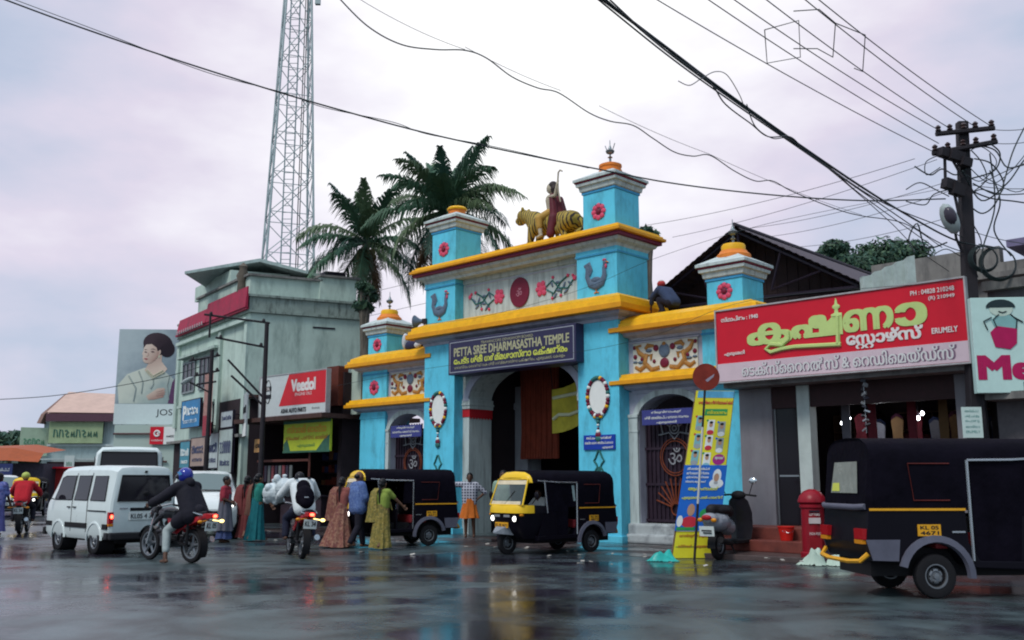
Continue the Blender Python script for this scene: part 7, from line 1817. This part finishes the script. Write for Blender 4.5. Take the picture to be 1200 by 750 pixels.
def top(t, J, mat, sleeve=.5, hem=0.0, fat=.022, name='shirt', female=False, loose=.0):
    b = MB(); lat = (J['shL'] - J['shR']).normalized(); dn = (J['pel'] - J['ch']).normalized()
    for s in (-1, 0, 1): b.cap(J['pel'] + lat * s * (.07 + loose) + dn * hem, .108 + fat + loose * .5, J['ch'] + lat * s * .085, .112 + fat)
    b.cap(J['shL'] - lat * .03, .064 + fat, J['shR'] + lat * .03, .064 + fat)
    for S in 'LR':
        if sleeve <= .5: e = J['sh'+S].lerp(J['el'+S], sleeve * 2 * .9); b.cap(J['sh'+S], .058 + fat, e, .046 + fat)
        else:
            b.cap(J['sh'+S], .058 + fat, J['el'+S], .045 + fat); b.cap(J['el'+S], .045 + fat, J['el'+S].lerp(J['wr'+S], (sleeve - .5) * 2), .034 + fat)
    return blob(name, b, mat, t, .017, 4)
def trousers(t, J, mat, to=.95, fat=.022, name='trousers'):
    b = MB(); b.cap(J['hipL'], .10 + fat, J['hipR'], .10 + fat); b.cap(J['pel'] + V((0, .05, 0)), .10 + fat, J['pel'] - V((0, .05, 0)), .10 + fat)
    for S in 'LR': b.cap(J['hip'+S], .092 + fat, J['kn'+S], .060 + fat); b.cap(J['kn'+S], .060 + fat, J['kn'+S].lerp(J['an'+S], to), .044 + fat)
    return blob(name, b, mat, t, .018, 4)
def skirt(t, J, mat, hem=.06, rx=.30, ry=.30, waves=9, amp=.13, off=(0, 0), name='skirt', seed=1, top_z=None):
    rnd = random.Random(seed); z1 = top_z or J['pel'].z + .08; rings = []; n = 64; ph = rnd.uniform(0, 6)
    for i in range(11):
        f = i / 10; z = z1 + (hem - z1) * f; g = .55 * f + .45 * f ** 2.2
        rings.append([(J['pel'].x + off[0]*f + math.cos(a) * (.14 + (rx - .14) * g) * (1 + amp * (.25 + .75*f) * (math.sin(waves*a + ph + 1.5*f) + .45 * math.sin((waves*2-3)*a + 2*ph))), J['pel'].y + off[1]*f + math.sin(a) * (.165 + (ry - .165) * g) * (1 + amp * (.25 + .75*f) * (math.sin(waves*a + ph + 1.5*f) + .45 * math.sin((waves*2-3)*a + 2*ph))), z + .012 * f * math.sin(3*a)) for a in [2*math.pi*k/n for k in range(n)]])
    m = MB(); m.loft(rings); return m.build(name, mat, t, smooth=70)
def pallu(t, J, mat, seed=2):
    """loose end of the sari: across the chest, over the left shoulder and down the back"""
    sh = J['shL']; pts = [J['pel'] + V((.13, -.14, .06)), J['ch'] + V((.15, -.05, -.06)), J['ch'] + V((.145, .07, .08)), sh + V((.07, -.04, .06)), sh + V((-.03, -.03, .085)), sh + V((-.13, -.01, .0)), sh + V((-.17, .0, -.25)), sh + V((-.17, .01, -.55)), sh + V((-.19, .02, -.72))]
    w = [.10, .12, .11, .075, .07, .09, .12, .15, .17]; m = MB(); rings = []
    for i, p in enumerate(pts):
        c = []
        for j in range(9):
            u = -1 + 2*j/8; side = V((0, 1, 0)) if i not in (0, 1, 2) else V((0, .8, .6)).normalized()
            c.append(p + side * u * w[i] + V((.014 * math.sin(j*2.4), 0, 0)) * (1 if i > 4 else -1))
        rings.append(c)
    inner = [[q + V((-.012 if i < 4 else .012, 0, -.006)) for q in r] for i, r in enumerate(rings)]
    m.loft(rings, closed=False); m.loft(inner, closed=False); return m.build('sari_end', mat, t, smooth=70, fix=False)
def sari(label, loc, rz, blouse, cloth, pose=None, k=.95, rx=.26, ry=.28, off=(0, 0), lower=None, skin=None, seed=1, look=0):
    t, J = person(label, loc, rz, pose, skin, k, female=True, look=look)
    top(t, J, blouse, .40, -.10, .016, 'blouse')
    s = skirt(t, J, lower or cloth, .04, rx, ry, 11, .09, off, 'sari_skirt', seed, J['pel'].z + .14); pallu(t, J, cloth)
    return t, J
def on(px, py, Y): 
    a = at(px, py, Y); return (a.x, a.y, 0)
CLO = lambda n, c, **k: M('fabric_' + n, c, .85, var=k.get('var', .2), scale=k.get('scale', 5), bump=.8, bscale=8)
walk = dict(knL=(.14, .09, .50), anL=(.20, .09, .09), knR=(-.02, -.09, .47), anR=(-.22, -.09, .13), elL=(-.10, .24, 1.10), wrL=(-.06, .25, .85), elR=(.05, -.24, 1.10), wrR=(.18, -.22, .90))

# pedestrians
BRP = patches('brown_print', [(.20, .075, .05), (.15, .045, .04), (.26, .13, .085), (.17, .055, .04), (.21, .09, .06)], 26)
sari('woman in a wide brown patterned sari walking beside the man in blue', on(399, 640, 21.9), 70, CLO('blouse_pink', (.22, .07, .06)), BRP, walk, .92, .36, .42, (-.12, .02), seed=3)
GOP = patches('olive_gold_print', [(.24, .19, .04), (.17, .14, .03), (.29, .22, .06), (.14, .12, .03), (.22, .16, .03)], 28)
sari('woman in an olive gold sari reaching a hand to the parked auto rickshaw', on(447, 641, 21.35), 62, CLO('blouse_green', (.20, .26, .05)), GOP, dict(walk, elR=(.16, -.28, 1.18), wrR=(.34, -.36, 1.02)), .90, .25, .27, (-.05, 0), seed=4)
TEAL = CLO('teal', (.01, .12, .14)); 
sari('woman in a teal blouse and a sari shading from brown to teal', on(300, 633, 24.2), 40, CLO('blouse_teal', (.02, .17, .14)), CLO('sari_brown', (.15, .07, .05)), dict(walk, elR=(.06, -.26, 1.12), wrR=(.22, -.30, .90)), .98, .25, .27, (-.05, 0), lower=TEAL, seed=5)
sari('woman in a dull red sari half hidden behind the teal sari', on(287, 631, 25.2), 75, CLO('blouse_red', (.16, .03, .03)), CLO('sari_red', (.15, .035, .035)), walk, .95, .24, .26, seed=6)
t, J = person('girl in a red top and grey dress standing before the white hatchback', on(262, 633, 23.7), -5, dict(elR=(.04, -.22, 1.1), wrR=(.18, -.12, 1.02), elL=(.02, .22, 1.1), wrL=(.16, .10, 1.0)), SKIN2, .94, female=False)
top(t, J, CLO('red_top', (.30, .03, .05)), .45, -.16, .016, 'blouse'); skirt(t, J, CLO('grey_dress', (.11, .11, .14), scale=3), .30, .22, .25, 8, .09, (0, 0), 'dress', 7, 1.22); skirt(t, J, CLO('blue_skirt', (.05, .07, .17)), .10, .20, .23, 8, .08, (0, 0), 'petticoat', 8, .6)
t, J = person('man with a bald brown head in a loose blue shirt and dark trousers', on(418, 641, 21.75), 38, dict(walk, wrL=(.10, .24, .86)), SKIN, 1.0, hair=False)
top(t, J, patches('blue_print', [(.07, .12, .30), (.09, .15, .34), (.06, .105, .28), (.11, .17, .35)], 30), .62, .06, .034, loose=.03); trousers(t, J, CLO('dark_trousers', (.014, .013, .022)), .96)
m = MB(); m.ell(J['hd'] + V((-.05, 0, .0)), (.075, .083, .06), None, 12, 8); m.build('hair', HAIR, t, smooth=60)
t, J = person('man in a checked shirt and orange folded mundu with one arm stretched sideways', on(550, 629, 25.9), -92, dict(elR=(.02, -.46, 1.37), wrR=(.03, -.72, 1.40), shR=(0, -.18, 1.37), elL=(-.06, .40, 1.16), wrL=(.04, .20, .98), knL=(.03, .10, .48), anL=(-.02, .12, .08)), SKIN2, 1.0)
top(t, J, checks('plaid_shirt', (.42, .42, .48), (.02, .02, .05), 4.2), .52, .02, .024); skirt(t, J, CLO('orange_mundu', (.50, .13, .02)), .50, .20, .26, 8, .10, (.02, 0), 'mundu', 9)
t, J = person('man in a pale green shirt standing behind the front auto rickshaw', on(590, 630, 23.0), -100, {}, SKIN2, 1.02)
top(t, J, CLO('pale_green_shirt', (.22, .32, .25)), .45, .04, .024); trousers(t, J, CLO('dark_trousers', (.014, .013, .022)), .96)
t, J = person('person in blue print cloth cut off by the left edge', on(-6, 628, 26.6), 80, walk, SKIN2, 1.0, female=True)
top(t, J, patches('blue_violet_print', [(.07, .10, .30), (.14, .14, .36), (.05, .06, .20)], 18), .5, .08, .03, 'tunic'); skirt(t, J, CLO('violet_skirt', (.09, .09, .26)), .12, .22, .24, 9, .08, (0, 0), 'skirt', 10)

# riders: joints in the motorcycle's own frame
ride = dict(pel=(.02, 0, .93), ch=(.20, 0, 1.23), nk=(.27, 0, 1.39), hd=(.33, 0, 1.53), shL=(.25, .19, 1.34), shR=(.25, -.19, 1.34), elL=(.52, .34, 1.14), elR=(.52, -.34, 1.14), wrL=(.84, .33, 1.04), wrR=(.84, -.33, 1.04),
            hipL=(.04, .10, .88), hipR=(.04, -.10, .88), knL=(.48, .22, .72), knR=(.48, -.22, .72), anL=(.36, .25, .40), anR=(.36, -.25, .40))
t, J = person('rider in a dark hooded jacket and blue helmet stopped with one foot down', (-5.74, 17.75, 0), 144, dict(ride, knL=(.40, .27, .56), anL=(.22, .40, .09)), SKIN2, 1.0, 'riders on two wheels', 30, hair=False, hands=.9)
JK = CLO('rain_jacket', (.012, .011, .018)); top(t, J, JK, .95, .10, .050, 'jacket', loose=.03)
b = MB(); b.cap((.02, .12, .86), .15, (.20, .20, .72), .13); b.cap((.02, -.12, .86), .15, (.2, -.2, .72), .13); b.cap((-.12, 0, .92), .12, (.0, 0, .80), .14); b.cap((.16, 0, 1.42), .09, (.24, 0, 1.45), .09); blob('jacket_skirt', b, JK, t, .018, 4)
trousers(t, J, CLO('pale_trousers', (.32, .36, .36)), .7)
q = J['hd']; m = MB(); m.ell(q + V((-.005, 0, .02)), (.155, .135, .150), None, 18, 12); hm = m.build('helmet', M('helmet_blue', (.015, .025, .26), .15, var=.05, coat=.6), t, smooth=60)
m = MB(); m.ell(q + Matrix.Rotation(R(30), 3, 'Z') @ V((.06, 0, .0)), (.11, .118, .07), None, 14, 8); m.build('visor', DGL, hm, smooth=60)
m = MB(); m.prism([(-.10, .10), (-.04, .15), (.05, .14), (-.03, .08)], -.002, .002); 
for i, v in enumerate(m.v): m.v[i] = (q.x + v[0], q.y + .140 + v[1], q.z + v[2] - .06)
m.build('helmet_stripe', M('helmet_cyan', (.06, .25, .5), .2), hm)
t, J = person('rider in a white shirt bent forward under a black backpack', (-3.97, 18.7, 0), 113, dict(ride, ch=(.22, 0, 1.25), nk=(.36, 0, 1.38), hd=(.50, 0, 1.44), shL=(.32, .19, 1.36), shR=(.32, -.19, 1.36), pel=(-.06, 0, .93)), SKIN2, 1.04, 'riders on two wheels', hands=.9)
top(t, J, CLO('white_shirt', (.60, .63, .64), var=.08), .95, .04, .028); trousers(t, J, CLO('navy_trousers', (.014, .016, .035)), .96)
hm = thing('backpack', 'black rounded backpack on the back of the rider in white', 'backpack', (-3.97, 18.7, 0), 113)
b = MB(); b.cap((-.10, 0, 1.02), .15, (.10, 0, 1.34), .14); b.ell((-.10, 0, 1.14), (.14, .19, .24), Matrix.Rotation(R(22), 3, 'Y')); b.ell((-.19, 0, 1.06), (.09, .14, .13), Matrix.Rotation(R(22), 3, 'Y')); blob('bag', b, CANV, hm, .016, 4)
m = MB()
for s in (-1, 1): m.tube([(.10, s*.12, 1.50), (.26, s*.13, 1.52), (.42, s*.12, 1.40), (.40, s*.13, 1.22), (.16, s*.17, 1.05)], .022, 6)
m.build('strap', CANV, hm, smooth=50); m = MB(); m.box(-.285, -.27, -.03, .05, 1.14, 1.16); m.build('tag', CHR, hm)
SACK = M('white_sack', (.55, .60, .62), .45, var=.2, scale=6, bump=1.0, bscale=10)
for (x, y, z, r_, sd_, lab) in ((.98, .42, 1.22, .24, 1, 'white plastic sack hanging lowest and foremost on the laden motorcycle'), (.70, .26, 1.34, .21, 2, 'white cloth bundle between the foremost sack and the rider in white')):
    s = thing('white_sack', lab, 'sack', (-3.97, 18.7, 0), 113, 'white sacks on the motorcycle')
    rn = random.Random(sd_); b = MB(); b.ell((x, y, z), (r_, r_ * .9, r_ * .85))
    for i in range(9): b.ell((x + rn.uniform(-.75, .75)*r_, y + rn.uniform(-.75, .75)*r_, z + rn.uniform(-.7, .8)*r_), (r_ * rn.uniform(.25, .5), r_ * rn.uniform(.2, .4), r_ * rn.uniform(.2, .5)))
    blob('bag', b, SACK, s, .014, 1); m = MB(); m.lathe([(.03, z + r_*.85), (.05, z + r_*1.05), (.02, z + r_*1.15)], (x, y, 0), 8); m.build('knot', SACK, s, smooth=60)
t, J = person('rider in a red shirt and yellow green cap seen from behind at the far left', (-13.75, 27.5, 0), 108, dict(ride), SKIN2, 1.03, 'riders on two wheels', hair=False, hands=.9)
top(t, J, CLO('red_shirt', (.42, .015, .025)), .9, .03, .035); trousers(t, J, CLO('dark_trousers', (.014, .013, .022)), .96)
m = MB(); m.ell(J['hd'] + V((-.01, 0, .035)), (.125, .11, .105), None, 14, 10); m.build('cap', M('cap_yellow_green', (.40, .46, .10), .5, var=.2), t, smooth=60)
# driver of the front rickshaw, in the rickshaw's frame
t, J = person('driver in a white shirt sitting inside the front auto rickshaw', (1.30, 20.9, -.06), 180 + 38, dict(pel=(1.10, .12, .86), ch=(1.12, .12, 1.16), nk=(1.14, .12, 1.32), hd=(1.17, .12, 1.45), shL=(1.12, .30, 1.27), shR=(1.12, -.06, 1.27), elL=(1.30, .42, 1.08), elR=(1.32, -.12, 1.06), wrL=(1.52, .30, 1.06), wrR=(1.54, -.02, 1.06), hipL=(1.12, .20, .82), hipR=(1.12, .02, .82), knL=(1.50, .22, .80), knR=(1.50, 0, .80), anL=(1.48, .22, .46), anR=(1.48, .02, .46)), SKIN2, .88, 'people on the street', hands=.8)
top(t, J, CLO('white_shirt', (.60, .63, .64), var=.08), .45, .0, .024); trousers(t, J, CLO('khaki', (.16, .12, .07)), .9)
# man crouching on the right wing roof
t, J = person('man in a blue shirt and red headscarf crouching on the right wing roof', GP(.95, -.80, 5.46), GRZ + 165, dict(pel=(-.18, 0, .34), ch=(.06, 0, .60), nk=(.17, 0, .72), hd=(.26, 0, .82), shL=(.13, .18, .68), shR=(.13, -.18, .68), elL=(.34, .22, .50), elR=(.34, -.22, .50), wrL=(.46, .16, .28), wrR=(.46, -.16, .28), hipL=(-.18, .10, .30), hipR=(-.18, -.10, .30), knL=(.16, .16, .42), knR=(.10, -.16, .40), anL=(.02, .14, .08), anR=(-.10, -.14, .08)), SKIN2, 1.0, 'workers on the roof', tilt=15, hair=False)
top(t, J, CLO('denim_shirt', (.035, .05, .10)), .8, .02, .026); trousers(t, J, CLO('dark_trousers', (.014, .013, .022)), .95)
m = MB(); m.ell(J['hd'] + V((-.02, 0, .035)), (.115, .10, .085), None, 14, 8); m.mat(1).ell(J['hd'] + V((-.02, 0, .085)), (.085, .075, .05), None, 12, 6); m.build('headscarf', [M('scarf_red', (.42, .04, .04), .8), M('scarf_pale', (.5, .45, .42), .8)], t, smooth=60)
hn = thing('horn_loudspeaker', 'small dark horn loudspeaker on the left end of the lower yellow cornice', 'loudspeaker', GP(-7.25, .05, 5.98), GRZ + 200)
m = MB(); m.lathe([(.03, -.10), (.05, .0), (.09, .12), (.19, .26), (.20, .27), (.17, .26), (.05, .06)], (0, 0, .20), 16, 'x', cap=False); m.build('horn', SLATE, hn, smooth=50); m = MB(); m.box(-.14, .0, -.06, .06, .12, .27); m.tube([(-.05, 0, .14), (-.05, 0, -.06)], .02, 6); m.build('driver_unit', POLE, hn)
bn = thing('cloth_bundle', 'dark bundle with a white cloth lying on the left wing roof', 'bundle', GP(-8.2, -.45, 5.44), GRZ)
b = MB(); b.ell((0, 0, .14), (.38, .25, .20)); b.ell((.2, .05, .22), (.2, .2, .18)); blob('bundle', b, CLO('navy_bundle', (.03, .03, .07)), bn, .02, 3); b = MB(); b.ell((-.32, -.1, .30), (.10, .12, .26)); b.ell((.34, -.16, .12), (.14, .10, .10)); blob('white_cloth', b, CLO('white_cloth', (.55, .55, .58)), bn, .02, 3)

# ------------------------------------------------------------------ roadside objects
# slanted flex banner before the right wing
FY = M('flex_yellow', (.66, .60, .03), .4, var=.10, scale=1.5); FB = M('flex_blue', (.012, .12, .50), .4, var=.12, scale=1.2)
bn = thing('flex_banner', 'tall slanted flex banner, yellow with portraits above and blue with two portraits below', 'banner', (0, 0, 0))
c00, c10, c01, c11 = V((3.02, 18.72, .01)), V((3.87, 18.80, .01)), V((3.70, 19.28, 3.24)), V((4.47, 19.36, 3.22))
bn.location = c00
u_ = (c10 - c00); v_ = (c01 - c00); w_ = u_.cross(v_).normalized()
if w_.y > 0: w_ = -w_
def BP(u, v, o=0.0): return u_ * u * (1 - .09 * v) + v_ * v + w_ * o
def bquad(mb, u0, u1, v0, v1, o, th=.002):
    q = [BP(u0, v0, o), BP(u1, v0, o), BP(u1, v1, o), BP(u0, v1, o)]; q2 = [BP(u0, v0, o - th), BP(u1, v0, o - th), BP(u1, v1, o - th), BP(u0, v1, o - th)]
    mb.add(q + q2, [(0, 1, 2, 3), (7, 6, 5, 4), (0, 4, 5, 1), (1, 5, 6, 2), (2, 6, 7, 3), (3, 7, 4, 0)])
def bmtx(u, v, o):
    a, b = u_.normalized(), v_.normalized(); p = BP(u, v, o); return Matrix(((a.x, b.x, w_.x, p.x), (a.y, b.y, w_.y, p.y), (a.z, b.z, w_.z, p.z), (0, 0, 0, 1)))
W1, H1_ = u_.length, v_.length
BO = [0.0]
def btext(s, u, v, w, h, mat, par): return lettering(s, 0, 0, w * W1, h * H1_, mat, par, mtx=bmtx(u, v, .009 + (.026 if par == bp_[0] else 0)), bold=.03)
bp_ = [None]
m = MB(); bquad(m, 0, 1, .50, 1.0, 0, .02); m.mat(1); bquad(m, .05, 1.0, .955, .998, .004); yp = m.build('upper_panel', [FY, M('flex_sky', (.10, .35, .55), .4, var=.3, scale=6)], bn)
m = MB(); bquad(m, -.03, 1.02, .155, .54, .024, .02); bp = m.build('blue_panel', FB, bn); bp_[0] = bp
m = MB(); bquad(m, .02, 1.0, 0, .152, .002, .02); m.mat(1); bquad(m, .05, .95, .06, .066, .004); lp = m.build('lower_panel', [FY, M('flex_green', (.15, .30, .05), .5)], bn)
FR_, FG, FW = M('flex_red', (.52, .03, .05), .4), M('flex_green2', (.03, .28, .08), .4), M('flex_white', (.66, .68, .68), .4)
FS = M('flex_skin', (.42, .24, .16), .5, var=.1); FHS = [M('flex_grey_tone', (.30, .33, .34), .5), M('flex_cyan_tone', (.20, .42, .46), .5), M('flex_violet_tone', (.20, .14, .28), .5)]
m = MB(); bquad(m, .30, .88, .845, .885, .004); m.build('ribbon', FG, yp); btext("സ്വാഗതം", .36, .853, .46, .022, FY, yp); btext("ശബരിമല തീർത്ഥാടകർക്ക്", .10, .915, .82, .022, FR_, yp)
def bdisc(mb, u, v, a, b, o, n=18): 
    c = BP(u, v, o); U, Vv = u_.normalized(), v_.normalized(); mb.add([c + U * math.cos(2*math.pi*i/n) * a + Vv * math.sin(2*math.pi*i/n) * b for i in range(n)], [tuple(range(n))])
def portrait(par, u, v, i, shirt, bgm, s=1.0):
    m = MB(); bquad(m, u - .09*s, u + .09*s, v - .042*s, v + .042*s, .003); m.mat(1); bdisc(m, u, v - .035*s, .07*s, .05*s, .0045); m.mat(2); bdisc(m, u, v + .012*s, .036*s, .052*s, .006); m.mat(3); bdisc(m, u, v + .026*s, .038*s, .026*s, .0075)
    m.mat(4); bdisc(m, u - .10*s, v + .038*s, .022*s, .022*s, .006)
    return m.build('portrait', [bgm, shirt, FS, HAIR, (FR_, FG, FB)[i % 3]], par, fix=False)
for i, (u, v) in enumerate(((.20, .80), (.50, .775), (.78, .765), (.22, .69), (.50, .68), (.78, .665), (.20, .59), (.50, .575))):
    portrait(yp, u, v, i, (FHS[i % 3], FW, FR_)[(i * 2 + (i > 6)) % 3], (FHS[1], FW, FHS[0])[i % 3])
m = MB(); bdisc(m, .80, .575, .125, .11, .004); dd = m.build('round_seal', M('flex_magenta', (.34, .02, .20), .4), yp, fix=False); btext("ആശംസകൾ", .70, .572, .20, .024, FW, yp)
for i, tx in enumerate(("ശ്രീ ശബരിമല അയ്യപ്പൻ", "മണ്ഡലകാല തീർത്ഥാടനം", "എല്ലാവർക്കും ഹാർദ്ദവമായ", "സ്വാഗതം ആശംസകൾ")): btext(tx, .05, .51 - i * .026, .52 - .05 * (i == 3), .017, FW, bp)
btext("ആശംസകൾ", .14, .385, .70, .026, YLET, bp); btext("എരുേമലി പഞ്ചായത്ത്", .02, .335, .94, .022, YLET, bp)
m = MB(); m.mat(0); bdisc(m, .80, .43, .14, .10, .027); bdisc(m, .80, .475, .085, .14, .0275); m.mat(1); bdisc(m, .79, .465, .052, .085, .029); m.mat(2); bdisc(m, .785, .435, .04, .03, .0305); m.build('portrait', [FW, FS, M('flex_beard', (.35, .35, .36), .5)], bp, fix=False)
m = MB(); m.mat(0); bdisc(m, .28, .205, .16, .11, .027); m.mat(1); bdisc(m, .28, .275, .075, .12, .0285); m.mat(2); bdisc(m, .05, .21, .06, .11, .028); m.mat(3); bquad(m, .0, .42, .158, .175, .031); m.build('portrait', [FR_, FS, FW, FG], bp, fix=False)
m = MB(); bdisc(m, .68, .25, .16, .12, .027); m.build('green_roundel', FG, bp, fix=False)
for i, tx in enumerate(("െതാട്ടടുത്ത ബുക്ക്", "സ്റ്റാൾ എരുേമലി")): btext(tx, .10, .115 - i * .06, .7, .022, M('flex_orange_text', (.45, .16, .03), .5), lp)
m = MB()
for u in (.0, 1.0): m.tube([BP(u, 0, -.03), BP(u, 1, -.03)], .018, 5)
for v in (.02, .5, .98): m.tube([BP(0, v, -.03), BP(1, v, -.03)], .014, 5)
m.build('frame', M('wood_strip', (.16, .10, .06), .8), bn)
sp_ = thing('round_sign_post', 'thin leaning sign post with a round rust red disc before the slanted banner', 'road sign', (3.40, 18.45, 0))
d0 = at(827, 442, 18.5) - V((3.40, 18.45, 0))
m = MB(); m.tube([(0, 0, 0), tuple(d0 * .30)], .024, 8); m.mat(1); m.tube([tuple(d0 * .30), tuple(d0 * .72)], .022, 8); m.mat(0); m.tube([tuple(d0 * .72), tuple(d0 * 1.04)], .022, 8); m.build('post', [POLE, M('post_white', (.5, .5, .48), .6)], sp_, smooth=50)
m = MB(); m.prism([(d0.x + .26 * math.cos(t), d0.z + .26 * math.sin(t)) for t in [2*math.pi*k/28 for k in range(28)]], d0.y - .05, d0.y - .035); m.mat(1).prism([(d0.x + x, d0.z + z) for x, z in ((-.02, -.06), (.16, .06), (.14, .0), (.02, -.10))], d0.y - .055, d0.y - .051); m.build('disc', [M('rusty_red_disc', (.20, .025, .015), .6, var=.3), M('worn_mark', (.30, .26, .32), .6)], sp_)

pbx = thing('post_box', 'red pillar post box with dome top standing on the pavement', 'post box', (5.43, 17.75, .10), -8)
m = MB(); m.lathe([(.24, 0), (.24, .08), (.205, .10), (.20, .86), (.225, .88), (.225, .93), (.20, .95)], n=28); b = m.build('body', M('post_red', (.25, .008, .018), .35, var=.15, scale=4, dirt=(.10, .01, .01), damt=.6), pbx, smooth=35)
m = MB(); m.lathe([(.215, .951), (.25, .97), (.25, 1.0), (.22, 1.08), (.15, 1.16), (.06, 1.20), (.01, 1.205)], n=28); m.build('dome', M('post_red', (.25, .008, .018), .35), pbx, smooth=35)
m = MB(); m.box(-.09, .09, -.222, -.19, .80, .83); m.build('slot', DARK, pbx); m = MB(); m.box(-.10, .10, -.216, -.18, .60, .70); m.build('notice_plate', M('plate_faded', (.5, .42, .42), .5), pbx)
lettering("LETTERS", -.09, .735, .18, .04, WL, pbx, y=-.214); lettering("INDIA POST", -.10, .40, .20, .045, WL, pbx, y=-.212)
m = MB(); m.box(-.11, .11, -.208, -.19, .15, .35); m.build('door', M('post_red_dark', (.22, .01, .015), .4), pbx)

bk = thing('red_bucket', 'bright red plastic bucket on the shop step', 'bucket', GP(5.05, 1.45, .325))
m = MB(); m.lathe([(.11, 0), (.155, .25), (.165, .25), (.165, .265), (.15, .265), (.105, .02)], n=20); m.build('tub', M('bucket_red', (.60, .02, .015), .35), bk, smooth=40); m = MB(); m.tube([(-.155, 0, .255), (-.1, -.1, .18), (0, -.15, .15), (.1, -.1, .18), (.155, 0, .255)], .006, 5); m.build('handle', CHR, bk)
from mathutils import noise as mnoise
def heap(name, label, loc, rx, ry, h, mat, seed, cat='sheet'):
    rn = random.Random(seed); n = 22; t = thing(name, label, cat, loc, 0)
    cs = [(rn.uniform(-.5, .5), rn.uniform(-.5, .5), rn.uniform(.5, 1)) for _ in range(5)]
    vs = []; fs = []
    for j in range(n + 1):
        for i in range(n + 1):
            u, v = -1 + 2*i/n, -1 + 2*j/n; r = max(0, 1 - (u*u + v*v))
            z = (max(c * math.exp(-((u - a)**2 + (v - b)**2) / .16) for a, b, c in cs) * .8 + .12) * h * min(1, r * 1.6) + h * r * (.16 * abs(mnoise.noise(Vector((u*2.5, v*2.5, seed)))) + .10 * mnoise.noise(Vector((u*6, v*6, seed))))
            e = 1 + .16 * math.sin(3 * math.atan2(v, u) + seed)
            vs.append((u * rx * e, v * ry * e, .008 + max(0, z)))
    for j in range(n):
        for i in range(n):
            if max(math.hypot(-1 + 2*(i+.5)/n, -1 + 2*(j+.5)/n), 0) < .98: fs.append((j*(n+1)+i, j*(n+1)+i+1, (j+1)*(n+1)+i+1, (j+1)*(n+1)+i))
    m = MB(); m.add(vs, fs); m.build('sheet', mat, t, smooth=40, fix=False); return t
heap('plastic_sheet', 'teal plastic sheet heaped at the foot of the right wing plinth', (2.78, 18.15, 0), .30, .22, .24, M('teal_plastic', (.02, .36, .32), .35, var=.2), 4)
heap('plastic_sheet', 'pale green cloth heaped left of the post box foot', (5.28, 17.3, .0), .28, .22, .34, M('pale_green_cloth', (.42, .52, .44), .6, var=.15), 6)
heap('plastic_sheet', 'pale green cloth spread right of the post box foot', (5.78, 17.2, .0), .42, .22, .26, M('pale_green_cloth', (.42, .52, .44), .6, var=.15), 7)
heap('plastic_sheet', 'dark rag between the two pale green cloths at the post box', (5.52, 17.36, .0), .20, .18, .36, CLO('dark_rag', (.03, .02, .03)), 8)
